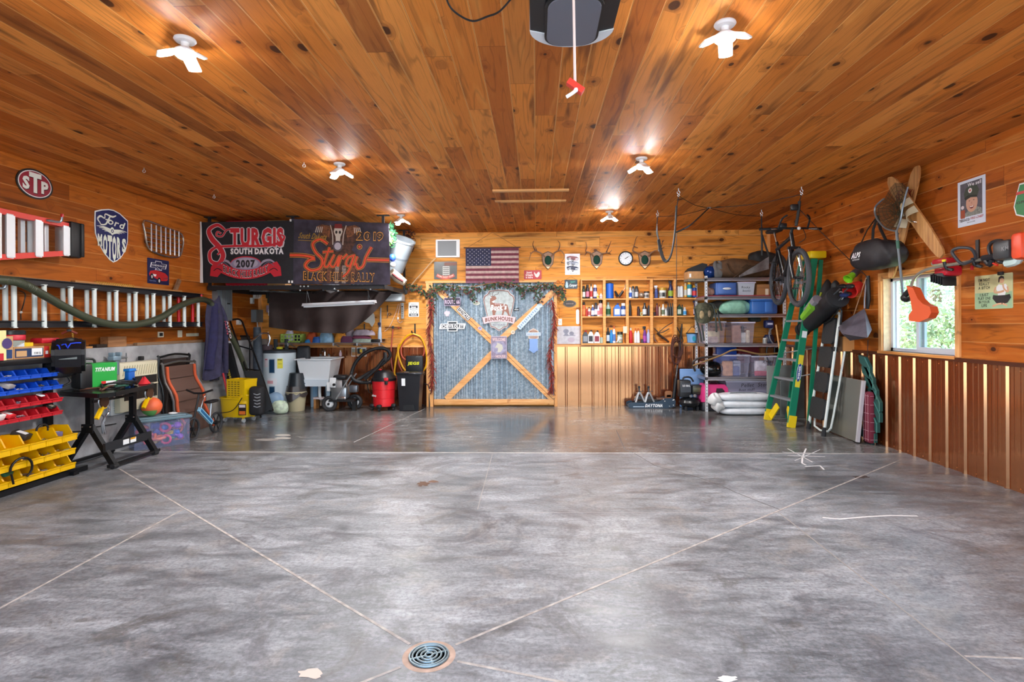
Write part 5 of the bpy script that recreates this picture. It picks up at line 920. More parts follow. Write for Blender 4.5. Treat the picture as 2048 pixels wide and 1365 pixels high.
# ================================================================ ceiling storage rack
k=N('ceiling_rack','black steel storage rack hung from the ceiling in the back left corner','rack');RK=c('26282c',.45,.3)
YR0,YR1=7.93,9.20;XR0,XR1=XL+.05,A(767,570,7.93).x;ZR=1.965
k.p('front_beam').beam((XR0,YR0,ZR),(XR1,YR0,ZR),.04,.06,RK);k.p('back_beam').beam((XR0,YR1,ZR),(XR1+.05,YR1,ZR),.04,.06,RK);k.p('side_beam').beam((XR1,YR0,ZR),(XR1+.0,YR1,ZR),.04,.06,RK);k.p('side_beam').beam((XR0,YR0,ZR),(XR0,YR1,ZR),.04,.06,RK)
g=k.p('cross_bar'); 
for x in(-4.2,-3.7,-3.1,-2.5):g.beam((x,YR0,ZR-.02),(x,YR1,ZR-.02),.035,.02,RK)
g.beam((-4.2,YR0,ZR-.04),(-3.1,YR1,ZR-.04),.03,.02,RK);g.beam((-3.1,YR0,ZR-.04),(-3.9,YR1,ZR-.04),.03,.02,RK)
g=k.p('wire_deck'); 
x=XR0
while x<XR1:g.beam((x,YR0,ZR+.035),(x,YR1,ZR+.035),.004,.004,c('6c6e72',.4,.5));x+=.065
for x,y in((XR1,YR0),(XR1,YR1),(XR0+.02,YR0),(-3.55,YR0)):
    g=k.p('hanger_post');g.beam((x,y,ZR),(x,y,ZC-.004),.035,.035,RK,up=Y3);g.box((x,y,ZC-.008),(.18,.06,.012),RK)
    for i in range(9):g.box((x,y-.0185,ZR+.12+i*.10),(.008,.002,.012),c('0c0c0d'))
for px,py in((601,573),(608,573),(616,573),(600,581),(669,578),(676,582),(741,579)):k.p('bolt').sph(A(px,py,7.90),.012,c('e0e4e8',.3,.6),8)
# --- banners
def banner(name,lb,px,YY,seed,mat,sag=.0):
    """px: four corners tl,tr,br,bl; returns node and flat frame for the print, laid 2 cm in front"""
    q=[A(*p,YY)for p in px];k=N(name,lb,'banner','rally banners on the storage rack');random.seed(seed);ph=random.random()*5
    f=lambda u,v:tuple((q[0].lerp(q[1],u)).lerp(q[3].lerp(q[2],u),v)+V((0,.006*math.sin(u*17+ph+v*2)*(.3+.7*v),-sag*math.sin(math.pi*u)*(1-v))))
    k.p('cloth').grid(f,40,10,mat,t=.003);o=(q[0]+q[1]+q[2]+q[3])/4;w=((q[1]-q[0]).length+(q[2]-q[3]).length)/2;h=((q[0]-q[3]).length+(q[1]-q[2]).length)/2
    return k,fr(o+V((0,-.016,0)),(q[1]-q[0]+q[2]-q[3])),w,h
BK=c('1c1c22',.75,0,.15);CRM=c('c22634',.6);SIL=c('cfc6cc',.6);GRY=c('9a90a4',.6)
k,M,w,h=banner('rally_banner','black Sturgis South Dakota 2007 rally banner with red lettering',((397,445),(588,441),(586,568),(401,566)),7.84,1,BK)
k.p('hoist_edge','white canvas edge').grid(lambda u,v:(lambda P:(P.x,P.y-.006+.004*math.sin(v*12),P.z))(A(396.5+7*u+3.5*v,444+122*v,7.82)),2,10,c('d8dade',.7),t=.004)
g=k.p('print','red and silver lettering');g.flat=True
def bl_(txt,sz,mt,ml,x,y,fit,z=.001,wt='x',off=.012,**kw):
    for dx,dy in((-off,0),(off,0),(0,off),(0,-off),(off,-off),(off*1.4,-off*1.4)):g.tx(txt,M,sz,ml,z,wt,x+dx,y+dy,fit=fit,**kw)
    g.tx(txt,M,sz,mt,z+.0015,wt,x,y,fit=fit,**kw)
bl_('TURGIS',h*.27,CRM,SIL,w*.12,h*.24,w*.56)
for zz,ww,mt in((.001,.075,SIL),(.0025,.055,CRM)):
    g.line([(-.22*w,.36*h),(-.30*w,.44*h),(-.39*w,.36*h),(-.36*w,.22*h),(-.28*w,.08*h),(-.24*w,-.06*h),(-.29*w,-.18*h),(-.37*w,-.14*h),(-.38*w,.0*h),(-.31*w,.08*h),(-.27*w,.02*h),(-.30*w,-.04*h)],[ww*.5,ww*.8,ww,ww*1.3,ww*1.3,ww*1.2,ww,ww*.9,ww*.8,ww*.6,ww*.5,ww*.4],M,mt,zz,sm=6)
    g.line([(-.30*w,.09*h),(-.1*w,.10*h),(.2*w,.10*h),(.36*w,.15*h),(.41*w,.24*h),(.37*w,.28*h)],[ww*.6,ww*.6,ww*.6,ww*.7,ww*.5,ww*.3],M,mt,zz,sm=5)
    g.line([(-.26*w,.30*h),(-.30*w,.33*h),(-.31*w,.27*h),(-.25*w,.26*h),(-.2*w,.36*h),(-.12*w,.36*h)],ww*.4,M,mt,zz,sm=4)
bl_('SOUTH DAKOTA',h*.085,c('e8e6ea',.6),c('4a4654'),w*.12,h*.015,w*.56,off=.006)
g.fl(circ(w*.165,36,h*.125),M@T(0,-h*.19,0),CRM,.001);g.fl(circ(w*.158,36,h*.108),M@T(0,-h*.19,0),c('8d84a0',.6),.002);g.fl(circ(w*.13,36,h*.085),M@T(0,-h*.18,0),c('a8a0b4',.6),.0028);g.tx('2007',M,h*.11,c('16151c'),.004,'x',0,-h*.185,fit=w*.20)
for s_ in(-1,1):
    g.line([(s_*.15*w,-.22*h),(s_*.19*w,-.15*h),(s_*.26*w,-.13*h),(s_*.33*w,-.20*h)],[.01,.035,.03,.008],M,GRY,.002,sm=5);g.line([(s_*.17*w,-.24*h),(s_*.24*w,-.16*h),(s_*.30*w,-.22*h)],[.006,.016,.006],M,c('5c566c'),.003,sm=5)
arcp=[(-.27*w+.54*w*i/14,-.36*h+.12*h*((2*i/14-1)**2))for i in range(15)];g.line(arcp,.15,M,c('101014'),.0015);g.line(arcp,.135,M,CRM,.0025)
for s_ in(-1,1):g.fl([(s_*a*w,b*h)for a,b in((.24,-.20),(.33,-.15),(.37,-.24),(.38,-.38),(.30,-.40),(.26,-.33))],M,c('b82030',.6),.003);g.line([(s_*.25*w,-.30*h),(s_*.30*w,-.26*h),(s_*.34*w,-.30*h)],.012,M,c('181014'),.004,sm=3)
for zz,mt,dx in((.004,SIL,.0),(.0055,c('18141a'),.0)):g.tx('BLACK HILLS RALLY',M,h*(.10 if zz<.005 else .09),mt,zz,'x' if zz<.005 else 'b',0,-.255*h,fit=w*.48,arc=-.10*h*1.0)
PUR=c('3a3444',.75,0,.55,sc=5)
k,M,w,h=banner('rally_banner','smoky purple 2019 Sturgis Black Hills Rally banner with a skeleton biker',((580,438),(778,447),(781,570),(582,569)),7.85,2,PUR)
g=k.p('print','orange script and skeleton rider artwork');g.flat=True;ORG=c('d84a26',.6);TAN=c('c98a3c',.6);BONE=c('c8bcb0',.6);BRN=c('5a3220',.6)
g.fl([(a*w,b*h)for a,b in((-.20,.44),(-.06,.42),(.06,.42),(.17,.44),(.20,.30),(.12,.05),(.22,-.1),(.16,-.46),(-.18,-.46),(-.20,-.05),(-.12,.1),(-.22,.3))],M,c('4a2c20',.7,0,.6,sc=22),.0005)
for s_ in(-1,1):
    g.fl([(s_*a*w-.02*w,b*h)for a,b in((.07,.40),(.16,.44),(.22,.40),(.14,.26),(.09,.24))],M,c('7a4a2c',.7,0,.6,sc=30),.001);g.line([(s_*.08*w-.02*w,.43*h),(s_*.055*w-.02*w,.28*h),(s_*.05*w-.02*w,.12*h)],.014,M,c('b8aca0'),.002,sm=3)
    for i in range(4):g.line([(s_*(.16+.018*i)*w-.02*w,.40*h),(s_*(.168+.02*i)*w-.02*w,.31*h)],.012,M,BONE,.0025)
g.fl([(x*w-.02*w,y*h)for x,y in((-.035,.40),(.035,.40),(.045,.33),(.025,.25),(.02,.17),(-.02,.17),(-.025,.25),(-.045,.33))],M,BONE,.002);g.fl([(x*w-.02*w,y*h)for x,y in((-.04,.38),(.04,.38),(.035,.45),(-.035,.45))],M,c('7a2020'),.003)
for s_ in(-1,1):g.fl([(s_*.018*w-.02*w+a,.32*h+b)for a,b in circ(.012*w,10,.025*h)],M,c('1a1210'),.003)
g.fl([(-.02*w+a,.10*h+b)for a,b in circ(.045*w,20,.08*h)],M,c('b0a8b4'),.003);g.ring(.034*w,.05*w,M@T(-.02*w,.10*h,0),c('4a4048'),.0035,ry=h*.085/(.05*w))
for x0 in(-.18,-.10,-.02,.05,.14):g.rc((x0-.02)*w,-.48*h,(x0+.02)*w,-.20*h,M,c('8a7a74' if x0 in(-.02,.05)else '6a4030',.7,0,.5,sc=40),.001)
for zz,k_,mt in((.004,1.6,TAN),(.005,1.25,c('16100e')),(.006,.8,ORG)):
    e=.022*k_*1.25
    g.line([(-.12*w,.13*h),(-.20*w,.20*h),(-.27*w,.13*h),(-.24*w,.0),(-.17*w,-.12*h),(-.19*w,-.25*h),(-.28*w,-.29*h),(-.34*w,-.22*h),(-.30*w,-.13*h),(-.24*w,-.11*h)],e*1.3,M,mt,zz,sm=6)
    g.line([(-.5*w,-.06*h),(-.36*w,-.06*h),(-.25*w,-.09*h)],e*1.5,M,mt,zz,sm=4)
    g.line([(.28*w,-.10*h),(.5*w,-.10*h)],e*1.5,M,mt,zz);g.line([(.32*w,.10*h),(.27*w,-.05*h),(.24*w,-.2*h),(.19*w,-.24*h),(.17*w,-.16*h)],e*1.2,M,mt,zz,sm=5)
    for q in(((-.10,.08),(-.15,-.18),(-.12,-.23),(-.09,-.15)),((-.17,-.0),(-.06,.02)),((-.05,-.03),(-.09,-.18),(-.05,-.22),(-.0,-.05),(-.02,-.22)),((.02,-.04),(-.01,-.22)),((.03,-.10),(.08,-.02)),((.14,-.04),(.09,-.08),(.07,-.18),(.11,-.2),(.15,-.02),(.10,-.28),(.04,-.38)),((.18,-.05),(.15,-.2))):g.line([(a*w,b*h)for a,b in q],e,M,mt,zz,sm=4)
    g.fl([(.20*w+a,.10*h+b)for a,b in circ(e*.9,14)],M,mt,zz)
for zz,sz,wt,mt in((.004,.13,'x',TAN),(.0055,.115,'b',c('20100c'))):g.tx('2019',M,h*sz,mt,zz,wt,w*.30,h*.27,fit=w*.27*(1 if zz<.005 else .97));g.tx('BLACK HILLS RALLY',M,h*sz,mt,zz,wt,-w*.0,-h*.375,fit=w*.72*(1 if zz<.005 else .985))
g.tx('South Dakota',M,h*.09,c('a07c2c'),.005,'b',-w*.28,h*.25,fit=w*.28,sh=.35,rot=-2);g.line([(-.42*w,.18*h),(-.15*w,.17*h)],.008,M,c('a07c2c'),.005)
for px,py in((581,441),(578,564),(584,564)):k.p('clip','white clip').rb(tuple(A(px,py,7.80)),(.025,.01,.035),.003,c('e8e8ea',.4))
# --- things stored on the rack
ZD=ZR+.04
def onrack(px0,px1,yt,Y,d,lb,nm,cat,mat,r=.03):
    a,b=A(px0,yt,Y),A(px1,yt,Y);k=N(nm,lb,cat);k.rb(((a.x+b.x)/2,Y+d/2,(ZD+a.z)/2),(b.x-a.x,d,a.z-ZD),r,mat,seg=3);return k
onrack(449,530,441,8.12,.5,'red plastic tote on the ceiling rack behind the 2007 banner','storage_tote','storage bin',c('c4243a',.45));onrack(534,570,441,8.1,.5,'cardboard box on the ceiling rack beside the red tote','cardboard_box','box',CARD,.004);onrack(700,760,443,8.5,.45,'dark green artificial tree bundle on the ceiling rack','christmas_tree','artificial tree',c('173a30',.9,0,.5,sc=30))
k=N('storage_tote','white rounded tub lid showing above the 2019 banner','storage bin');p=A(658,440,8.35);k.sph((p.x,8.4,ZD+.40),(.19,.2,.50),c('c8c4c8',.5),20)
k=N('trash_can','grey round trash can lying on the right end of the ceiling rack','trash can');a,b=A(792,500,8.75),A(812,515,8.5);M=fr(A(786,540,8.7),V((0,1,0)),V((.75,0,-.55))); 
k.lathe([(.14,-.25),(.19,.25),(.20,.26),(.20,.29),(.17,.29),(.12,-.2),(0,-.22)],c('8f979e',.4),TV(V((A(797,512,8.75).x,8.75,A(797,512,8.75).z)),ry=22,rx=18),28);k.p('rim_band').lathe([(.162,-.03),(.168,.0),(.164,.01)],c('6a727a',.4),TV(A(797,512,8.75),ry=22,rx=18),28)
k=N('storage_bag','cream and maroon striped cushion roll hanging off the ceiling rack end','cushion');q=A(795,556,8.4);k.tube([q+V((-.10,0,.10)),q+V((0,0,.0)),q+V((.12,0,-.08))],[.06,.075,.05],c('c8b49c',.8),n=12,sm=3);k.p('stripe').tube([q+V((-.06,-.07,.06)),q+V((.02,-.075,-.01)),q+V((.10,-.055,-.06))],.018,c('6a2c30',.8))
k=N('christmas_garland','green and white garland trim at the end of the ceiling rack','garland',kind=None);cloud(k,A(783,470,8.3),(.06,.08,.18),160,.04,c('2f6a44',.8,0,.5));cloud(k,A(781,478,8.25),(.04,.05,.12),60,.03,c('a8d878',.8))
k=N('snow_decoration','blue and white decorated pole at the end of the ceiling rack','pole');k.tube([A(771,447,8.2),A(780,478,8.25)],.014,WHITE);k.p('blue_ornament').sph(A(785,516,8.3),(.05,.05,.06),c('2a50b0',.4));k.p('white_ornament').sph(A(786,530,8.3),(.04,.04,.04),WHITE)
cloud(N('dried_flowers','brown dried flowers sticking out behind the grey trash can','dried flowers'),A(820,480,9.2),(.08,.06,.22),160,.03,c('5a2e20',.8,0,.4))
# --- tarp and tube light
TP=c('2b1c1a',.8,0,.15)
k=N('tarp_curtain','dark brown tarp hung as a swag below the ceiling rack','tarp'); 
def tp(u,v):
    xl,xr=538+u*244,0;top=584;bot=655+12*math.sin(min(1,u/.55)*1.57)if u<.62 else 667-78*((u-.62)/.38)**1.35
    x=xl;y=top+(bot-top)*v;return tuple(A(x,y,8.62+.035*math.sin(u*26+v*5*(u-.5))*v))
k.grid(tp,90,14,TP,t=.004)
k=N('shop_light','white tube shop light hanging on chains in front of the brown tarp','shop light');a,b=A(607,611,8.0),A(751,604,8.0);d=(b-a)
k.p('reflector').add([tuple(a+V((0,dy,dz)))for dy,dz in((-.07,-.015),(-.04,.025),(.04,.025),(.07,-.015))]+[tuple(b+V((0,dy,dz)))for dy,dz in((-.07,-.015),(-.04,.025),(.04,.025),(.07,-.015))],[(0,1,5,4),(1,2,6,5),(2,3,7,6),(0,4,7,3),(0,3,2,1),(4,5,6,7)],c('d4d8e0',.35,.3))
for dy in(-.035,.035):k.p('tube').cyl(a+V((.02,dy,-.022)),b+V((-.02,dy,-.022)),.014,c('dfe4ec',.3))
for px,p2 in((617,613),(617,620),(740,736),(738,741)):k.p('chain').tube([A(px-3,582,8.02),A(p2,606-(3 if px>700 else 0),8.0)],.005,c('303236',.4,.6))
for px in(545,552):
    pass
k=N('hanging_tools','cluster of small hand tools hanging in the back left corner','tools'); 
for i,(px,py,col)in enumerate(((538,600,'2a3a34'),(541,612,'e0e4e8'),(536,618,'9a8aa0'),(540,625,'f0f2f8'),(535,590,'1c2424'))):k.rb(tuple(A(px,py,9.0)),(.05,.04,.12),.012,c(col,.4))
# ================================================================ barn door
def galv():
    t=NT('galvanised_sheet');x,y,z,g=t.pos();n=t.noise(g,26,4,.7,.5);n2=t.noise(t.vec(t.ma('MULTIPLY',x,3.),0.,t.ma('MULTIPLY',z,.5)),1.5,3)
    col=t.ramp(n,(.3,'74889a'),(.5,'9db2c2'),(.7,'c8d8e2'));col=t.mix(t.step(n2,.45,.65,0.,.35),col,lin('6e8398'))
    t.set(t.p.inputs['Base Color'],col);t.p.inputs['Metallic'].default_value=.45;t.p.inputs['Roughness'].default_value=.38;return t.m
GALV=galv();YD=YB-.07
def D(px,py,o=0):return A(px,py,YD-o)
d1=N('door_1',kind='structure')
zt,zb=D(990,566).z,D(990,800).z
g=d1.p('corrugated_panel');pts=[];n_=220; 
for i in range(n_+1):
    x=DX0+(DX1-DX0)*i/n_;pts.append((x,YD+.006*math.cos(2*math.pi*(x-DX0)/.0425)))
vs=[q for x,y in pts for q in((x,y,zb),(x,y,zt))];g.add(vs,[(2*i,2*i+2,2*i+3,2*i+1)for i in range(n_)],GALV)
g.bx(DX0,DX1,YD+.012,YD+.02,zb-.08,zt,c('4a545c',.6))
TRD=lumber('brace_pine','d4914e','eab478','a86830',ax='x')
g=d1.p('bottom_rail');a,b=D(868,799,.02),D(1108,810,.02);g.rb(((a.x+b.x)/2,YD-.02,(a.z+b.z)/2),(b.x-a.x,.04,a.z-b.z),.003,TRD)
for(a,b),nm in((((871,576),(990,688)),0),(((990,688),(1106,799)),1),(((1107,584),(990,690)),2),(((990,702),(893,799)),3)):
    g=d1.p('diagonal_brace');g.beam(D(*a,.024),D(*b,.024),.105,.034,TRD,up=Y3);g.beam(D(*a,.042),D(*b,.042),.006,.002,c('5a3416'),up=Y3)if nm in(0,1)else None
t_=N('trim_3',kind='structure');a,b=BW(854,570,.03),BW(867,570,.03);t_.bx(a.x,b.x,YB-.12,YB-.004,0,zt,TRIM)
t_=N('trim_4',kind='structure');t_.bx(DX1,DX1+.05,YB-.09,YB-.004,0,zt,TRIM)
t_=N('trim_5',kind='structure');t_.bx(DX0-.12,DX1+.05,YB-.13,YB-.004,zt,zt+.035,TRIMX)
def rD(x0,y0,x1,y1,o=.05):return rBY(x0,y0,x1,y1,YD-o)
# --- signs on the door
M,w,h=rD(888,596,921,612);k=sign('metal_sign','small dark purple ROUTE 66 plate on the barn door','sign',M,w,h,c('c8b4d4',.4));k.rc(-w*.48,-h*.44,w*.48,h*.44,I4,c('2a2038',.4),.003);k.tx('ROUTE 66',I4,h*.48,c('d8c4dc'),.004,'b',fit=w*.88)
M,w,h=rD(878,643,932,663,.02);k=N('metal_sign','white Chevrolet bowtie sign on the barn door','sign',M=M);k.flat=True;bowtie(k,0,0,w,h,WHITE,c('e6ecf0'),.001);k.pr([(-w*.15,h*.25),(w*.15,h*.25),(w*.15,h*.42),(-w*.15,h*.42)],I4,.001,c('15202a'),.003);k.pr([(-w*.15,-h*.42),(w*.15,-h*.42),(w*.15,-h*.25),(-w*.15,-h*.25)],I4,.001,c('15202a'),.003)
k.rc(-w*.40,-h*.19,w*.40,h*.19,I4,c('15202a'),.003);k.tx('CHEVROLET',I4,h*.30,WHITE,.0045,'x',fit=w*.78)
M,w,h=rD(963,579,1033,663,.02);k=N('wooden_sign',"large Big Buck's Bunkhouse sign with a deer in the middle of the barn door",'sign',M=M);k.flat=True;RB=c('8a5a54',.6);PG=c('b9c2c2',.6,0,.2)
SH=[(-.46,.26),(-.43,.34),(-.33,.40),(-.28,.47),(-.1,.49),(0,.5),(.1,.49),(.28,.47),(.33,.40),(.43,.34),(.46,.26),(.42,.1),(.36,-.1),(.3,-.25),(.24,-.40),(.12,-.43),(0,-.5),(-.12,-.43),(-.24,-.40),(-.3,-.25),(-.36,-.1),(-.42,.1)]
k.pr([(a*w,b*h)for a,b in SH],I4,.01,c('dcd4d4'));k.fl([(a*w*.97,b*h*.97)for a,b in SH],I4,RB,.0108);k.fl([(a*w*.92,b*h*.93)for a,b in SH],I4,PG,.0116)
DEER=[(-.20,.30),(-.25,.34),(-.17,.335),(-.10,.33),(-.06,.28),(-.10,.25),(-.14,.22),(-.12,.16),(.12,.155),(.24,.13),(.27,.05),(.30,-.08),(.34,-.18),(.29,-.17),(.22,-.05),(.16,-.02),(.10,-.18),(.06,-.18),(.10,-.02),(-.06,-.0),(-.10,-.06),(-.12,-.18),(-.17,-.18),(-.19,-.04),(-.24,.06),(-.26,.2),(-.25,.28)]
k.fl([(a*w,b*h)for a,b in DEER],I4,c('9a6a5c',.6),.0122);k.line([(-.16*w,.32*h),(-.10*w,.37*h),(-.03*w,.38*h),(.0,.43*h)],.008,I4,c('4a3030'),.0125,sm=3);k.line([(-.18*w,.33*h),(-.18*w,.40*h),(-.14*w,.44*h)],.008,I4,c('4a3030'),.0125,sm=3);k.fl([(-.21*w,.2*h),(-.12*w,.24*h),(-.14*w,.17*h)],I4,WHITE,.0125)
k.tx("Buck's",I4,h*.12,WHITE,.0135,'x',-.02*w,.07*h,fit=w*.46,sh=.2,rot=3);k.tx('BIG',I4,h*.05,c('c8a0a0'),.013,'b',-.05*w,.15*h);k.line([(-.1*w,-.0*h),(.0,-.015*h),(.12*w,.01*h)],.01,I4,WHITE,.0135,sm=3)
rb=[(-.5,-.17),(-.2,-.12),(0,-.11),(.2,-.12),(.5,-.17),(.44,-.33),(.2,-.28),(0,-.27),(-.2,-.28),(-.44,-.33)];k.pr([(a*w,b*h)for a,b in rb],I4,.006,c('6a4444'),.012);k.fl([(a*w*.97,b*h*.97-.003)for a,b in rb],I4,c('dcc8cc'),.0188);k.tx('BUNKHOUSE',I4,h*.085,RB,.0195,'x',0,-h*.235,fit=w*.80,arc=h*.04);k.tx('RETREATS',I4,h*.05,c('7a7890'),.0125,'b',0,-h*.345,fit=w*.36)
M,w,h=rD(982,673,1014,718,.075);k=sign('wooden_sign','purple-grey WELCOME horse sign where the door braces cross','sign',M,w,h,c('c8c0d4',.5),t=.006);k.rc(-w*.48,-h*.48,w*.48,h*.48,I4,c('8d8096',.6,0,.25),.0068);k.fl(circ(w*.47,24,h*.30),I4,c('9c98b4',.6,0,.3),.0075)
k.fl([(-.10*w,.16*h),(-.16*w,.22*h),(-.05*w,.20*h),(.2*w,.12*h),(.26*w,-.04*h),(.1*w,-.2*h),(-.1*w,-.22*h),(-.06*w,-.02*h),(-.26*w,.0)],I4,c('c4c2b4',.6),.0082);k.tx('WELCOME',I4,h*.13,c('dcc0c0'),.0088,'x',0,h*.36,fit=w*.82);k.tx('HOUSE',I4,h*.11,c('dcc0c0'),.0088,'x',w*.1,-h*.39,fit=w*.62);k.tx('to our',I4,h*.04,c('dcc0c0'),.0088,'b',-w*.34,-h*.38)
# stickers on the braces
def along(a,b,w_,mat,lb,nm='sticker',z=.048):
    p,q=D(*a,z),D(*b,z);u=q-p;L=u.length;k=N(nm,lb,'sticker',M=fr((p+q)/2,u,V((-u.z,0,u.x))));k.flat=True;k.pr(rrect(L,w_,.006),I4,.002,mat);return k,L
k,L=along((916,616),(939,639),.095,c('101214'),'black and white sticker with bold lettering on the upper left door brace');k.rc(-L*.47,-.040,L*.47,.040,I4,c('e8e8e8'),.003);k.tx('BANGTAILS',I4,.058,c('14181c'),.004,'x',fit=L*.88)
k,L=along((1037,657),(1077,615),.085,c('c8dce8'),'long pale blue printed sticker on the upper right door brace')
for i in range(11):k.rc(-L*.45+i*L*.083,-.025+.008*(i%3),-L*.45+i*L*.083+L*.05,.024-.006*(i%2),I4,c('8aa4c4'),.003)
M,w,h=rD(1074,607,1085,616,.046);k=N('sticker','round pale blue sticker high on the right door brace','sticker',M=M);k.pr(circ(w/2,20,h/2),I4,.002,c('c4d8e4'));k.flat=True
M,w,h=rD(1022,661,1030,669,.046);k=N('sticker','small round white sticker near the centre on the right door brace','sticker',M=M);k.pr(circ(w/2,20,h/2),I4,.002,c('e8d8c8'));k.fl(circ(w*.25,12),I4,c('b0a090'),.003);k.flat=True
M,w,h=rD(955,653,965,662,.046);k=N('sticker','small purple and white sticker on the left door brace','sticker',M=M);k.pr([(-w/2,0),(-w*.1,h/2),(w/2,h*.1),(w*.2,-h/2)],I4,.002,c('b8b0cc'));k.fl([(-w*.3,0),(0,h*.3),(w*.2,0)],I4,c('6a5c8c'),.003);k.flat=True
M,w,h=rD(946,603,960,611,.012);k=N('sticker','oval white sticker between ROUTE 66 and the bunkhouse sign','sticker',M=M);k.pr(circ(w/2,24,h/2),I4,.003,c('e4e8dc'));k.fl([(-.01,h*.3),(.01,h*.3),(0,h*.75)],I4,c('2c3030'),.004);k.tx('TEES',I4,h*.3,c('c4c8b0'),.004,'b');k.flat=True
M,w,h=rD(888,621,900,633,.012);k=N('sticker','pink and white animal-shaped sticker under the ROUTE 66 plate','sticker',M=M);k.pr([(a*w,b*h)for a,b in((-.5,-.1),(-.45,.2),(-.2,.3),(-.1,.5),(.1,.3),(.45,.3),(.5,-.1),(.3,-.2),(.25,-.5),(-.2,-.5),(-.25,-.2))],I4,.003,c('d8c4d0'));k.flat=True
M,w,h=rD(1028,616,1038,623,.012);k=N('sticker','tiny black cross-shaped sticker right of the bunkhouse sign','sticker',M=M);k.pr([(a*w,b*h)for a,b in((-.5,-.5),(-.5,.5),(-.2,.15),(.2,.5),(.5,.5),(.5,-.5),(.1,-.3))],I4,.003,c('1c2228'));k.rc(-w*.4,-h*.1,w*.4,h*.1,I4,c('d8e0e4'),.004);k.flat=True
M,w,h=rD(1052,657,1082,707,.012);k=N('wall_plaque','Harley-Davidson bottle opener plaque with a chrome shield on the barn door','plaque',M=M);k.flat=True
k.pr([(a*w,b*h)for a,b in((-.35,.38),(-.2,.44),(0,.5),(.2,.44),(.35,.38),(.35,.1),(.2,.04),(-.2,.04),(-.35,.1))],I4,.004,c('d8c8bc'));k.fl([(a*w*.85,b*h*.98)for a,b in((-.35,.38),(0,.48),(.35,.38),(.35,.12),(0,.06),(-.35,.12))],I4,c('b49888'),.005);k.pr([(-w*.5,h*.20),(w*.5,h*.20),(w*.48,h*.33),(-w*.48,h*.33)],I4,.004,c('c8d8e8'),.006);k.tx('HARLEY-DAVIDSON',I4,h*.06,c('6a88b8'),.0108,'b',0,h*.265,fit=w*.86);k.tx('MOTOR',I4,h*.05,c('8a4a38'),.0055,'b',0,h*.37);k.tx('CYCLES',I4,h*.05,c('8a4a38'),.0055,'b',0,h*.13)
g=k.p('chrome_shield','chrome shield');g.pr([(a*w,b*h)for a,b in((-.27,.08),(.27,.08),(.28,-.05),(.26,-.28),(.34,-.36),(0,-.5),(-.34,-.36),(-.26,-.28),(-.28,-.05))],I4,.012,c('5f7090',.25,.7));g.flat=True
# --- red twig garlands and the long garland
def twig(lb,x0,pxy,seed,lm=('8a2c24','6a2420')):
    random.seed(seed);k=N('berry_garland',lb,'garland');P=[BW(a,b,.15)for a,b in pxy];k.p('stem').tube(P,.008,c('5a3828',.8),sm=4);g=k.p('twigs',kind='stuff');PC=catmull(P,14)
    for q in PC[::1]:
        for _ in range(3):
            a=random.uniform(-.8,.8)+(math.pi if random.random()<.5 else 0)*.0;dd=V((math.sin(a)*.9,random.uniform(-.6,.1),-abs(math.cos(a))));l=random.uniform(.06,.16);g.tube([q,q+dd*l*.6,q+dd*l],[.0065,.005,.003],c(random.choice(['8a2c24','6a2420','9c3a2a','70301c']),.7),n=4)
        if random.random()<.5:g.sph(tuple(q+V((random.uniform(-.05,.05),-.03,random.uniform(-.05,.05)))),.010,c('a02828',.4),6)
    return k
twig('red twig garland hanging down the left side of the barn door',0,((860,598),(863,625),(858,660),(862,700),(866,740),(864,775)),3);twig('red twig garland hanging down the right side of the barn door',0,((1104,600),(1110,640),(1103,680),(1100,715),(1103,750),(1102,778)),4)
random.seed(9);k=N('leaf_garland','long green leafy garland with red berries draped along the top of the barn door','garland');GP=[BW(a,b,.16)for a,b in((813,574),(835,572),(852,585),(866,578),(885,570),(915,573),(945,574),(975,568),(1005,566),(1035,571),(1065,573),(1090,569),(1112,573),(1128,576))]
k.p('vine').tube(GP,.007,c('9a7848',.8),sm=5);g=k.p('leaves',kind='stuff');g2=k.p('berries',kind='stuff')
for q in catmull(GP,16):
    for _ in range(2):
        p=q+V((random.gauss(0,.03),random.uniform(-.05,.03),random.gauss(-.03,.035)));a=V((random.uniform(-1,1),random.uniform(-.5,.5),random.uniform(-1,.3))).normalized();b=a.cross(Y3).normalized()*.018;l=random.uniform(.04,.07);g.add([p,p+a*l*.5+b,p+a*l,p+a*l*.5-b],[(0,1,2,3)],c(random.choice(['26402a','33502e','1e3424','405a34','5c3428']),.7))
    if random.random()<.7:g2.sph(tuple(q+V((random.gauss(0,.03),-.05,random.gauss(-.06,.05)))),.009,c('8a2428',.4),6)
for i,(cx_,cy_)in enumerate(((905,590),(943,592),(1078,592),(1125,590),(1045,583),(866,600))):
    q=BW(cx_,cy_,.16)
    for _ in range(26):p=q+V((random.gauss(0,.035),random.uniform(-.03,.03),random.gauss(0,.06)));a=V((random.uniform(-1,1),0,random.uniform(-1,.1))).normalized();b=a.cross(Y3).normalized()*.016;g.add([p,p+a*.025+b,p+a*.05,p+a*.025-b],[(0,1,2,3)],c(random.choice(['26402a','33502e','1e3424','5c2428']),.7))
q=BW(1121,565,.16);k=N('bow','orange ribbon bow at the right end of the leafy garland','bow'); 
for s_ in(-1,1):k.tube([q,q+V((s_*.05,-.02,.03)),q+V((s_*.07,-.02,-.01)),q+V((s_*.02,-.01,-.02))],.016,c('d88850',.6),n=6,sm=3,flat=.4)
k.sph(tuple(q),.02,c('c87440',.6),8)
k=N('branch','bare diagonal stick leaning from the rack up to the white vent','stick');k.tube([BW(806,594,.1),BW(826,566,.1),BW(845,545,.09),BW(858,530,.08),BW(871,517,.06)],.009,c('d8b890',.7),sm=3)
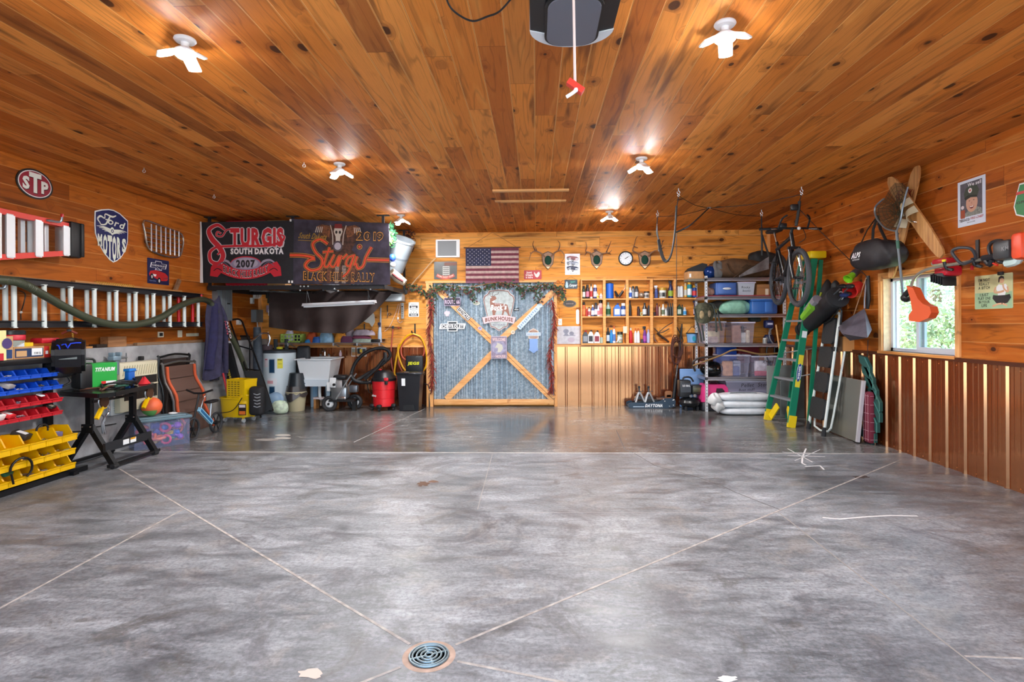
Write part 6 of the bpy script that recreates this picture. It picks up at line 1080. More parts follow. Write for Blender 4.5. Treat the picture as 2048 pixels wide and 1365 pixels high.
# --- vent, picture, flag
M,w,h=rB(872,480,920,515,.0);k=N('air_vent','square white air filter grille high on the back wall','vent',M=M);k.p('frame').pr(rrect(w,h,.01),I4,.03,c('eef0f2',.4));g=k.p('grille','grey louvred filter');g.rc(-w*.42,-h*.42,w*.36,h*.42,I4,c('8f9498',.6),.0315)
for i in range(16):z=-h*.40+h*.80*i/15;g.beam((-w*.42,z,.034),(w*.36,z,.034),.004,.004,c('c4c8cc',.5),up=X3)
M,w,h=rB(868,524,914,559,.0);k=sign('metal_sign','dark picture of a radiator grille with a red banner under the white vent','sign',M,w,h,c('30322e',.35,0,.5,sc=12),t=.006);k.rc(-w*.12,-h*.35,w*.18,h*.25,I4,c('c0c0bc'),.007)
for i in range(5):k.rc(-w*.10,-h*.3+i*h*.11,w*.16,-h*.25+i*h*.11,I4,c('5a5c58'),.0075)
k.line([(-.38*w,-.25*h),(-.2*w,-.36*h),(0,-.40*h),(.2*w,-.36*h),(.38*w,-.25*h)],h*.18,I4,c('c04838'),.008,sm=4);k.tx('HOME SWEET HOME',I4,h*.09,c('ecd8cc'),.009,'b',0,-h*.255,fit=w*.70,arc=-h*.13);k.rc(-.05*w,.28*h,.48*w,.45*h,I4,c('7a4a3c'),.007);k.flat=True
k=N('flag','faded American flag banner hanging on the back wall above the barn door','flag');a,b=BW(931,496,.14),BW(1038,566,.14);W_,H_=b.x-a.x,a.z-b.z;MF=fr(((a.x+b.x)/2,YB-.14,(a.z+b.z)/2))
k.M=MF;STR=c('6e2c3e',.8,0,.2);CRS=c('b49a94',.8,0,.2);NVY=c('2a2c48',.8,0,.25)
g=k.p('cloth');g.flat=True;g.pr([(-W_/2,-H_/2),(W_/2,-H_/2),(W_/2,H_/2),(-W_/2,H_/2)],I4,.002,c('7a5060',.8,0,.2),-.002)
s0,s1=-H_*.44,H_*.48;sh_=(s1-s0)/13
g=k.p('stripes','red and cream stripes');g.flat=True
for i in range(13):g.rc(-W_*.495,s1-sh_*(i+1),W_*.495,s1-sh_*i,I4,STR if i%2==0 else CRS,.002)
g=k.p('canton','navy field with white stars');g.flat=True;cx0,cx1,cz0,cz1=-W_*.495,-W_*.02,s1-sh_*7,s1;g.rc(cx0,cz0,cx1,cz1,I4,NVY,.003)
for r_ in range(9):
    for q in range(6 if r_%2==0 else 5):
        x=cx0+(cx1-cx0)*((q+.5)/6 if r_%2==0 else(q+1)/6);z=cz1-(cz1-cz0)*(r_+.8)/9.6;g.fl([(x+(.011 if i%2==0 else .005)*math.sin(i*math.pi/5),z+(.011 if i%2==0 else .005)*math.cos(i*math.pi/5))for i in range(10)],I4,c('b8b0b8'),.004)
k.p('rod').cyl((-W_/2-.03,H_/2,.005),(W_/2+.03,H_/2,.005),.010,c('5a3a2c'));k.p('cord').tube([(-W_*.45,H_/2+.01,.0),(0,H_/2+.28,-.11),(W_*.45,H_/2+.01,.0)],.003,c('6a4a38'),n=5)
# --- antler mounts
ANT=c('8a6448',.6,0,.3);ANTD=c('5c4030',.6,0,.3)
def antler(px,py,lb,L_,R_,tag_):
    o=BW(px,py,.0);k=N('antler_mount',lb,'antlers','deer antler plaques on the back wall',M=fr((o.x,YB,o.z)));s=.00866
    P_=[(-13,12),(0,18),(13,12),(10,-8),(0,-19),(-10,-8)];g=k.p('plaque');g.pr([(a*s,b*s)for a,b in P_],I4,.025,c('4a3020',.5),0);g.pr([(a*s*.90,b*s*.90)for a,b in P_],I4,.006,c('a07c64',.6,0,.2),.024);g.flat=True
    g=k.p('felt_pad','dark green felt pad');g.sph((0,-.5*s,.03),(7.2*s,9.5*s,.03),c('0f3a2c',.9),18);g=k.p('name_plate','cream plate');g.fl([(-4.5*s,-13*s),(4.5*s,-13*s),(0,-17.5*s)],I4,c('e8d8b0',.4),.0315)
    for side,B in(('L',L_),('R',R_)):
        g=k.p('antler')
        for br in B:g.tube([(a*s,b*s,(.05+.012*i if len(q)==2 else q[2]))for i,q in enumerate(br)for a,b in[q[:2]]],[.016*(1-.75*j/(len(br)-1))if br is B[0]else .011*(1-.7*j/(len(br)-1))for j in range(len(br))],ANT if br is B[0]else ANTD,n=7,sm=4)
antler(1096,521,'deer antler plaque above the red chicken sign, leftmost of three',[[(-6,6),(-12,12),(-20,16),(-27,17),(-33,13),(-36,5),(-38,-3)],[(-24,17),(-28,24),(-30,31),(-28,38)],[(-22,17),(-25,26)],[(-33,13),(-36,15)]],[[(6,6),(11,12),(18,17),(26,17),(31,10),(31,2),(26,-5)],[(20,18),(23,26),(23,33),(19,38)],[(26,-5),(33,-7)],[(26,17),(25,20)]],0)
antler(1193,520,'deer antler plaque between the car poster and the clock',[[(-6,6),(-10,11),(-16,14),(-22,16),(-20,24),(-22,34)],[(-20,14),(-24,8)],[(-19,16),(-21,12)]],[[(6,6),(10,11),(16,12),(24,13),(29,18)],[(18,13),(23,24),(28,36)],[(22,13),(28,10)],[(20,13),(20,18)]],1)
antler(1289,520,'deer antler plaque right of the clock, rightmost of three',[[(-6,6),(-12,11),(-19,14),(-25,18),(-22,28),(-19,40),(-16,45)],[(-22,16),(-26,17)],[(-23,26),(-14,23)],[(-25,18),(-20,14)]],[[(6,6),(12,13),(20,17),(28,18),(36,12)],[(28,18),(32,26),(34,38)],[(30,20),(38,24)],[(34,34),(37,38)]],2)
M,w,h=rB(1048,541,1083,559,.0);k=sign('metal_sign','small red sign with a white chicken beside the flag','sign',M,w,h,c('b8464c',.5),t=.01); 
for i,s_ in enumerate(('Just','wingin','it here')):k.tx(s_,I4,h*.19,c('ecdcdc'),.0105,'x',-w*.2,h*(.26-.27*i),fit=w*(.3,.42,.4)[i])
k.fl([(w*(.24+.17*a),h*(.0+.36*b))for a,b in((-1,.5),(-.8,.9),(-.55,.35),(-.1,.2),(.3,.8),(.8,.9),(1,.3),(.7,-.4),(.1,-.9),(-.5,-.6),(-.8,.0))],I4,c('ecdcdc'),.0105)
M,w,h=rB(1130,508,1160,550,.0);k=sign('poster','white poster with three classic sports cars on the back wall','poster',M,w,h,c('eceef4',.6),.002,.003)
for i,cl in enumerate(('8a4a50','8c94a8','2c3250')):car(k,I4,0,h*(.30-.235*i),w*.80,c(cl),c('d8dce8'),.002)
k.tx('CORVETTE',I4,h*.03,c('6a6c78'),.002,'b',0,-h*.44,fit=w*.6); 
for i in range(3):k.rc(-w*.3,h*(.19-.235*i),w*.2,h*(.195-.235*i),I4,c('b09090'),.0015)
# clock
o=BW(1251,517.5);r=(BW(1264.5,517).x-o.x);k=N('wall_clock','round white wall clock with a black rim between two antler plaques','clock',M=fr((o.x,YB,o.z)));k.p('rim').tube([(r*math.cos(a),r*math.sin(a),.02)for a in[j*math.pi/20 for j in range(40)]],.011,c('1c1a1e',.4),closed=True);g=k.p('dial');g.pr(circ(r,36),I4,.014,c('e8ecf0',.4))
for i in range(12):a=math.radians(90-30*(i+1));g.tx(str(i+1),I4,r*.17,c('6a7888'),.0155,'b',r*.76*math.cos(a),r*.76*math.sin(a))
g=k.p('hands');g.line([(-.02,-.01),(r*.62*math.cos(.62),r*.62*math.sin(.62))],.006,I4,c('26282c'),.017);g.line([(0,0),(r*.4*math.cos(.5),r*.4*math.sin(.5))],.008,I4,c('26282c'),.0175);g.fl(circ(.008,10),I4,c('26282c'),.018)
# small signs right of the door
M,w,h=rB(1129,560,1155,578,.0);k=sign('hanging_sign','small slate HAPPY CAMPER sign with a snowman by the garland','sign',M,w,h,c('2e4250',.6),t=.012);k.tx('HAPPY',I4,h*.20,c('4cb098'),.0125,'b',w*.15,h*.25,fit=w*.4);k.tx('Camper',I4,h*.28,c('dce4e8'),.0125,'x',w*.14,-h*.10,fit=w*.6,sh=.3)
for yy,rr in((-.22,.13),(.02,.10),(.2,.07)):k.fl([(x-w*.33,y+h*yy)for x,y in circ(w*rr,14)],I4,c('b8d4e4'),.0125)
for i in range(8):k.fl([(x-w*.3+i*w*.1,y-h*.4)for x,y in circ(w*.02,8)],I4,c('c8d0d4'),.0125)
k.p('hanger').tube([(-w*.4,h*.5,.01),(0,h*.85,.005),(w*.4,h*.5,.01)],.003,c('8a5a3a'))
M,w,h=rB(1126,601,1152.5,614.5,.0);k=N('oval_plaque','oval dark metal plaque right of the barn door','plaque',M=M);k.pr(circ(w/2,32,h/2),I4,.012,c('3a3432',.4,.5));k.ring(w*.43,w*.46,I4,c('8a7c74',.4,.5),.0125,ry=h/w);k.tx('GARAGE',I4,h*.2,c('8a7c74'),.0125,'b',fit=w*.6);k.flat=True
M,w,h=rB(1152,619.5,1158.5,649,.0);k=N('thermometer','long white thermometer beside the shelf cubbies','thermometer',M=M);k.pr(rrect(w,h,w*.45),I4,.012,c('eceae4',.4));k.rc(-.002,-h*.35,.002,h*.38,I4,c('a8b0b0'),.013);k.flat=True
M,w,h=rB(1116,638,1124,651,.0);k=sign('light_switch','white light switch right of the barn door','switch',M,w,h,c('f0ece4',.4),.004,.008);k.rc(-w*.12,-h*.16,w*.12,h*.16,I4,c('c8c4bc'),.009)
M,w,h=rB(1114,653,1161,688.5,.0);k=sign('canvas_print','pale canvas print of two dogs looking over a ledge by the door','picture',M,w,h,c('c4c4cc',.7,0,.12),.002,.02);DG=c('8a8c9c',.7,0,.2)
for fx,rr in((-.12,.12),(.12,.10)):k.fl([(x+fx*w,y+(.22 if fx<0 else .10)*h)for x,y in circ(w*rr,18,h*rr*1.05)],I4,DG,.0205);k.fl([(fx*w-.08*w,-.02*h),(fx*w+.1*w,-.02*h),(fx*w+.05*w,.14*h),(fx*w-.05*w,.14*h)],I4,DG,.0203)
k.rc(-.24*w,-.04*h,.28*w,.0,I4,DG,.0207);k.fl(circ(w*.15,20,h*.14),T(.1*w,-.26*h,0),c('b8acbc',.7),.0205)
# --- cubby shelves
k=N('cubby_shelf','built-in pine shelf unit of fifteen open compartments on the back wall','shelf');CD=.14;CP=lumber('cubby_pine','d08a42','e6a660',ax='x')
def BX(px):return A(px,620,YB-CD).x
def BZ(py):return A(1280,py,YB-CD).z
X0_,X1_,Zt_,Zb_=BX(1162),BX(1397),BZ(558),BZ(689)
for x0,x1 in((1162,1164.5),(1206,1211.5),(1252,1257.5),(1300.5,1306),(1348,1353.5)):k.p('divider').bx(BX(x0),BX(x1),YB-CD,YB-.002,Zb_,Zt_,CP)
for y0,y1 in((558,560.5),(597,599.5),(632.5,635),(687,690)):k.p('shelf_board').bx(X0_,X1_,YB-CD+.002,YB-.002,BZ(y1),BZ(y0),CP)
ROWN={597:'top',632.5:'middle',687:'bottom'}
CELLN=['first','second','third','fourth','fifth']
def item(cx,hw,cy,cyb,kind,body,cap,lb,lab=None,yoff=.07):
    px,py=1100+cx/6.606,550+cy/6.606;Yc=YB-yoff;sc=(A(px+1,620,Yc).x-A(px,620,Yc).x);x=A(px,620,Yc).x;r=max(.012,hw/6.606*sc);zb_=BZ(550+cyb/6.606)+.001;zt_=A(px,py,Yc).z;h=max(.03,zt_-zb_);M=T(x,Yc,zb_)
    NM={'can':'aerosol_can','bottle':'bottle','jug':'oil_jug','jar':'jar','spray':'spray_bottle','tin':'metal_tin','disc':'tape_roll'}[kind];CT={'can':'spray can','bottle':'bottle','jug':'oil jug','jar':'jar','spray':'spray bottle','tin':'tin','disc':'tape roll'}[kind]
    if kind=='spray':return spray(lb,M,body,cap,h,r,'spray bottle','garage supplies in the cubby shelf',lab)
    k=N(NM,lb,CT,'garage supplies in the cubby shelf',M=M)
    if kind=='can':k.p('can_body').lathe([(r*.95,0),(r,.004),(r,h*.74),(r*.72,h*.80)],c(body,.3),n=14);k.p('cap').lathe([(r*.74,h*.79),(r*.74,h*.97),(r*.6,h),(0,h)],c(cap,.4),n=14)
    elif kind=='bottle':k.p('bottle_body').lathe([(r*.95,0),(r,.004),(r,h*.62),(r*.45,h*.80),(r*.4,h*.84)],c(body,.3),n=14);k.p('cap').lathe([(r*.48,h*.83),(r*.44,h),(0,h)],c(cap,.4),n=12)
    elif kind=='jug':g=k.p('jug_body');g.pr([(-r,0),(r,0),(r,h*.62),(r*.55,h*.85),(r*.1,h*.88),(-r*.3,h*.86),(-r,h*.60)],fr((0,-.045,0)),-.09,c(body,.35));k.p('cap').lathe([(r*.32,h*.86),(r*.30,h),(0,h)],c(cap,.4),T(r*.3,0,0),12)
    elif kind=='jar':k.p('jar_body').lathe([(r*.95,0),(r,.006),(r,h*.76)],c(body,.3),n=18);k.p('lid').lathe([(r*1.03,h*.74),(r*1.03,h*.95),(r*.95,h),(0,h)],c(cap,.35),n=18)
    elif kind=='tin':k.p('tin_body').lathe([(r,0),(r,h*.92)],c(body,.3),n=22);k.p('lid').lathe([(r*.98,h*.90),(r*.98,h*.95),(r*.5,h*.96),(r*.4,h),(0,h)],c(cap,.35),n=22)
    elif kind=='disc':k.tube([(r*.75*math.cos(a),0,r+r*.75*math.sin(a))for a in[j*math.pi/10 for j in range(20)]],r*.3,c(body,.5),closed=True)
    if lab and kind!='disc':g=k.p('label_band');g.lathe([(r*1.012,h*.12),(r*1.012,h*.52)],c(lab,.5),n=14)if kind!='jug' else g.rc(-r*.75,h*.12,r*.75,h*.55,fr((0,-.0455,0)),c(lab,.5),.001)
    return k
R1,R2,R3=308,545,902
IT=[(447,20,145,R1,'can','2a3a2c','15171a','dark green can with white label, left end of the top left compartment','d8dcd8'),(497,23,133,R1,'can','2a2026','141416','black can with pink label in the top left compartment','c87890'),(545,17,122,R1,'bottle','e8e4dc','1c1c1c','white bottle with red label in the top left compartment','b83030'),(597,26,132,R1,'can','3c3a70','e8e8ec','purple can with white cap in the top left compartment','d0c8d8'),(627,18,242,R1,'bottle','dcd8b8','c8c8b0','small yellow-labelled bottle in the top left compartment','d8c030'),(675,20,245,R1,'bottle','e4e0dc','d0ccc8','small white bottle, right end of the top left compartment','b8b0b8'),
 (790,52,102,R1,'tin','1d5cc0','1c2440','large blue and white tin in the second top compartment',None),
 (1060,23,168,R1,'bottle','e8ecf2','d8dce4','white bottle with blue label in the third top compartment','2858b8'),(1098,20,150,R1,'can','70747a','1c1e22','grey can with black cap in the third top compartment','9a9ea4'),(1145,24,150,R1,'can','4c5056','1a1c20','dark grey can in the middle of the third top compartment','c8ccd0'),(1278,36,220,R1,'jar','c8c8c8','2c2420','low jar with dark lid in the third top compartment','3c3838'),
 (1405,24,142,R1,'spray','3c4c8c','e8e8ec','blue spray bottle with white head in the fourth top compartment',None),(1490,48,172,R1,'jar','dcdcd8','b8902c','wide black and gold jar in the fourth top compartment','1c1c1c'),(1596,34,76,R1,'spray','1c2450','181a2c','navy spray bottle with yellow-green label in the fourth top compartment','88a030'),
 (1700,22,148,297,'tin','e0e0e0','c8ccd0','white tin with blue print, left end of the fifth top compartment',None),(1740,22,148,297,'tin','d8dadc','c8ccd0','second white tin in the fifth top compartment',None),(1792,20,112,297,'can','e0b048','c8b890','yellow and grey can in the fifth top compartment','c8c8c0'),(1845,32,84,297,'can','1c8a98','e8b020','tall teal can with yellow cap in the fifth top compartment','e0e4e8'),(1912,32,138,297,'can','2450a8','e8b020','blue and red can with yellow cap in the fifth top compartment','c83030'),
 (447,22,362,R2,'can','c86838','201c1c','orange can with black cap, left end of the middle left compartment','e08850'),(485,13,428,R2,'bottle','b83838','d8d4d0','small red bottle in the middle left compartment',None),(518,18,424,R2,'bottle','e4d8dc','1c1c1c','small white and pink bottle with black cap in the middle left compartment','b86068'),(565,22,398,R2,'bottle','34508c','e4e4dc','blue bottle with pale cap in the middle left compartment','e8e8f0'),(607,21,368,R2,'can','3c3844','18181c','black-capped purple-grey can in the middle left compartment','d8d4e0'),(640,22,405,R2,'bottle','ece8ec','e0dce0','white and red bottle in the middle left compartment','d87880'),(668,26,332,R2,'can','c8a098','161618','tall pink can with black cap, right end of the middle left compartment','b05858'),
 (770,33,362,R2,'bottle','90a49c','6a7870','grey bottle with green label in the second middle compartment','24502c'),(882,44,376,R2,'jug','2a6cc8','1c2c68','bright blue oil jug in the second middle compartment','d8e0e8'),(968,34,376,R2,'can','24488c','e4e8ec','blue can with wide white cap in the second middle compartment','c8d0e0'),
 (1058,20,342,R2,'bottle','2a2220','1c1818','tall dark brown bottle in the third middle compartment',None),(1168,20,418,R2,'can','3c2020','2a1818','small dark red can in the third middle compartment',None),(1213,26,462,R2,'disc','a8b080',None,'round pale green coil in the third middle compartment',None),(1250,28,370,R2,'bottle','26262a','1c1c20','black bottle with white label in the third middle compartment','c8ccd0'),(1306,21,404,R2,'can','2c2c34','24242c','plain black can in the third middle compartment',None),
 (1415,21,376,R2,'bottle','6a2a30','4a1c20','dark red bottle in the fourth middle compartment',None),(1384,18,494,R2,'jar','3a2224','2a1a1c','tiny dark jar in the fourth middle compartment',None),(1448,15,394,R2,'bottle','c8b8a0','6a2a20','tan bottle in the fourth middle compartment',None),(1495,24,388,R2,'bottle','e0dcd4','d4ccc0','white bottle with green-brown label in the fourth middle compartment','5c6a50'),(1532,20,440,R2,'bottle','c8c8c8','b0b0b0','short clear bottle in the fourth middle compartment',None),(1560,17,374,R2,'bottle','30343a','24282c','first of three dark grey bottles in the fourth middle compartment',None),(1592,17,374,R2,'bottle','2c3034','24282c','second of three dark grey bottles in the fourth middle compartment',None),(1622,17,376,R2,'bottle','34383c','24282c','third of three dark grey bottles in the fourth middle compartment',None),
 (1700,30,392,538,'jug','2c4a30','24282a','dark green jug in the fifth middle compartment','c8d0c0'),(1748,15,394,538,'bottle','3a4a40','20241f','dark bottle behind the green jug in the fifth middle compartment',None),(1780,25,430,538,'bottle','c8dcec','e8e8e8','short white and sky blue bottle in the fifth middle compartment','3c98d8'),(1915,20,340,538,'spray','241c50','1c1840','dark purple spray bottle by the metal shelf in the fifth middle compartment','d8c8e0'),
 (462,36,735,R3,'jug','3a3c42','b82030','dark grey jug with red cap in the bottom left compartment','8a9098'),(533,36,730,R3,'jug','e4e4e4','18181c','white oil jug with black cap in the bottom left compartment','2c2c34'),(615,38,735,R3,'jug','dcd8d8','18181c','second white oil jug with black cap in the bottom left compartment','88303c'),(682,25,826,R3,'tin','a8b8a8','c0c4c0','small pale tin, right end of the bottom left compartment',None),
 (765,23,700,R3,'bottle','1c2028','14161c','black bottle with white label in the second bottom compartment','c8d4e4'),(808,21,728,R3,'can','2888cc','2478b8','sky blue can in the second bottom compartment',None),(845,21,678,R3,'bottle','dce4f0','d06030','white bottle with orange tip in the second bottom compartment','5878b8'),(922,37,752,R3,'jar','9cac94','28241f','large mint jar with dark lid in the second bottom compartment','e4dcc0'),
 (1065,26,702,R3,'bottle','d02c30','e0d8c8','red bottle with cream cap in the third bottom compartment',None),(1128,20,708,R3,'bottle','ece8ec','d06030','white bottle with orange tip in the third bottom compartment',None),(1166,20,708,R3,'bottle','e8e4ec','d06030','second white bottle with orange tip in the third bottom compartment',None),(1215,18,850,R3,'tin','3c3c44','2c2c34','small dark tin between bottles in the third bottom compartment',None),(1250,25,680,R3,'spray','6c2c84','1c1820','purple spray bottle with black head in the third bottom compartment','a04098'),(1298,23,722,R3,'bottle','a8b0d8','8c94c0','lavender bottle, right end of the third bottom compartment',None)]
for it in IT:item(*it[:8],lab=it[8])
def CZ(cx,cy,o=.09):return A(1100+cx/6.606,550+cy/6.606,YB-o)
g=N('paper_towel_label','white upper wrap of the large blue tin','tin')if False else None
k=N('heat_gun','black V-shaped pair of hand tools beside the large blue tin','tool');k.p('grip').tube([CZ(858,215),CZ(900,292)],[.018,.022],BLACK);k.p('barrel').tube([CZ(910,292),CZ(965,215)],[.02,.024],c('1c1c20',.4));k.p('wire_hook','bent wire').tube([CZ(968,205),CZ(995,165),CZ(990,130)],.004,STEEL,sm=3)
k=N('masking_tape','crumpled grey plastic bag roll in the third top compartment','roll');k.sph(tuple(CZ(1208,268)),(.045,.04,.042),c('8a7a6c',.5,0,.5,sc=40),14);k.p('core').cyl(CZ(1205,262,.13),CZ(1205,262,.10),.014,c('d8c8b8'))
k=N('funnel','white plastic funnel in front of the mint jar','funnel',M=TV(CZ(905,862,.11),ry=40));k.lathe([(.010,-.05),(.012,-.01),(.05,.05),(.052,.055)],c('e8ecec',.4))
k=N('electric_outlet_box','cream cover plate hanging with a cord in the second bottom compartment','outlet');a,b=CZ(965,682,.13),CZ(1018,772,.13);k.bx(a.x,b.x,YB-.145,YB-.125,b.z,a.z,c('d8d0b8',.5));k.p('cord').tube([CZ(988,772,.13),CZ(985,830,.12),CZ(990,900,.12)],.004,c('3a3028'))
k=N('lawn_sprinkler','brown and chrome bar tool with crossed legs in the fourth bottom compartment','tool');k.p('bar').tube([CZ(1415,770),CZ(1570,890)],.018,c('3c2c24',.4,.3));k.p('arm').tube([CZ(1380,710),CZ(1440,770),CZ(1500,755),CZ(1575,712)],.010,c('5a4030'));k.p('chrome_hose').tube([CZ(1380,790),CZ(1372,830),CZ(1400,880),CZ(1425,890)],.010,CHROME,sm=3);k.p('strap').tube([CZ(1440,760),CZ(1520,690),CZ(1620,630)],.007,BLACK,sm=3)
k=N('pail','light blue plastic pail with black handle and teal print in the fifth bottom compartment','bucket',M=TV(CZ(1875,895,.09)));k.p('pail_body').lathe([(.075,0),(.09,.145),(.095,.15)],c('7aa8d8',.35),n=24);k.p('lid_rim','black rim').tube([(.093*math.cos(a),.093*math.sin(a),.155)for a in[j*.314 for j in range(20)]],.008,BLACK,closed=True);k.p('handle').tube([(-.09,0,.16),(-.03,-.02,.24),(.0,-.02,.265),(.06,0,.23),(.09,0,.16)],.005,BLACK,sm=3);k.p('teal_print').fl([(-.02,.03),(.025,.03),(.03,.08),(.012,.11),(-.015,.11),(-.03,.08)],fr((.01,-.090,0)),c('2a9ab0'),.002)
k=N('whip_antenna','black strap and rod hanging over the corner of the fifth bottom compartment','strap');k.p('rod').tube([BW(1364,648,.2),BW(1360,700,.2)],.012,BLACK);k.p('strap').tube([BW(1354,655,.18),BW(1362,670,.18),BW(1366,682,.18),BW(1364,686,.18)],.009,BLACK,sm=3)
k=N('rope_coil','coil of dark red-brown rope hanging by the jack handle','rope'); 
for i in range(6):k.tube([BW(1352+(8+.5*i)*math.cos(a)+1.2*i-2,700+(30-2.4*i)*math.sin(a)-(12 if i>3 else 0)+4*i*.5,.17+.008*i)for a in[j*.45 for j in range(14)]],.008,c('4a241c',.8,0,.3),n=6,closed=True)
# ================================================================ floor jack, stands, compressor
JY=FL(1300,817).y
def J(px,py,o=0):return A(px,py,JY+o)
k=N('floor_jack','low black hydraulic floor jack marked DAYTONA by the back wall','jack');jz=lambda py:J(1300,py).z
for o in(0,.22):
    g=k.p('side_plate');pl=[(1256,808),(1262,805),(1300,806),(1318,803),(1330,797),(1345,797),(1351,802),(1350,814),(1335,817),(1264,817),(1257,814)];q=[J(a,b)for a,b in pl];g.pr([(p.x,p.z)for p in q],fr((0,JY+o,0)),.014,c('22384c',.35));g.flat=True
g=k.p('brand_print','white DAYTONA lettering');a=J(1307,811.5);g.tx('DAYTONA',fr((a.x,JY-.016,a.z)),.048,WHITE,.001,'x',fit=J(1324,811).x-J(1289,811).x,sh=.25);b=J(1262,813);g.rc(J(1266,813).x,J(1266,814.5).z,J(1288,813).x,J(1266,813).z,fr((0,JY-.016,0)),c('b8c8d8'),.001);g.flat=True
for px,r in((1260,.033),(1340,.034)):
    for o in(-.01,.20):g=k.p('wheel');p=J(px,815);g.cyl((p.x,JY+o,r+.001),(p.x,JY+o+.03,r+.001),r,c('2a3038',.4),n=18);g.cyl((p.x,JY+o-.002,r),(p.x,JY+o,r),r*.4,CHROME)
k.p('lift_arm').beam(J(1340,800,.11),J(1272,805,.11),.08,.05,c('1c1f24',.4));k.p('saddle').lathe([(.05,0),(.055,.02),(.03,.025)],BLACK,TV(J(1270,805,.11)),16);k.p('rubber_cover').rb(tuple(J(1322,798,.11)),(.16,.12,.03),.01,c('6a4a3c',.7))
k.p('handle','long black padded handle').tube([J(1347,800,.11),J(1352,757,.11)],.032,BLACK);k.p('handle_tube').tube([J(1352,757,.11),J(1364,648,.30)],.017,c('1c1d20',.25)); 
for px,py in((1327,799),(1330,803),(1346,801),(1348,800),(1347,811),(1339,813)):k.p('bolt').sph(tuple(J(px,py,-.018)),.011,c('e0e4e8',.3,.6),8)
for px,py0,lb in((1281.5,779,'jack stand resting on the floor jack, left one'),(1300.5,777,'jack stand resting on the floor jack, right one')):
    k=N('jack_stand','silver and black '+lb,'jack stand','two jack stands on the floor jack');zb_=J(px,806).z;sp=.055
    for sx_,sy_ in((-1,-1),(1,-1),(-1,1),(1,1)):g=k.p('leg');x=J(px,800).x;g.beam((x+sx_*.075,JY+.11+sy_*.07,zb_+.002),(x+sx_*.012,JY+.11+sy_*.012,zb_+.16),.03,.012,c('c8ccd0',.35,.5)); 
    g=k.p('brace_plate');g.pr([(x-.045,zb_+.045),(x+.045,zb_+.045),(x+.022,zb_+.10),(x-.022,zb_+.10)],fr((0,JY+.065,0)),.005,c('2a2c30',.4));k.p('post').cyl((x,JY+.11,zb_+.12),(x-.006,JY+.11,zb_+.235),.014,c('5a5e64',.4,.5));k.p('saddle').rb((x-.008,JY+.11,zb_+.25),(.035,.05,.035),.006,BLACK);k.p('ratchet_lever').beam((x,JY+.09,zb_+.175),(x+.06,JY+.08,zb_+.185),.012,.01,BLACK)
k=N('wood_block','round-edged brown wood block behind the jack handle','wood block');p=A(1337,790,YB-.15);k.rb((p.x,YB-.15,p.z),(.13,.06,.13),.03,c('8a5c3c',.8));k.bx(p.x-.04,p.x+.04,YB-.18,YB-.12,0,p.z,c('7a4c30',.8))
CYc=8.88;p=A(1387,800,CYc)
k=N('air_compressor','black pancake air compressor on the floor left of the metal shelf','air compressor',M=T(p.x,CYc+.18,0));k.p('tank').lathe([(.0,.05),(.12,.055),(.17,.09),(.185,.13),(.17,.17),(.12,.20),(0,.205)],c('16181b',.25),n=32);k.p('pump_housing').rb((-.10,.0,.35),(.18,.18,.28),.02,c('23262a',.4));g=k.p('label_panel','grey label with white lettering');g.rb((-.09,-.092,.37),(.15,.006,.15),.002,c('3a4048',.4));g.tx('2.5 GAL',fr((-.09,-.0955,.405)),.026,WHITE,.001,'x',fit=.12);g.flat=True
k.p('motor').rb((.10,.02,.33),(.17,.16,.16),.03,c('2a2c26',.4));g=k.p('brand_panel','olive label plate');g.rb((.10,-.062,.335),(.14,.006,.07),.002,c('4a4c34',.4));k.p('gauge').cyl((.03,-.12,.25),(.03,-.15,.25),.025,CHROME);k.p('gauge').cyl((-.03,-.11,.24),(-.03,-.14,.24),.02,c('8a8c90',.3,.6));k.p('carry_handle').tube([(-.12,0,.48),(-.10,0,.53),(.0,0,.53),(.05,0,.46)],.014,BLACK,sm=3)
for a in(45,135,225,315):k.p('rubber_foot').cyl((.13*math.cos(math.radians(a)),.13*math.sin(math.radians(a)),0),(.13*math.cos(math.radians(a)),.13*math.sin(math.radians(a)),.07),.022,RUB)
k=N('tote_lid','large pale blue plastic lid standing behind the compressor','lid');a,b=A(1359,738,9.36),A(1408,800,9.36);k.rb(((a.x+b.x)/2,9.36,a.z/2),(b.x-a.x,.04,a.z),.03,c('6f93c4',.45),seg=3);k.p('rib').rb(((a.x+b.x)/2,9.335,a.z*.60),((b.x-a.x)*.6,.02,a.z*.5),.02,c('7a9ccc',.45))
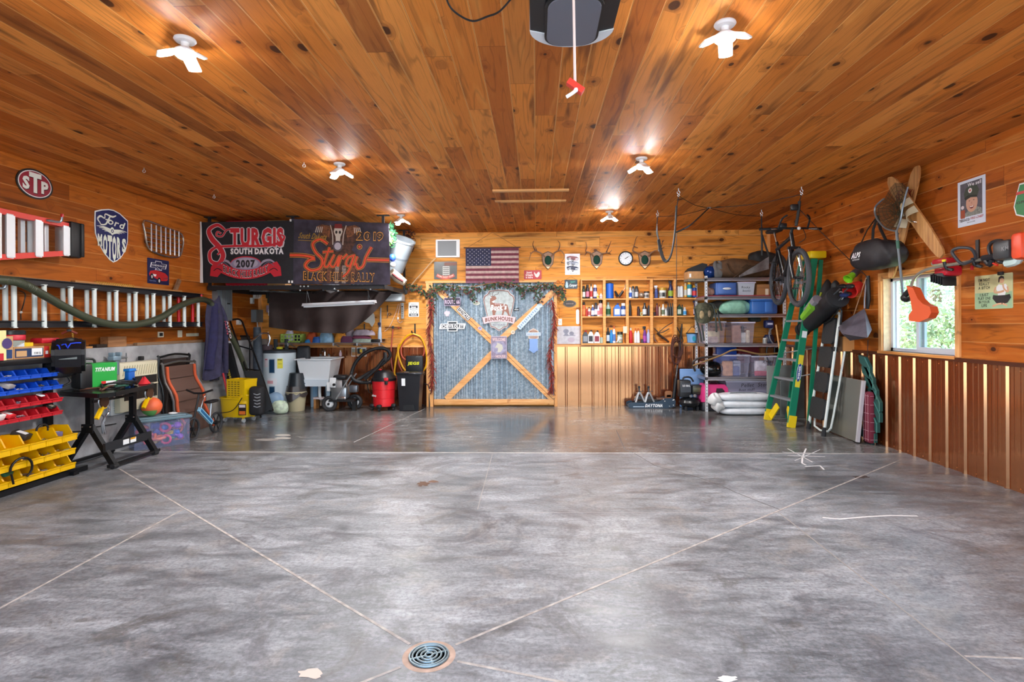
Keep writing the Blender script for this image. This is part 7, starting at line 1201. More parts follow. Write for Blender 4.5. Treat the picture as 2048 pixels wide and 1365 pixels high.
# ================================================================ metal shelf unit at the back right
YS0,YS1=8.87,9.42;MSH=c('a8a8b2',.3,.8);PERF=c('e4e6ec',.4,.2)
def S_(px,py,o=0):return A(px,py,YS0+o)
SX0,SX1=S_(1411,700).x,S_(1568,700).x
k=N('shelving_unit','grey metal shelving unit with perforated white posts in the back right corner','shelf')
for x,y in((SX0,YS0),(SX0,YS1),(SX1,YS0),(SX1,YS1)):
    g=k.p('post');zt_=1.403+(648-553)*YS0/1100;g.bx(x,x+.036,y,y+.004,0,zt_,PERF);g.bx(x,x+.004,y,y+.036,0,zt_,PERF)
    h=k.p('post_slots',kind='stuff');z=.03
    while z<zt_-.03:h.bx(x+.013,x+.023,y-.0012,y,z,z+.018,c('2a2a30'));z+=.05
SZ={}
for nm,py in(('top',556),('second',593),('third',629),('fourth',688),('fifth',755)):
    z=S_(1480,py).z;SZ[nm]=z;g=k.p('shelf_board');g.bx(SX0+.004,SX1+.03,YS0+.004,YS1+.03,z-.012,z,c('8e8e98',.35,.6));g.bx(SX0+.004,SX1+.03,YS0,YS0+.004,z-.050,z+.002,MSH);g.tube([(SX0,YS0-.004,z-.012),(SX1+.03,YS0-.004,z-.012)],.008,MSH,n=6);g.tube([(SX0,YS0-.004,z-.045),(SX1+.03,YS0-.004,z-.045)],.007,c('d8d8e0',.3,.6),n=6);g.bx(SX0,SX0+.004,YS0,YS1,z-.05,z,MSH)
k.p('shelf_liner','dark red board').bx(SX0+.01,SX1+.0,YS0+.01,YS1,SZ['second']+.001,SZ['second']+.018,c('8a2030',.6))
def onS(sh,px0,px1,py,lb,nm,cat,mat,o=.06,d=.3,r=.02,base=0.,grp=None):
    a,b=S_(px0,py,o),S_(px1,py,o);z=SZ[sh]+.001+base;k=N(nm,lb,cat,grp);k.rb(((a.x+b.x)/2,YS0+o+d/2,(z+a.z)/2),(b.x-a.x,d,a.z-z),r,mat,seg=2);return k,a.x,b.x,z,a.z
# top shelf
k,x0,x1,z0,z1=onS('top',1376,1407,543,'small cardboard box sticking out left of the metal shelf top','cardboard_box','box',CARD,.1,.25,.004);k.bx(x0,x1+.5,YS0+.1,YS0+.35,z0-.04,z0-.002,c('7a7060',.7));k.p('paper_label').bx(x0+.02,x0+.05,YS0+.098,YS0+.1,z0+.02,z0+.08,WHITE)
k=N('case','black wedge-shaped case on the small cardboard box','case');a=S_(1375,543,.1);b=S_(1413,526,.1);k.pr([(a.x,a.z+.002),(b.x+.03,a.z+.002),(b.x+.02,b.z-.02),(b.x-.06,b.z),(a.x+.05,a.z+.06)],fr((0,YS0+.12,0)),-.18,c('1c1c1e',.6))
p=S_(1421,541,.12);k=N('ball','shiny dark blue ball on top of the metal shelf','ball');k.sph((p.x,YS0+.14,SZ['top']+.107),.105,c('10306c',.12,.3),24)
def soft(lb,nm,cat,c0,s,mat,seed,sh=0): 
    random.seed(seed);k=N(nm,lb,cat);ph=[random.uniform(0,6)for _ in range(4)]
    def f(u,v):
        a=6.2832*u;ca,sa=math.cos(a),math.sin(a);e=.6;q=math.sin(math.pi*min(.999,max(.001,v)))**.45;w_=1+.07*math.sin(3*a+ph[0])+.05*math.sin(7*a+9*v+ph[1])
        return(c0[0]+s[0]*q*w_*abs(ca)**e*(1 if ca>0 else-1)+sh*v,c0[1]+s[1]*q*w_*abs(sa)**e*(1 if sa>0 else-1),c0[2]+s[2]*(1-math.cos(math.pi*v))*.5*(1+.10*math.sin(2.3*ca+ph[2])))
    k.grid(f,36,16,mat,cu=True);return k
p=S_(1490,540,.2)
soft('large brown canvas hunting blind bag on top of the metal shelf','canvas_bag','bag',(p.x-.06,YS0+.26,SZ['top']+.001),(.53,.24,.30),c('5c4028',.8,0,.25),4)
k=soft('grey rolled cushion beside the blue ball on the shelf top','rolled_cushion','cushion',(S_(1439,540).x,YS0+.10,SZ['top']+.001),(.07,.08,.27),c('5a5858',.8,0,.2),5); 
k=N('tripod_case','grey pointed fabric flap lying across the brown canvas bag','fabric');k.grid(lambda u,v:tuple(S_(1478+60*u,553-27*u+(v-.5)*(3+22*u),-.02-.0*u)+V((0,.02*math.sin(u*9),0))),14,4,c('6f6a6a',.8,0,.2),t=.02)
for q in(((1453,527),(1462,545),(1480,555)),((1500,530),(1485,542),(1466,556)),((1520,525),(1505,533),(1492,530),(1484,536))):k=N('webbing_strap',('brown webbing strap crossing the left of the canvas bag','brown webbing strap crossing the middle of the canvas bag','dark loop strap on top of the canvas bag')[len(q)%3 if False else[3,3,4].index(len(q))if q[0][0]!=1500 else 1]if q[0][0]!=1520 else 'dark loop strap on top of the canvas bag','strap');k.tube([S_(a,b,-.0)for a,b in q],.016,c('4a3422',.8),sm=4,flat=.4)
soft('black duffel on the canvas bag against the back wall','duffel_bag','bag',(S_(1530,530,.4).x,YS0+.42,SZ['top']+.20),(.25,.14,.26),c('1c1a1a',.7),6)
# second shelf
k,x0,x1,z0,z1=onS('second',1432,1474,565,'blue storage tote lying on its side with a white handle on the second shelf','storage_tote','storage bin',c('3c5c9c',.4),.02,.35,.02,.018);g=k.p('lid','pale blue lid');g.rb(((x0+x1)/2,YS0+.012,(z0+z1)/2),(x1-x0-.05,.02,z1-z0-.04),.01,c('4a6cb0',.4));k.p('handle','white handle').sph(((x0+x1)/2,YS0-.006,(z0+z1)/2),(.07,.016,.02),c('d8dce0',.3),12)
def totec(sh,px0,px1,py,lb,txt,cols,o=.03,d=.33,base=0.,lidc=None,mat=None,tcol='16161a',seed=1):
    a,b=S_(px0,py,o),S_(px1,py,o);z=SZ[sh]+.001+base;w_,h=b.x-a.x,a.z-z;random.seed(seed);CT=mat or c('c4c2dc',.2,a=.22);k=N('storage_tote',lb,'storage bin','clear storage totes on the metal shelf');cx_=(a.x+b.x)/2;y0=YS0+o;g=k.p('tub');k0=.88
    lo=[(cx_-w_/2*k0,y0+.02,z),(cx_+w_/2*k0,y0+.02,z),(cx_+w_/2*k0,y0+d-.02,z),(cx_-w_/2*k0,y0+d-.02,z)];hi=[(cx_-w_/2,y0,z+h),(cx_+w_/2,y0,z+h),(cx_+w_/2,y0+d,z+h),(cx_-w_/2,y0+d,z+h)]
    g.add(lo+hi,[(3,2,1,0)]+[(i,(i+1)%4,4+(i+1)%4,4+i)for i in range(4)],CT);g.flat=True
    g=k.p('rim' if not lidc else 'lid');zz=z+h
    if lidc:g.rb((cx_,y0+d/2,zz+.006),(w_+.02,d+.02,.025),.008,c(lidc,.4))
    else:
        for q in((cx_-w_/2-.01,cx_+w_/2+.01,y0-.012,y0+.004),(cx_-w_/2-.01,cx_+w_/2+.01,y0+d,y0+d+.012)):g.bx(*q,zz-.015,zz+.006,c('c4c2d4',.3))
        for q in((cx_-w_/2-.01,cx_-w_/2+.004),(cx_+w_/2-.004,cx_+w_/2+.01)):g.bx(*q,y0,y0+d,zz-.015,zz+.006,c('c4c2d4',.3))
    for i,(fx,fw,fh,col)in enumerate(cols): 
        q=N('packed_item',f'{col[1]} packed inside the {lb.split(" tote")[0]} tote','household item',None);q.rb((cx_+fx*w_*.8,y0+.08+.06*(i%3),z+.008+fh*h/2),(fw*w_,.07,fh*h),.02,c(col[0],.6,0,.25)); 
    if txt:
        g=k.p('marker_writing','handwritten marker lettering');g.flat=True
        for j,s_ in enumerate(txt):g.tx(s_[0],fr((cx_+s_[2]*w_,y0-.001+.02*(1-(.5+s_[3])),z+h*(.5+s_[3]))),s_[1],c(tcol),.004,'r',sh=.2,rot=s_[4]if len(s_)>4 else 0)
    return k
k=totec('second',1476,1510,565,'small grey-white tote marked Rocky boots on the second shelf',[('Rocky',.035,-.05,.12),('boots',.035,0,-.14)],[],.02,.3,.018,mat=c('b4bcc8',.4))
k,x0,x1,z0,z1=onS('second',1514,1546,569,'cardboard carton with white label at the right of the second shelf','cardboard_box','box',c('9a6a40',.85),.04,.3,.004,.018);k.p('paper_label').bx(x0+.13,x0+.18,YS0+.037,YS0+.04,z0+.0,z0+.10,c('d8ccb8'));k.p('tape').bx(x0,x1,YS0+.036,YS0+.039,z1-.06,z1-.055,c('6a4424'))
soft('crumpled pink and brown cloth at the left end of the second shelf','cloth_bundle','cloth',(S_(1424,585).x,YS0+.12,SZ['second']+.019),(.06,.08,.13),c('a07c6c',.8,0,.35),7)
# third shelf
soft('mint green folded bedding bag on the third shelf','bedding_bag','bag',(S_(1469,600,.1).x,YS0+.20,SZ['third']+.001),(.255,.18,.225),c('8fc4ac',.6,0,.18),8);soft('dark grey clothing at the left end of the third shelf','clothing_pile','clothes',(S_(1434,610,.2).x,YS0+.24,SZ['third']+.001),(.16,.12,.21),c('3a3634',.8,0,.3),9)
k,x0,x1,z0,z1=onS('third',1503,1556,598,'large bright blue storage tote at the right of the third shelf','storage_tote','storage bin',c('2f62ac',.35),.0,.35,.03);k.p('handle').rb((x0+.27,YS0-.004,(z0+z1)/2-.01),(.12,.02,.17),.01,c('3c70bc',.35));k.p('lid_rim').rb(((x0+x1)/2,YS0+.17,z1-.02),(x1-x0+.03,.38,.03),.01,c('3468b4',.35))
k=N('product_box','small yellow and white packet at the left of the mint bag','box');p=S_(1432,622,.03);k.rb(tuple(p),(.05,.04,.06),.004,c('d8b040',.5))
# fourth shelf
totec('fourth',1406,1451,644,'left clear tote on the fourth shelf packed with cream and pink things',[('Rocky',.035,.0,.28),('misc',.03,.05,.12)],[(-.1,.6,.3,('e0c8c4','pink folded fabric')),(.0,.7,.55,('d8c8a8','cream paperwork')),(-.35,.25,.8,('8a8494','grey bundle'))],seed=1)
totec('fourth',1463,1509,645,'right clear tote on the fourth shelf with brown and white contents',[('Boys',.035,.0,.26),('misc',.03,.02,.12)],[(-.28,.4,.85,('b08068','tan card folder')),(.15,.25,.5,('e4e4e4','white wrapped bundle')),(.22,.12,.8,('5c5030','olive strip')),(.36,.15,.6,('d0c0a8','beige pouch'))],seed=2)
k=N('platter','brown and white dish lying on top of the clear totes','dish');a=S_(1478,639,.12);k.lathe([(.02,0),(.16,.025),(.17,.03),(.15,.03),(.02,.01)],c('7a5c48',.5),TV(a+V((-.06,.1,-.03))),28,sy=.8);k.p('inner','white centre').lathe([(0,.022),(.09,.028)],c('d8dce4',.4),TV(a+V((-.06,.1,-.03))),20,sy=.8)
soft('dark net bag on top of the right clear tote','net_bag','bag',(S_(1514,640,.1).x-.02,YS0+.16,SZ['fourth']+.345),(.09,.08,.09),c('1c2420',.8),10)
k=N('tank_sprayer','dark blue garden tank sprayer with a grey hose on the fourth shelf','sprayer');p=S_(1537,650,.12);k.p('tank_top').rb((p.x,p.y,p.z+.01),(.14,.12,.13),.03,c('1e2a5c',.4));k.p('label_print','pale label').bx(p.x-.04,p.x+.04,p.y-.064,p.y-.06,p.z-.0,p.z+.03,c('c8d0e8'));k.p('tank').lathe([(.08,0),(.09,.03),(.08,.10),(.05,.14)],c('141c3c',.4),T(p.x,p.y,SZ['fourth']+.001));k.p('hose').tube([(p.x+.06,p.y-.02,p.z-.05),(p.x-.02,p.y-.08,p.z-.12),(p.x-.01,p.y-.1,p.z-.24),(p.x+.08,p.y-.1,p.z-.36)],.011,c('6c7480',.4),sm=4)
k=N('jar','small glass jar with pale lid right of the clear totes','jar',M=TV(S_(1530,684,.04)+V((0,0,-.03))));k.p('jar_body').lathe([(.035,0),(.036,.06),(.03,.07)],c('8a8c8c',.2));k.p('lid').lathe([(.032,.07),(.032,.09),(0,.09)],c('d8d4cc'))
k=N('hockey_stick','light wooden handle leaning at the right of the shelving unit','handle');q_=A(1575,800,8.45);k.tube([A(1552,650,8.55),A(1562,720,8.5),V((q_.x,q_.y,0))],.013,c('d09c60',.5))
# fifth shelf
totec('fifth',1440,1500,711,'wide clear tote on the fifth shelf with blue and orange contents',[('Halloween',.035,.05,.30),('decor',.03,.05,.14)],[(-.25,.35,.7,('d09870','orange folded paper')),(.05,.4,.45,('6a78b0','blue fabric')),(.25,.25,.7,('b8c0dc','pale blue cloth'))],seed=3)
totec('fifth',1503,1553,713,'clear tote with a white sheet at the right of the fifth shelf',[('XMAS',.045,.15,.22)],[(0,.6,.25,('c04860','red and white decoration')),(.0,.5,.75,('e8e4f0','white paper sheet')),(.3,.2,.3,('e8e8e8','white ribbon roll'))],seed=4)
k,x0,x1,z0,z1=onS('fifth',1433,1474,694,'bright blue bin behind the garden hose on the fifth shelf','storage_tote','storage bin',c('1848a8',.35),.30,.2,.02,.2);k,x0,x1,z0,z1=onS('fifth',1476,1521,694,'dark red cloth bundle behind the hose on the fifth shelf','cloth_bundle','cloth',c('7a1c28',.8),.36,.15,.03,.2);k,x0,x1,z0,z1=onS('fifth',1521,1548,696,'orange-brown printed box behind the hose on the fifth shelf','product_box','box',c('a05c28',.7),.30,.2,.004,.22)
k.p('white_print').rc(x0+.06,z0+.02,x0+.2,z0+.10,fr((0,YS0+.299,0)),c('d8d0c8'),.001)
k=N('wooden_stick','long bent tan wooden stick lying over the totes on the fifth shelf','stick');k.tube([S_(1386,732,-.02),S_(1440,712,-.02),S_(1472,700,-.02),S_(1520,709,-.02),S_(1568,706,-.02)],.014,c('8a6c44',.6),sm=4)
p=S_(1418,738,.02);k=N('canister_vacuum','shiny black canister machine on the left of the fifth shelf','vacuum');k.p('body').sph((p.x+.08,YS0+.15,SZ['fifth']+.125),(.19,.14,.125),c('0f1012',.12),24);k.p('hose').tube([(p.x-.22,YS0+.02,p.z-.04),(p.x-.26,YS0,p.z+.10),(p.x-.16,YS0,p.z+.17),(p.x,YS0,p.z+.19),(p.x+.15,YS0,p.z+.2)],.017,c('2a2220',.5),sm=5);k.p('badge').rb((p.x-.12,YS0-.02,p.z+.10),(.09,.02,.05),.008,c('8a5a58',.5));k.p('chrome_hub').sph((p.x+.14,YS0+.03,p.z-.0),.018,CHROME,8)
# floor level
k=totec('fifth',1452,1560,763,'large clear tote marked Pellet Stove on the floor under the shelves',[('Pellet  Stove',.060,.05,.38,2),("Boat stuff",.04,-.12,.22,3)],[(0,.9,.7,('9a98b0','pale purple folded tarpaulin'))],.05,.4,-SZ['fifth']+.001+.0,mat=c('b4b2cc',.3,a=.45))
k=N('pet_carrier','bright pink pet carrier on the floor under the shelves','pet carrier');a,b=S_(1404,770,.02),S_(1459,790,.02);zc_=a.z;g=k.p('shell_top','pink upper shell');cx_=(a.x+b.x)/2;hw=(b.x-a.x)/2
g.pr([(cx_-hw,zc_-.28),(cx_+hw,zc_-.28),(cx_+hw*.92,zc_-.06),(cx_+hw*.7,zc_),(cx_-hw*.75,zc_),(cx_-hw*.92,zc_-.06)],fr((0,YS0+.30,0)),.26,c('d8347c',.4));k.p('door_grid','dark door opening').pr([(cx_-.02,zc_-.27),(cx_+hw*.72,zc_-.27),(cx_+hw*.66,zc_-.10),(cx_+hw*.5,zc_-.06),(cx_+.02,zc_-.06)],fr((0,YS0+.042,0)),.01,c('2c1c24',.6));k.p('base').rb((cx_,YS0+.17,(zc_-.28)/2),(hw*1.9,.27,zc_-.285),.02,c('2a2a30',.5));k.p('handle').tube([(cx_-.06,YS0+.17,zc_),(cx_-.04,YS0+.17,zc_+.03),(cx_+.06,YS0+.17,zc_+.03),(cx_+.08,YS0+.17,zc_)],.012,c('4a2c38'))
SALT=c('dfe3e8',.35,0,.06);a0=FL(1438,828); 
for i,(yb_,lb)in enumerate(((.0,'bottom white plastic pellet sack of the stack of three'),(.108,'middle white plastic pellet sack of the stack of three'),(.217,'top white plastic pellet sack of the stack of three'))):
    x0,x1=A(1436+(3,0,0)[i],800,8.6).x,A(1538+(0,2,6)[i],800,8.6).x;k=N('pellet_sack',lb,'sack','white sacks under the metal shelf');random.seed(i);ph=random.random()*6
    k.grid(lambda u,v:((x0+x1)/2+(x1-x0)/2*abs(math.cos(6.2832*u))**.5*(1 if math.cos(6.2832*u)>0 else-1)*math.sin(math.pi*min(.985,max(.015,v)))**.22,8.66+.17*abs(math.sin(6.2832*u))**.6*(1 if math.sin(6.2832*u)>0 else-1)*math.sin(math.pi*min(.985,max(.015,v)))**.3,yb_+.002+.106*(1-math.cos(math.pi*v))/2*(1+.05*math.sin(11*u+ph))),60,14,SALT,cu=True)
for i,(px,py)in enumerate(((1430,800),(1437,812))):
    k=N('plastic_bag',('crumpled white plastic bag beside the top sack','crumpled white plastic bag beside the lower sacks')[i],'bag');p=A(px,py,8.55);random.seed(i+30);k.grid(lambda u,v:(p.x+(.10+.02*math.sin(17*u+i))*math.sin(math.pi*v)*math.cos(6.28*u),p.y-.0+.09*math.sin(math.pi*v)*math.sin(6.28*u),max(.002,p.z-.09+.18*(1-math.cos(math.pi*v))/2+.02*math.sin(15*u+7*v))),26,10,c('d4d4d4',.3),cu=True)
k=N('hand_truck','black hand truck with grey tyres standing right of the metal shelf','hand truck');w0=FL(1533,822)
for px,y_ in((1532,w0.y),(1565,w0.y+.1)):q=A(px,811,y_);g=k.p('wheel');g.tube([(q.x+.085*math.cos(a),y_,.13+.085*math.sin(a))for a in[j*.314 for j in range(20)]],.036,c('26282c',.7),closed=True,n=10);g.cyl((q.x,y_-.03,.13),(q.x,y_+.03,.13),.05,c('5c6470',.5));g.cyl((q.x,y_-.034,.13),(q.x,y_-.03,.13),.02,c('2a2c30'))
g=k.p('frame');yy=w0.y+.02;g.tube([A(1549,808,yy),A(1549,700,yy),A(1549,690,yy),A(1545,684,yy),A(1536,690,yy),A(1533,710,yy),A(1541,730,yy),A(1549,737,yy)],.014,BLKM,sm=3);g.tube([A(1549,690,yy),A(1556,682,yy),A(1566,690,yy),A(1570,700,yy)],.014,BLKM,sm=3);g.tube([A(1540,802,yy),A(1552,780,yy),A(1560,770,yy)],.012,BLKM)
k=N('grey_panel','tall grey plastic panel standing behind the hand truck','panel');a=A(1536,733,8.5);k.rb((a.x+.13,8.6,a.z/2),(.22,.03,a.z),.02,c('7e8480',.6));k=N('grey_panel','dark grey board standing behind the green ladder','panel');a=A(1570,732,8.2);k.rb((a.x+.15,8.3,a.z/2),(.36,.03,a.z),.02,c('5c605e',.6))
k=N('camo_chair','camouflage folded chair strapped to the left post of the metal shelf','folding chair');CAM_=c('4a4a38',.8,0,.6,sc=26)
k.p('seat_fabric').grid(lambda u,v:tuple(S_(1388+34*u+3*math.sin(v*3),606+42*v-10*(2*u-1)**2*(v-.5)*2,-.10-.05*math.sin(math.pi*u))),12,8,CAM_,t=.03);k.p('tan_patch').sph(tuple(S_(1404,630,-.17)),(.04,.015,.07),c('a08c68',.8,0,.3),12);k.p('tan_patch').sph(tuple(S_(1418,628,-.16)),(.035,.015,.06),c('8a7860',.8,0,.3),12)
for q in(((1389,618),(1393,640),(1400,665),(1403,684)),((1397,606),(1399,625),(1400,645)),((1410,604),(1411,625),(1409,645)),((1414,608),(1424,609),(1430,625),(1433,665)),((1418,607),(1430,612),(1436,630),(1443,662)),((1404,650),(1408,682))):k.p('frame_tube').tube([S_(a,b,-.14)for a,b in q],.014,c('2c332e',.5),sm=4)
# ================================================================ bicycle hung from the ceiling
k=N('bicycle','black mountain bike hoisted under the ceiling in the back right corner','bicycle');BF=c('1a1b1f',.35,.2)
PF,PR=A(1597,556,6.9),A(1557,560,7.95)
for nm,P,ang,R_ in(('front',PF,84,.335),('rear',PR,83,.335)):
    g=k.p('wheel',f'{nm} wheel');d=V((math.cos(math.radians(ang)),math.sin(math.radians(ang)),0)); 
    g.p('tyre').tube([P+d*R_*math.cos(a)+Z3*R_*math.sin(a)for a in[j*math.pi/24 for j in range(48)]],.030,c('3a3c42',.75),closed=True,n=10);g.p('rim').tube([P+d*(R_-.035)*math.cos(a)+Z3*(R_-.035)*math.sin(a)for a in[j*math.pi/24 for j in range(48)]],.012,c('1c1d20',.3),closed=True,n=6);ax_=d.cross(Z3);g.p('hub').cyl(P-ax_*.05,P+ax_*.05,.02,c('3a3a3e',.3,.6))
    s_=g.p('spokes',kind='stuff'); 
    for j in range(28):a=j*math.pi/14;s_.tube([P+ax_*(.03 if j%2 else-.03),P+d*(R_-.03)*math.cos(a)+Z3*(R_-.03)*math.sin(a)],.0016,c('8a8c90',.3,.6),n=4)
    g.p('brake_disc').add([tuple(P+ax_*.035+(d*math.cos(a)+Z3*math.sin(a))*r_)for a in[j*math.pi/12 for j in range(24)]for r_ in(.05,.08)],[(2*j,2*j+1,(2*j+3)%48,(2*j+2)%48)for j in range(24)],c('7a7c80',.3,.8))
HD=PF+V((.0,.32,.50));BBk=PR+V((-.10,-.42,.03));ST=PR+V((-.13,-.25,.50))
def along3(*ps):return[V(p)for p in ps]
k.p('fork').tube([PF+V((-.06,0,0)),PF+V((-.06,.08,.20)),PF+V((-.05,.12,.38))],[.018,.02,.022],BF);k.p('fork').tube([PF+V((.06,0,0)),PF+V((.06,.08,.20)),PF+V((.05,.12,.38))],[.018,.02,.022],c('c8c8cc',.25,.8));k.p('fork_crown').beam(PF+V((-.075,.12,.385)),PF+V((.075,.12,.385)),.04,.035,BF)
TOPH=PF+V((0,.19,.58));k.p('head_tube').tube([PF+V((0,.13,.39)),TOPH],.025,BF);g=k.p('frame');g.tube([PF+V((0,.14,.42)),BBk],.028,BF);g.tube([TOPH-Z3*.05,ST-Z3*.10],.024,BF);g.tube([ST,BBk],.020,BF)
for s_ in(-1,1):g.tube([BBk,PR+V((s_*.06,0,0))],.012,BF);g.tube([ST-Z3*.12,PR+V((s_*.06,0,0))],.011,BF)
k.p('seat_post').tube([ST,ST+V((-.01,.05,.14))],.014,CHROME);k.p('saddle').rb(tuple(ST+V((-.01,.06,.165))),(.15,.26,.05),.024,BLACK,seg=3);HB=TOPH+V((0,-.03,.06));k.p('stem').tube([TOPH,HB],.02,BF);g=k.p('handlebar');g.tube([HB+V((-.37,.05,.0)),HB+V((-.15,.0,.0)),HB,HB+V((.15,.0,.0)),HB+V((.36,.05,-.0))],.013,BF)
for s_ in(-1,1):k.p('grip').tube([HB+V((s_*.26,.03,0)),HB+V((s_*.39,.055,0))],.017,BLACK);k.p('bar_end').tube([HB+V((s_*.18,-.02,0)),HB+V((s_*.17,-.10,.10)),HB+V((s_*.12,-.14,.14))],.012,BF,sm=3);k.p('brake_lever').tube([HB+V((s_*.20,-.01,-.01)),HB+V((s_*.28,-.06,-.02))],.007,CHROME)
k.p('crank').tube([BBk+V((.07,0,0)),BBk+V((.09,.0,-.17))],.012,CHROME);k.p('pedal').rb(tuple(BBk+V((.13,0,-.18))),(.09,.07,.02),.005,BLACK);k.p('pedal').rb(tuple(BBk+V((-.14,0,.17))),(.09,.07,.02),.005,BLACK);k.p('chainring').tube([BBk+V((.05,.08*math.cos(a),.08*math.sin(a)))for a in[j*.42 for j in range(15)]],.006,c('4a4c50',.3,.7),closed=True);k.p('cassette').cyl(PR+V((.03,0,0)),PR+V((.06,0,0)),.05,c('4a4a4c',.35,.7));k.p('chain').tube([BBk+V((.055,0,.08)),PR+V((.05,0,.05))],.006,c('3a3a3c',.4,.6));k.p('chain').tube([BBk+V((.055,0,-.08)),PR+V((.05,0,-.05))],.006,c('3a3a3c',.4,.6));k.p('headlight').sph(tuple(HB+V((.06,-.05,-.01))),.022,c('e8ecf0',.2),12);k.p('cable').tube([HB+V((.12,-.02,0)),HB+V((.10,-.14,-.14)),PF+V((.03,.05,.44))],.004,BLACK,sm=4);k.p('light_bracket').rb(tuple(HB+V((-.13,-.03,.03))),(.09,.05,.06),.012,BLACK)
HOOK=c('d8dce0',.3,.6)
hk_=[(1357,377,'front left'),(1603,374,'front right'),(1315,421,'rear left'),(1523,420,'rear right')]
HKP={}
for px,py,nm in hk_:
    p=CE(px,py);HKP[nm]=p;k=N('ceiling_hook',f'white steel eye hook in the ceiling, {nm} of the four hoist hooks','hook','hoist hooks in the ceiling');k.tube([p,p-Z3*.03],.006,HOOK);k.tube([p+V((.016*math.sin(a),0,-.05+.018*math.cos(a)))for a in[j*.6 for j in range(10)]],.005,HOOK);k.p('carabiner').tube([p+V((.0,0,-.065)),p+V((.015,0,-.085)),p+V((0,0,-.10)),p+V((-.012,0,-.08))],.005,HOOK)
J_=(HKP['front left']+HKP['rear right']+HKP['rear left']+HKP['front right'])/4;J_.z=2.90
k=N('hoist_rope','thin black hoist cords running between the four ceiling hooks','cord');JX=A(1418,416,7.6)
for nm in HKP:k.tube([HKP[nm]-Z3*.09,(HKP[nm]-Z3*.10+JX)/2-Z3*.03,JX],.004,BLACK,n=5,sm=3)
k.p('cord_clamp').rb(tuple(JX),(.05,.03,.02),.006,HOOK)
WEB=c('1e1e20',.7)
k=N('hoist_strap','thick black strap hanging in a loop below the front left hook','strap');p0=HKP['front left']-Z3*.09;a_=lambda px,py,Y:A(px,py,Y);Yq=p0.y
k.tube([p0,a_(1354,412,Yq)],.005,BLACK);k.p('padded_loop').tube([a_(1353,412,Yq),a_(1351,450,Yq),a_(1348,480,Yq),a_(1342,510,Yq),a_(1334,523,Yq+.05),a_(1327,518,Yq+.12),a_(1321,500,Yq+.2),a_(1317,480,Yq+.3)],.020,WEB,sm=5,flat=.6);k.p('drop_cord').tube([a_(1353,467,Yq),a_(1353,560,Yq+.0),a_(1352,595,Yq)],.004,BLACK)
k.p('side_strap').tube([JX,a_(1385,447,Yq+.1),a_(1368,458,Yq+.05),a_(1352,465,Yq)],.012,WEB,sm=3,flat=.5)
k=N('hoist_strap','black twisted strap hanging from the rear left hook','strap');p0=HKP['rear left']-Z3*.09;k.tube([p0,A(1314,448,p0.y)],.007,WEB);k.p('twisted_web').tube([A(1314,448,p0.y),A(1314,466,p0.y),A(1317,480,p0.y),A(1317,504,p0.y)],[.01,.038,.022,.014],WEB,sm=4,flat=.35)
k=N('hoist_strap','black double strap hanging from the rear right hook to the canvas bag','strap');p0=HKP['rear right']-Z3*.09;k.tube([p0,A(1523,455,p0.y)],.009,WEB);k.p('web').tube([A(1523,455,p0.y),A(1524,490,p0.y),A(1524,511,p0.y)],.014,WEB);k.p('web').tube([A(1524,470,p0.y),A(1532,495,p0.y),A(1538,512,p0.y)],.014,WEB)
k=N('hoist_strap','thick black strap hanging from the front right hook behind the handlebar','strap');p0=HKP['front right']-Z3*.09;k.tube([p0,A(1599,403,p0.y)],.005,BLACK);k.p('web').tube([A(1599,403,p0.y),A(1596,430,p0.y),A(1592,452,p0.y)],.026,WEB,flat=.6);k.p('buckle').rb(tuple(A(1588,415,p0.y)),(.08,.05,.07),.01,BLACK)
k=N('tie_cord','thin black cord running from the bike down to the window corner','cord');k.tube([A(1600,420,6.9),A(1642,464,6.7),A(1732,552,6.4)],.005,c('2a1c14'),n=5)
# ================================================================ green step ladder
k=N('step_ladder','tall green fibreglass step ladder with yellow feet leaning on the right wall','ladder');GRN=c('0c7a5a',.4)
FA,FB=V((3.36,8.12,.0)),V((3.42,7.52,0));TA,TB=V((3.74,7.86,2.28)),V((3.77,7.58,2.28))
g=k.p('rail');g.beam(FA+V((0,0,.12)),TA,.07,.03,GRN,up=Y3);g=k.p('rail');g.beam(FB+V((0,0,.06)),TB,.085,.03,GRN,up=Y3)
for i in range(1,8):t=.04+.118*i;a,b=FA.lerp(TA,t),FB.lerp(TB,t);g=k.p('step','grey ribbed step');g.beam(a,b,.09,.028,c('8c9094',.45,.4)); 
k.p('spreader').tube([FA.lerp(TA,.25)+V((.02,0,0)),FB.lerp(TB,.32)+V((.22,0,0))],.008,STEEL);k.p('spreader').tube([FA.lerp(TA,.43)+V((.02,0,0)),FB.lerp(TB,.47)+V((.2,0,0))],.008,STEEL)
g=k.p('rear_rail');g.beam(FB+V((.22,-.03,.02)),TB+V((.08,-.02,-.02)),.05,.025,GRN,up=Y3);g=k.p('rear_rail');g.beam(FA+V((.28,0,.02)),TA+V((.08,0,-.02)),.05,.025,GRN,up=Y3)
g=k.p('top_cap','yellow plastic top');g.rb(tuple((TA+TB)/2+V((.04,0,.05))),(.22,.42,.10),.02,c('e8c814',.4))
for F_ in(FA,FB):g=k.p('foot','yellow moulded foot');g.beam(F_+V((0,0,.0)),F_+V((.025,0,.16)),.10,.045,c('e8c814',.4),up=Y3)
g=k.p('foot_brace','yellow corner brace');g.beam(FA+V((.02,-.05,.05)),FA+V((.05,-.22,.24)),.02,.09,c('e8c814',.4));g=k.p('foot_brace','yellow corner brace');g.beam(FB+V((.0,.04,.05)),FB+V((.04,.18,.24)),.02,.09,c('e8c814',.4))
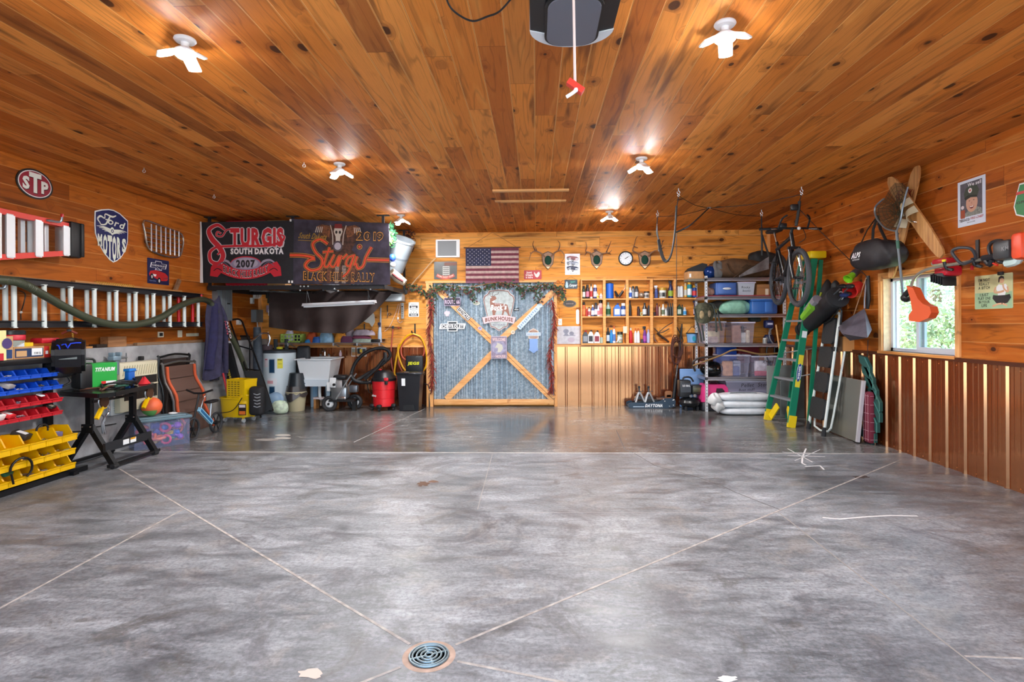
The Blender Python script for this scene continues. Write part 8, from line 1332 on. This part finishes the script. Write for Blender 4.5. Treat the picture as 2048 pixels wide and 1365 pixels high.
def rail_label(t,L,w_,mat,nm,lb=None):
    u=(TB-FB).normalized();o=FB.lerp(TB,t)+V((-.044,-.006,0));g=k.p(nm,lb,M=fr(o+V((0,-.0165,.006)),V((u.x,0,u.z)),V((-u.z,0,u.x))));return g
for t,L in((.40,.13),(.26,.10),(.55,.09)):
    u=(TB-FB).normalized();o=FB.lerp(TB,t)+V((.0,-.0165,.0));MM=fr(o,u,V((-u.z,0,u.x)));g=k.p('warning_label','yellow warning label' if t<.5 else 'white label');g.M=MM;g.rc(-L/2,-.032,L/2,.032,I4,c('e0cc30' if t<.5 else 'e4e8ec'),.002);g.flat=True
u=(TB-FB).normalized();MM=fr(FB.lerp(TB,.325)+V((0,-.0165,0)),u,V((-u.z,0,u.x)));g=k.p('brand_oval','blue and white WERNER oval');g.flat=True;g.fl(circ(.13,24,.032),MM,WHITE,.002);g.fl(circ(.122,24,.027),MM,c('1c3c8c'),.003);g.tx('WERNER',MM,.024,WHITE,.004,'x',fit=.18)
# white folding step stool
k=N('folding_step_ladder','white-framed folding step ladder with black treads leaning on the right wall','ladder');WF=c('d4dcd8',.35)
F0,F1=V((3.60,7.42,0)),V((3.56,6.95,0));T0,T1=V((3.80,7.32,1.49)),V((3.78,6.98,1.50))
k.p('front_frame').tube([F0,T0,T0+V((.01,-.03,.03)),T1+V((.01,.03,.03)),T1,F1],.017,WF,n=10)
k.p('rear_frame').tube([F0+V((.10,-.02,.25)),F0+V((.06,-.05,.05)),F1+V((.08,.05,.05)),F1+V((.12,0,.25)),T1+V((.06,-.0,-.45))],.013,WF,n=8,sm=2)
def LQ(t0,t1):return F0.lerp(T0,t0),F1.lerp(T1,t0),F1.lerp(T1,t1),F0.lerp(T0,t1)
for i,(t0,t1)in enumerate(((.12,.30),(.35,.52),(.56,.74),(.76,.985))):
    q=LQ(t0,t1);g=k.p('tread','black textured tread');o_=V((-.02,0,0));cc=sum(q,V((0,0,0)))/4;u=(q[1]-q[0]);v_=q[3]-q[0];g.pr(rrect(u.length*.86,v_.length*.98,.05),fr(cc+o_,u,v_)@T(0,0,0),.03,c('232427',.6,0,.3,.4,sc=60),-.015)
for q in(F0,F1):k.p('rubber_foot').tube([q,q+V((.01,0,.11))],[.03,.022],RUB)
k.p('hinge').rb(tuple(F1.lerp(T1,.72)),(.05,.03,.06),.01,BLACK)
# folding table and things behind
k=N('folding_table','grey folding table panel leaning on edge against the right wall','table');a,b=V((3.74,6.56,0)),V((3.78,7.30,0));u=(b-a);g=k.p('table_top');M=fr(a,u,V((.10,0,1)));g.pr([(0,.015),(u.length,.015),(u.length,.735),(0,.735)],M,.03,c('6f6e68',.3,.2),-.015);g=k.p('edge_strip','white metal edge');g.pr([(-.035,.015),(.0,.015),(.0,.735),(-.035,.735)],M,.034,c('d4d4dc',.3,.4),-.017);k.p('corner_foot').pr([(-.035,.0),(.03,.0),(.03,.015),(-.035,.015)],M,.034,BLACK,-.017);k.p('seam').pr([(.0,.39),(u.length,.39),(u.length,.394),(0,.394)],M,.001,c('4a4a46'),.0155)
k=N('plaid_cushion','dark red plaid cushion squeezed behind the folding table','cushion');k.rb((3.855,6.50,.31),(.09,.14,.60),.04,c('6a1c30',.85),seg=3);g=k.p('plaid_lines','pale plaid lines'); 
for i in range(6):z=.06+i*.10;g.bx(3.809,3.811,6.44,6.56,z,z+.004,c('b89098'));g.bx(3.82,3.90,6.428,6.4295,z,z+.004,c('b89098'))
for i in range(3):y=6.455+.045*i;g.bx(3.809,3.811,y,y+.004,.04,.58,c('b89098'))
k=N('slatted_chair','dark green slatted plastic chair folded against the wall by the window','chair');DG_=c('1e4c48',.5);LG_=c('4a8078',.5)
for i in range(8):
    z=1.02-.125*i;y=6.62-.02*i+(.03*i if i>5 else 0);y0=6.48-.06*min(i,3)+.05*max(0,i-4);g=k.p('slat');q=[(y0+.26,z),(y0+.13,z-.02),(y0+.03,z-.14),(y0+.03,z-.24),(y0+.06,z-.24),(y0+.12,z-.16),(y0+.24,z-.08)];q=[(a_,max(.0,b_))for a_,b_ in q];g.pr([(-a_,b_)for a_,b_ in q],fr((3.90,0,0),-Y3,Z3),.035,DG_);g.beam((3.862,y0+.03,max(.01,z-.24)),(3.862,y0+.03,z-.14),.012,.004,LG_);g.beam((3.862,y0+.03,z-.14),(3.862,y0+.13,z-.02),.012,.004,LG_)
k=N('wood_box','narrow wooden box fixed low on the right wall behind the step ladder','box');a,b=RW(1668,686,.1),RW(1691,686,.1);z0,z1=RW(1680,702,.1).z,RW(1680,673,.1).z;k.bx(XR-.14,XR-.002,b.y,a.y,z0,z1,c('7a5c44',.7,0,.2));k.p('end_board','light end grain').bx(XR-.14,XR-.002,b.y-.02,b.y,z0,z1,c('c88c50',.6))
# ================================================================ right wall, hung things
WS=RW
k=N('golf_bag','black golf bag with lime trim hanging aslant on the right wall','golf bag');O_=.28
a,b=WS(1608,658,O_),WS(1672,598,O_);k.p('bag_body').tube([a,a.lerp(b,.3),a.lerp(b,.75),b],[.085,.115,.12,.125],c('1b1a1f',.55),n=18);k.p('bag_base').tube([a+(a-b).normalized()*.06,a],[.10,.095],BLACK,n=18);k.p('lime_pocket','lime and grey pocket').tube([a.lerp(b,.25)+V((-.10,0,.06)),a.lerp(b,.62)+V((-.10,0,.08))],[.05,.075],c('7ab82c',.5),n=10);k.p('grey_pocket').tube([a.lerp(b,.40)+V((-.12,0,.10)),a.lerp(b,.70)+V((-.10,0,.12))],[.04,.065],c('8a8690',.6),n=10);k.p('collar').tube([b,b+(b-a).normalized()*.05],[.13,.135],c('2c2c30',.5),n=18)
d=(b-a).normalized()
for i,(dx,dz,L_,col)in enumerate(((-.04,.04,.22,'1c1c20'),(.03,.02,.26,'222228'),(.0,-.05,.18,'1c2c5c'),(.05,-.02,.15,'26262a'))):p=b+V((dx,0,dz));k.p('club_shaft').tube([p-d*.1,p+d*L_],.008,STEEL);k.p('club_head').sph(tuple(p+d*(L_+.02)),(.055,.045,.03),c(col,.3),12)
k.p('strap').tube([a+V((0,-.05,.1)),a.lerp(b,.5)+V((.03,-.15,-.10)),b+V((0,-.1,-.12)),b+V((0,-.1,-.32))],.012,BLACK,sm=4,flat=.4);k.p('white_print').tube([a.lerp(b,.78)+V((-.02,-.118,.02)),a.lerp(b,.86)+V((-.0,-.122,.05))],.010,WHITE)
k=N('head_cover','black pointed bag with yellow-green mark behind the golf bag','bag');p=WS(1655,590,.16);k.tube([p+V((0,0,-.16)),p+V((0,0,-.02)),p+V((0,0,.10)),p+V((0,0,.20))],[.12,.12,.07,.012],c('17171a',.7),n=14,sm=4);k.p('mark').tube([p+V((-.12,-.03,-.05)),p+V((-.10,-.04,.03))],.012,c('9aa820'))
k=N('ball_pump','slim black and lime bottle bag beside the pointed bag','bag');p=WS(1671,580,.16);k.tube([p+V((0,0,-.12)),p,p+V((0,0,.08)),p+V((0,0,.12))],[.05,.055,.045,.01],c('1c1c1e',.6),n=12,sm=3);k.p('stripe').tube([p+V((-.05,-.02,-.12)),p+V((-.05,-.02,.02))],.014,c('8cc030'))
k=N('sand_pail','lime green toy cup hung tilted above the red pail','bucket',M=TV(WS(1699,556,.17),ry=-125,rz=20));k.lathe([(.035,-.07),(.055,.03),(.058,.035),(.052,.035),(.03,-.06),(0,-.06)],c('8ad02c',.35),n=20);k.p('grey_neck').lathe([(.04,-.15),(.045,-.07),(0,-.07)],c('4c484c',.5))
k=N('sand_pail','red toy pail with a white handle hung on the right wall','bucket',M=TV(WS(1707,578,.17),ry=-110,rz=25));k.p('pail_body').lathe([(.065,-.10),(.09,.06),(.094,.07),(.086,.07),(.06,-.09),(0,-.09)],c('d8302c',.35),n=24);k.p('handle').tube([(.09,0,.06),(.06,.07,.02),(-.0,.10,-.02),(-.07,.07,.02),(-.09,0,.06)],.006,c('e8d0cc'),sm=3);k.p('crest').ring(.02,.028,T(0,0,-.088),c('b02020'),.002)
k=N('ski_goggles','dark blue goggles with pale rim hanging by the golf clubs','goggles');p=WS(1686,592,.22);k.p('lens').sph(tuple(p),(.03,.06,.045),c('12244c',.1),14);k.p('rim').tube([p+V((-.028,.065*math.cos(a_),.05*math.sin(a_)))for a_ in[j*.42 for j in range(15)]],.006,c('c8ccd4',.4),closed=True)
k=N('life_vest','orange vest hanging behind the golf bag','vest');k.grid(lambda u,v:tuple(WS(1658+26*u,605+40*v+3*math.sin(u*9),.05+.03*math.sin(math.pi*u))),8,8,c('e08a18',.7,0,.2),t=.02)
k=N('landing_tent_bag','grey fabric pyramid kite bag hanging left of the window','bag');ap=WS(1729,617,.12);q=[WS(1674,652,.18),WS(1684,668,.40),WS(1735,676,.38),WS(1744,660,.10),WS(1700,640,.03)];g=k.p('fabric');g.flat=True;bt=WS(1700,682,.22)
g.add([tuple(ap)]+[tuple(x)for x in q]+[tuple(bt)],[(0,i+1,(i+1)%5+1)for i in range(5)]+[(6,(i+1)%5+1,i+1)for i in range(5)],c('57525e',.6,0,.15));k.p('hanging_loop').tube([ap,ap+V((0,0,.10)),WS(1733,556,.06)],.008,c('8a8a94'));k.p('pole','thin tan pole').tube([WS(1732,556,.10),WS(1706,635,.14)],.006,c('a87c5c'))
k=N('black_sleeve','black padded pole sleeve hanging left of the window','sleeve');k.tube([WS(1736,552,.06),WS(1737,600,.06),WS(1735,618,.06)],[.022,.026,.018],BLACK,n=10);k.p('cord').tube([WS(1736,680,.04),WS(1735,712,.04),WS(1728,738,.04)],.004,BLACK)
# duffel
a,b=WS(1711,515,.20),WS(1806,508,.20);cc=(a+b)/2
k=soft('black duffel bag hanging by its straps above the window corner','duffel_bag','bag',(cc.x,cc.y,cc.z-.15),(.15,.36,.31),c('232024',.6,0,.25,.5,sc=9),15)
g=k.p('white_logo','white ALPS style lettering');g.tx('ALPS',fr((cc.x-.165,cc.y+.12,cc.z+.02),-Y3,V((.12,0,1))),.055,WHITE,.004,'x',fit=.16,sh=.2);g.tx('OUTDOORZ',fr((cc.x-.165,cc.y+.12,cc.z-.03),-Y3,V((.12,0,1))),.016,WHITE,.004,'b',fit=.14);g.flat=True
tp_=WS(1755,432,.12)
for dy,px in((.2,1722),(-.0,1745),(-.18,1775)):e=WS(px,487,.24);k.p('strap').tube([tp_,tp_.lerp(e,.5)+V((-.02,0,0)),e,e-Z3*.12],.016,c('1a1b1c',.7),flat=.4)
# water skis
SKI=lumber('ski_wood','a8703c','d09a5c','6a3c1c',ax='z')
def ski(lb,P0,P1,w_,o0,o1,lean):
    a,b=WS(*P0,o0),WS(*P1,o1);k=N('water_ski',lb,'water ski','pair of wooden water skis');u=(b-a);L=u.length;M=fr(a,u,V((0,u.z,-u.y)))
    if M[0][2]>0:M=fr(a,u,-V((0,u.z,-u.y)))
    hw=w_/2;prof=[(0,.10),(.03,.55),(.08,.85),(.18,1),(.7,1),(.9,.78),(.97,.62),(1,.35)];out=[(t*L,-hw*k_)for t,k_ in prof]+[(t*L,hw*k_)for t,k_ in reversed(prof)];g=k.p('board');g.pr(out,M,.018,SKI);g.flat=True
    for t,s_ in((.40,1.0),(.50,.85)):
        g=k.p('rubber_binding','cream rubber binding');g.grid(lambda u_,v_:(L*(t+.075*(v_-.5)),(u_-.5)*w_*1.05*s_,.018+.07*math.sin(math.pi*u_)*(.6+.5*v_)),10,3,c('dccfae',.6),M=M,t=.006)
    k.p('binding_rail').tube([tuple(M@V((L*.52,-hw*.6,.022))),tuple(M@V((L*.57,-hw*.3,.05))),tuple(M@V((L*.60,0,.03)))],.005,CHROME,sm=3);g=k.p('red_print','faded red lettering');g.tx('SKI',M@T(L*.24,0,0,rz=90),.07,c('8a3020',.6),.0195,'x',fit=w_*.7);g.flat=True
    return k
ski('long wooden water ski leaning to the left, tip uppermost',(1838,329),(1783,556),.155,.06,.10,1);ski('wooden water ski crossed in front leaning to the right',(1779,356),(1887,512),.155,.13,.13,1)
# landing net
k=N('landing_net','dark fishing landing net with a long grey handle hanging beside the skis','net');hp=[(1816,374),(1806,412),(1801,440),(1795,458),(1790,462),(1770,456),(1753,436),(1750,416),(1762,402),(1768,398)];H_=[WS(x,y,.30)for x,y in hp];k.p('hoop').tube(H_,.009,c('8a949c',.3,.7),sm=5)
g=k.p('net_mesh','olive mesh bag',kind='stuff');cen=WS(1785,420,.24);HC_=catmull(H_+[WS(1775,385,.26),WS(1790,365,.28)],2,True)
for i in range(len(HC_)):
    for j_ in(1,3):q0,q1=HC_[i],HC_[(i+j_)%len(HC_)];g.tube([q0,(q0+cen)/2+V((.05,0,0)),cen+V((.08,random.uniform(-.1,.1),random.uniform(-.1,.1)))],.0022,c('3a3420',.9),n=3); 
for r_ in(.25,.4,.55,.7,.85):g.tube([tuple(cen.lerp(q,r_)+V((.08*(1-r_),0,0)))for q in HC_],.0022,c('3a3420',.9),n=3,closed=True)
g.grid(lambda u,v:tuple(cen.lerp(HC_[int(u*len(HC_))%len(HC_)],.98*v)+V((.08*(1-v),0,0))),len(HC_),4,c('3c341c',.9,a=.55),cu=True)
k.p('handle').tube([WS(1793,462,.30),WS(1797,500,.30),WS(1806,590,.28)],.013,c('7d8890',.3,.7));k.p('green_ferrule').tube([WS(1795,482,.30),WS(1796.5,498,.30)],.016,c('3a6a58',.5));k.p('end_knob','black knob').sph(tuple(WS(1813,596,.28)),(.05,.06,.045),BLACK,14)
# trimmers
k=N('string_trimmer','string trimmer with an orange guard and curved grey shaft hung across the window','trimmer');OR_=c('d8582c',.45);Q=lambda x,y,o=.36:WS(x,y,o)
sp=[Q(1822,574),Q(1828,558),Q(1840,546),Q(1858,538),Q(1882,533),Q(1920,527),Q(1975,517)];k.p('shaft').tube(sp,.014,c('a8a498',.35,.6),sm=5)
g=k.p('guard','orange debris guard');go=Q(1820,575);MG=fr(go,-Y3,Z3);s_=(Q(1830,600)-Q(1820,600)).length/10;gu=[(0,2),(14,-2),(24,-17),(34,-24),(47,-28),(50,-36),(44,-43),(26,-48),(5,-46),(5,-38),(12,-32),(8,-16)];g.pr([(x*s_*.95,y*s_)for x,y in gu],MG,.07,OR_,-.035)
k.p('head').tube([Q(1812,590),Q(1822,580)],.03,BLACK);k.p('handle_grip').tube([Q(1995,513),Q(1967,517)],.026,c('1d1e24',.4));k.p('trigger_guard').tube([Q(1985,520),Q(1980,530),Q(1972,522)],.02,c('1d1e24',.4),sm=3);k.p('trigger','red trigger').tube([Q(1984,526),Q(1995,531)],.008,c('d83020')); 
k.p('loop_handle').tube([Q(1948,520,.40),Q(1925,528,.42),Q(1908,512,.45),Q(1905,502,.46),Q(1918,496,.45),Q(1940,497,.43),Q(1950,508,.40),Q(1951,518,.38)],.013,c('34353a',.5),sm=4)
k.p('upper_loop').tube([Q(1982,512),Q(1978,495),Q(1986,484),Q(2003,482),Q(2012,490),Q(2014,500)],.014,c('26262a',.5),sm=4);g=k.p('engine_housing','dark grey housing');g.rb(tuple(Q(2020,500)),(.16,.16,.15),.03,c('3a3d40',.4));g=k.p('engine_cover','orange engine cover');g.rb(tuple(Q(2052,492)),(.16,.10,.20),.03,c('e8502c',.4));k.p('fuel_tank','white fuel tank').tube([Q(2014,527),Q(2034,522),Q(2038,508)],.032,c('c8dcd8',.3),sm=3);k.p('label').tx('KM',fr(Q(2010,497,.46),-Y3,Z3),.03,c('8a8c90'),.002,'b')
k=N('hedge_trimmer','red and black engine tool hung behind the trimmer shaft','engine tool');g=k.p('red_cover','red engine cover');g.rb(tuple(Q(1896,543,.22)),(.16,.16,.10),.03,c('c0162c',.35));g.rb(tuple(Q(1888,523,.20)),(.10,.20,.05),.02,c('b8182c',.35));k.p('exhaust','black finned engine').rb(tuple(Q(1888,553,.24)),(.13,.15,.07),.02,BLACK); 
for i in range(6):k.p('cooling_fin').rb(tuple(Q(1874+5*i,557+1.5*i,.28)),(.12,.006,.07),.002,BLACK)
k.p('grip').rb(tuple(Q(1872,527,.20)),(.05,.08,.04),.015,c('8a9490',.4));k.p('red_switch').rb(tuple(Q(1944,536,.25)),(.02,.02,.04),.005,RED)
for px,y0,y1,lb in((1893,515,535,'black wall hook with a yellow tip holding the trimmer shaft'),(1950,480,528,'black wall hook with a white pad above the trimmer shaft'),(1996,500,520,'short black wall hook by the trimmer handle')):
    k=N('wall_hook',lb,'hook','black hooks for the trimmers');q0,q1=RW(px,y0,.03),RW(px,y1,.03);k.p('plate').beam((XR-.008,q0.y,q0.z),(XR-.008,q0.y,q1.z),.035,.012,BLACK,up=X3);w3=WS(px,y1,.36);k.p('arm').tube([(XR-.01,q0.y,q1.z-.02),(w3.x+.05,w3.y,w3.z-.02),(w3.x,w3.y,w3.z-.01),(w3.x-.02,w3.y,w3.z+.05)],.014,BLACK,sm=3)
    if px==1893:k.p('tip','yellow tip').tube([(w3.x-.02,w3.y,w3.z+.05),(w3.x-.022,w3.y,w3.z+.07)],.016,c('e8d020'))
# ================================================================ posters on the right wall
M,w,h=rR(1917,1972,357,450);k=sign('poster','Texaco Fire-Chief poster of a smiling attendant on the right wall','poster',M,w,h,c('d4dcea',.5),.002,.004)
k.rc(-w*.40,-h*.30,w*.40,h*.44,I4,c('5a5660',.6,0,.2),.003);SKN=c('c89880',.6);k.fl([(.03*w+x,-.02*h+y)for x,y in circ(w*.21,24,h*.20)],I4,SKN,.004);k.fl([(a*w,b*h)for a,b in((-.22,.10),(-.26,.20),(-.18,.32),(.0,.36),(.22,.33),(.30,.22),(.24,.10),(.02,.13))],I4,c('3c4438',.6),.005);k.fl([(a*w,b*h)for a,b in((-.24,.12),(-.1,.16),(.22,.12),(.24,.07),(0,.10),(-.2,.06))],I4,c('22261f',.6),.0055)
k.fl([(x-.02*w,y+.25*h)for x,y in circ(w*.07,18,h*.055)],I4,c('e0dcd8'),.006);k.fl([(-.02*w+(w*.05 if i%2==0 else w*.02)*math.sin(i*math.pi/5),.25*h+(h*.04 if i%2==0 else h*.016)*math.cos(i*math.pi/5))for i in range(10)],I4,c('b02830'),.0065)
for s_ in(-1,1):k.fl([(.03*w+s_*.08*w+x,.03*h+y)for x,y in circ(w*.025,10,h*.008)],I4,c('2a2020'),.005)
k.fl([(.03*w+a*w,-.10*h+b*h)for a,b in((-.09,.02),(0,0),(.09,.02),(.06,-.035),(0,-.05),(-.06,-.035))],I4,c('7a2c28'),.005);k.fl([(.03*w+a*w,-.10*h+b*h)for a,b in((-.07,.012),(0,-.002),(.07,.012),(.05,-.012),(-.05,-.012))],I4,c('f0ece8'),.0055);k.fl([(.03*w+a*w,-.02*h+b*h)for a,b in((0,.03),(.02,-.02),(-.02,-.02))],I4,c('a87460'),.005)
k.fl([(a*w,b*h)for a,b in((-.12,-.18),(-.30,-.26),(-.34,-.30),(.40,-.30),(.38,-.18),(.2,-.12))],I4,c('8a8c84',.6,0,.4,sc=60),.0035);k.rc(-w*.38,-h*.32,-w*.22,-h*.14,I4,c('a04828'),.0042);k.fl([(x-.31*w,y-.08*h)for x,y in circ(w*.06,14,h*.04)],I4,c('d8ccd0'),.0042)
k.tx('We sell',I4,h*.075,c('e8e8ec'),.007,'b',w*.14,h*.38,fit=w*.48);k.tx('TEXACO',I4,h*.05,c('2c2c34'),.004,'x',-w*.24,-h*.365,fit=w*.38);k.tx('FIRE-CHIEF',I4,h*.05,c('a83040'),.004,'b',w*.20,-h*.355,fit=w*.46,sh=.3);k.tx('GASOLINE',I4,h*.022,c('2c2c34'),.004,'b',0,-h*.43,fit=w*.3)
M,w,h=rR(1950,2026,549,618);k=sign('metal_sign','green and cream sign with a seated woman and bold black lettering','sign',M,w,h,c('d0cc98',.5),.01,.004);k.rc(-w*.49,-h*.49,w*.49,-h*.02,I4,c('a0c098',.5),.003);k.rc(-w*.49,-h*.02,w*.49,h*.49,I4,c('d0cc98',.5),.003)
for i,(s_,fw)in enumerate((("I'M NOT",.31),('REALLY',.28),('A BITCH',.31))):k.tx(s_,I4,h*.085,c('22261c'),.004,'b',-w*.23,h*(.36-.115*i),fit=w*fw)
for i,(s_,fw)in enumerate((('I JUST',.24),('PLAY ONE',.34),('IN YOUR',.30),('LIFE',.15))):k.tx(s_,I4,h*.08,c('22261c'),.004,'b',-w*.23,h*(-.08-.105*i),fit=w*fw)
SK2=c('d8a884',.6);k.fl([(w*.24+x,h*.30+y)for x,y in circ(w*.06,16,h*.085)],I4,SK2,.005);k.fl([(w*(.22+a),h*(.33+b))for a,b in((-.07,-.08),(-.06,.06),(.0,.11),(.07,.08),(.08,-.0),(.03,.04),(-.03,.02),(-.04,-.08))],I4,c('2a1c18'),.0055);k.fl([(w*a,h*b)for a,b in((.08,.10),(.16,.20),(.24,.17),(.34,.20),(.40,.08),(.34,-.04),(.32,-.12),(.14,-.12),(.13,-.02))],I4,c('e8e8e8'),.005);k.line([(w*.09,h*.12),(w*.05,-h*.02),(w*.18,-h*.03),(w*.30,-h*.0)],w*.045,I4,SK2,.006,sm=3);k.line([(w*.38,h*.12),(w*.40,-h*.04),(w*.30,h*.06),(w*.27,h*.2)],w*.04,I4,SK2,.006,sm=3)
k.fl([(w*a,h*b)for a,b in((.12,-.12),(.02,-.1),(.0,-.2),(.10,-.34),(.24,-.38),(.38,-.34),(.47,-.2),(.44,-.1),(.34,-.12))],I4,c('1c1c1e'),.0065);k.line([(w*.0,-h*.43),(w*.14,-h*.37),(w*.24,-h*.36)],w*.04,I4,SK2,.007);k.line([(w*.38,-h*.42),(w*.26,-h*.36)],w*.04,I4,SK2,.007)
k.p('binder_clip').rb((w*.24,h*.5,.015),(.05,.03,.02),.005,BLACK)
M,w,h=rR(2029,2090,362,436);k=N('metal_sign','green and white shield sign cut off by the right picture edge','sign',M=M);k.flat=True;so=[(-.3,.5),(.3,.5),(.45,.30),(.5,0),(.42,-.35),(0,-.5),(-.42,-.35),(-.5,-.1),(-.42,.15)];k.pr([(a*w,b*h)for a,b in so],I4,.004,c('e4e8e4',.4));k.fl([(a*w*.92,b*h*.92)for a,b in so],I4,c('1c7c3c',.4),.005);k.rc(-w*.4,h*.2,-w*.1,h*.28,I4,c('c84040'),.006);k.tx('GREASE',I4,h*.07,c('16261a'),.006,'b',-w*.0,-h*.02,fit=w*.8)
# ================================================================ ceiling
LEDM=c('ffffff',.4,e=LED_E);LEDH=c('f4f6f8',.4)
def ceiling_light(px,py,label,rz,tilt=28):
    b=CE(px,py);t=N('ceiling_light',label,'ceiling light','three panel garage lights',M=T(b.x,b.y,ZC,rz=rz,s=.7))
    t.p('base').lathe([(.078,0),(.082,-.012),(.07,-.026),(.03,-.03),(.028,-.065),(.05,-.075),(.075,-.095),(.078,-.13),(.05,-.155),(0,-.158)][::-1],LEDH,n=28)
    for k in range(3):
        M=t.M@Matrix.Rotation(math.radians(120*k),4,'Z')@Matrix.Translation((.065,0,-.115))@Matrix.Rotation(math.radians(tilt),4,'Y')
        g=t.p('panel',M=M);g.rb((.075,0,0),(.13,.105,.02),.01,LEDH);g.cyl((-.02,0,0),(.02,0,0),.012,LEDH)
        g2=g.p('led_array','lit white LED panel');g2.pr(rrect(.11,.085,.025),T(.075,0,-.0102)@Matrix.Rotation(math.pi,4,'X'),.004,LEDM)
ceiling_light(370,78,'three-panel LED ceiling light at the front left, nearest the left wall',100,25)
ceiling_light(1450,46,'three-panel LED ceiling light at the front right of the opener',70,25)
ceiling_light(679,327,'three-panel LED ceiling light in the middle row above the Sturgis banners',20)
ceiling_light(1283,316,'three-panel LED ceiling light in the middle row right of the ceiling hatch',40)
ceiling_light(802,430,'small-looking LED ceiling light by the post of the storage rack at the back',10)
ceiling_light(1219,423,'LED ceiling light near the back wall right of the hatch',30)
# opener
o=A(1143,92,2.75);Zo=A(1143,92,2.75).z;YO=2.75
k=N('garage_door_opener','black and white garage door opener with a grey light cover hanging from the ceiling','garage opener');cx_=A(1143,50,2.6).x;hw=.195
g=k.p('housing','black housing');arc_=[(hw*math.sin(math.radians(t_)),-.16+.16*math.cos(math.radians(t_)))for t_ in range(90,-91,-10)];out=[(-hw,-.55),(hw,-.55)]+arc_
g.pr([(cx_+x,YO+y)for x,y in out],T(0,0,Zo),.20,c('1a1b1e',.4));g=k.p('front_cap','white rounded front');g.pr([(cx_+x,YO+y)for x,y in[(x_*1.01,y_+.003)for x_,y_ in arc_]+[(-hw*.6,-.125),(hw*.6,-.125)]],T(0,0,Zo-.004),.20,c('e8eaec',.4))
g=k.p('light_cover','grey light cover');M=T(cx_,YO-.24,Zo-.006)@Matrix.Rotation(math.pi,4,'X');g.pr(rrect(.255,.42,.09,8),M,.010,c('131416',.4));g.pr(rrect(.232,.395,.08,8),M,.012,c('6c6e7a',.35),.004)
for x,y in((-.15,-.1),(.15,-.1),(-.15,-.45),(.15,-.45)):k.p('hanger').beam((cx_+x,YO+y,Zo+.19),(cx_+x,YO+y,ZC-.002),.03,.003,STEEL,up=X3)
Yr=1.85;k=N('release_rope','white emergency release rope with a red handle hanging from the opener rail','rope');k.p('rope').tube([A(1147,-20,Yr),A(1148,40,Yr),A(1150,165,Yr)],.0045,c('e0ccc8',.8),n=8);g=k.p('handle','red handle');g.beam(A(1136,163,Yr),A(1166,184,Yr),.02,.026,c('d83a2c',.4),up=Y3);g=k.p('knot','white knotted end');g.sph(tuple(A(1152,180,Yr-.01)),.008,WHITE,8);g.tube([A(1152,181,Yr-.01),A(1144,187,Yr-.01),A(1133,194,Yr-.01)],.006,WHITE,sm=3)
k=N('black_cable','black cord looping along the ceiling near the opener','cord');k.tube([CE(888,-25,.02),CE(897,8,.03),CE(915,28,.05),CE(945,42,.06),CE(975,33,.05),CE(1000,22,.04),CE(1030,-12,.02)],.005,BLACK,sm=6)
k=N('attic_hatch','attic hatch marked by two pine trim strips in the ceiling','hatch'); 
for(x0,y0),(x1,y1)in(((985,382),(1138,379.5)),((1001,403),(1122,401.5))):g=k.p('trim_strip');a,b=CE(x0,y0,.01),CE(x1,y1,.01);g.bx(a.x,b.x,a.y-.03,a.y+.03,ZC-.024,ZC-.001,c('e0a868',.5))
g=k.p('trim_strip');a,b=CE(990,403,.01),CE(1001,403,.01);g.bx(a.x,b.x,a.y-.03,a.y+.03,ZC-.018,ZC-.001,c('d8a060',.5));g=k.p('trim_strip');a,b=CE(1122,402,.01),CE(1132,402,.01);g.bx(a.x,b.x,a.y-.03,a.y+.03,ZC-.018,ZC-.001,c('d8a060',.5))
for px,py,lb in((608,325,'small white screw eye in the ceiling left of the middle light'),(288,336,'small white screw eye in the ceiling above the Ford sign'),(428,389,'small white screw eye in the ceiling near the banners')):
    p=CE(px,py);k=N('screw_eye',lb,'hook','screw eyes in the ceiling');k.tube([p,p-Z3*.02],.004,HOOK);k.tube([p+V((.014*math.sin(a),0,-.034+.014*math.cos(a)))for a in[j*.57 for j in range(12)]],.004,HOOK,closed=True)
# ================================================================ write everything into the scene
for n_ in ROOTS:realize(n_)
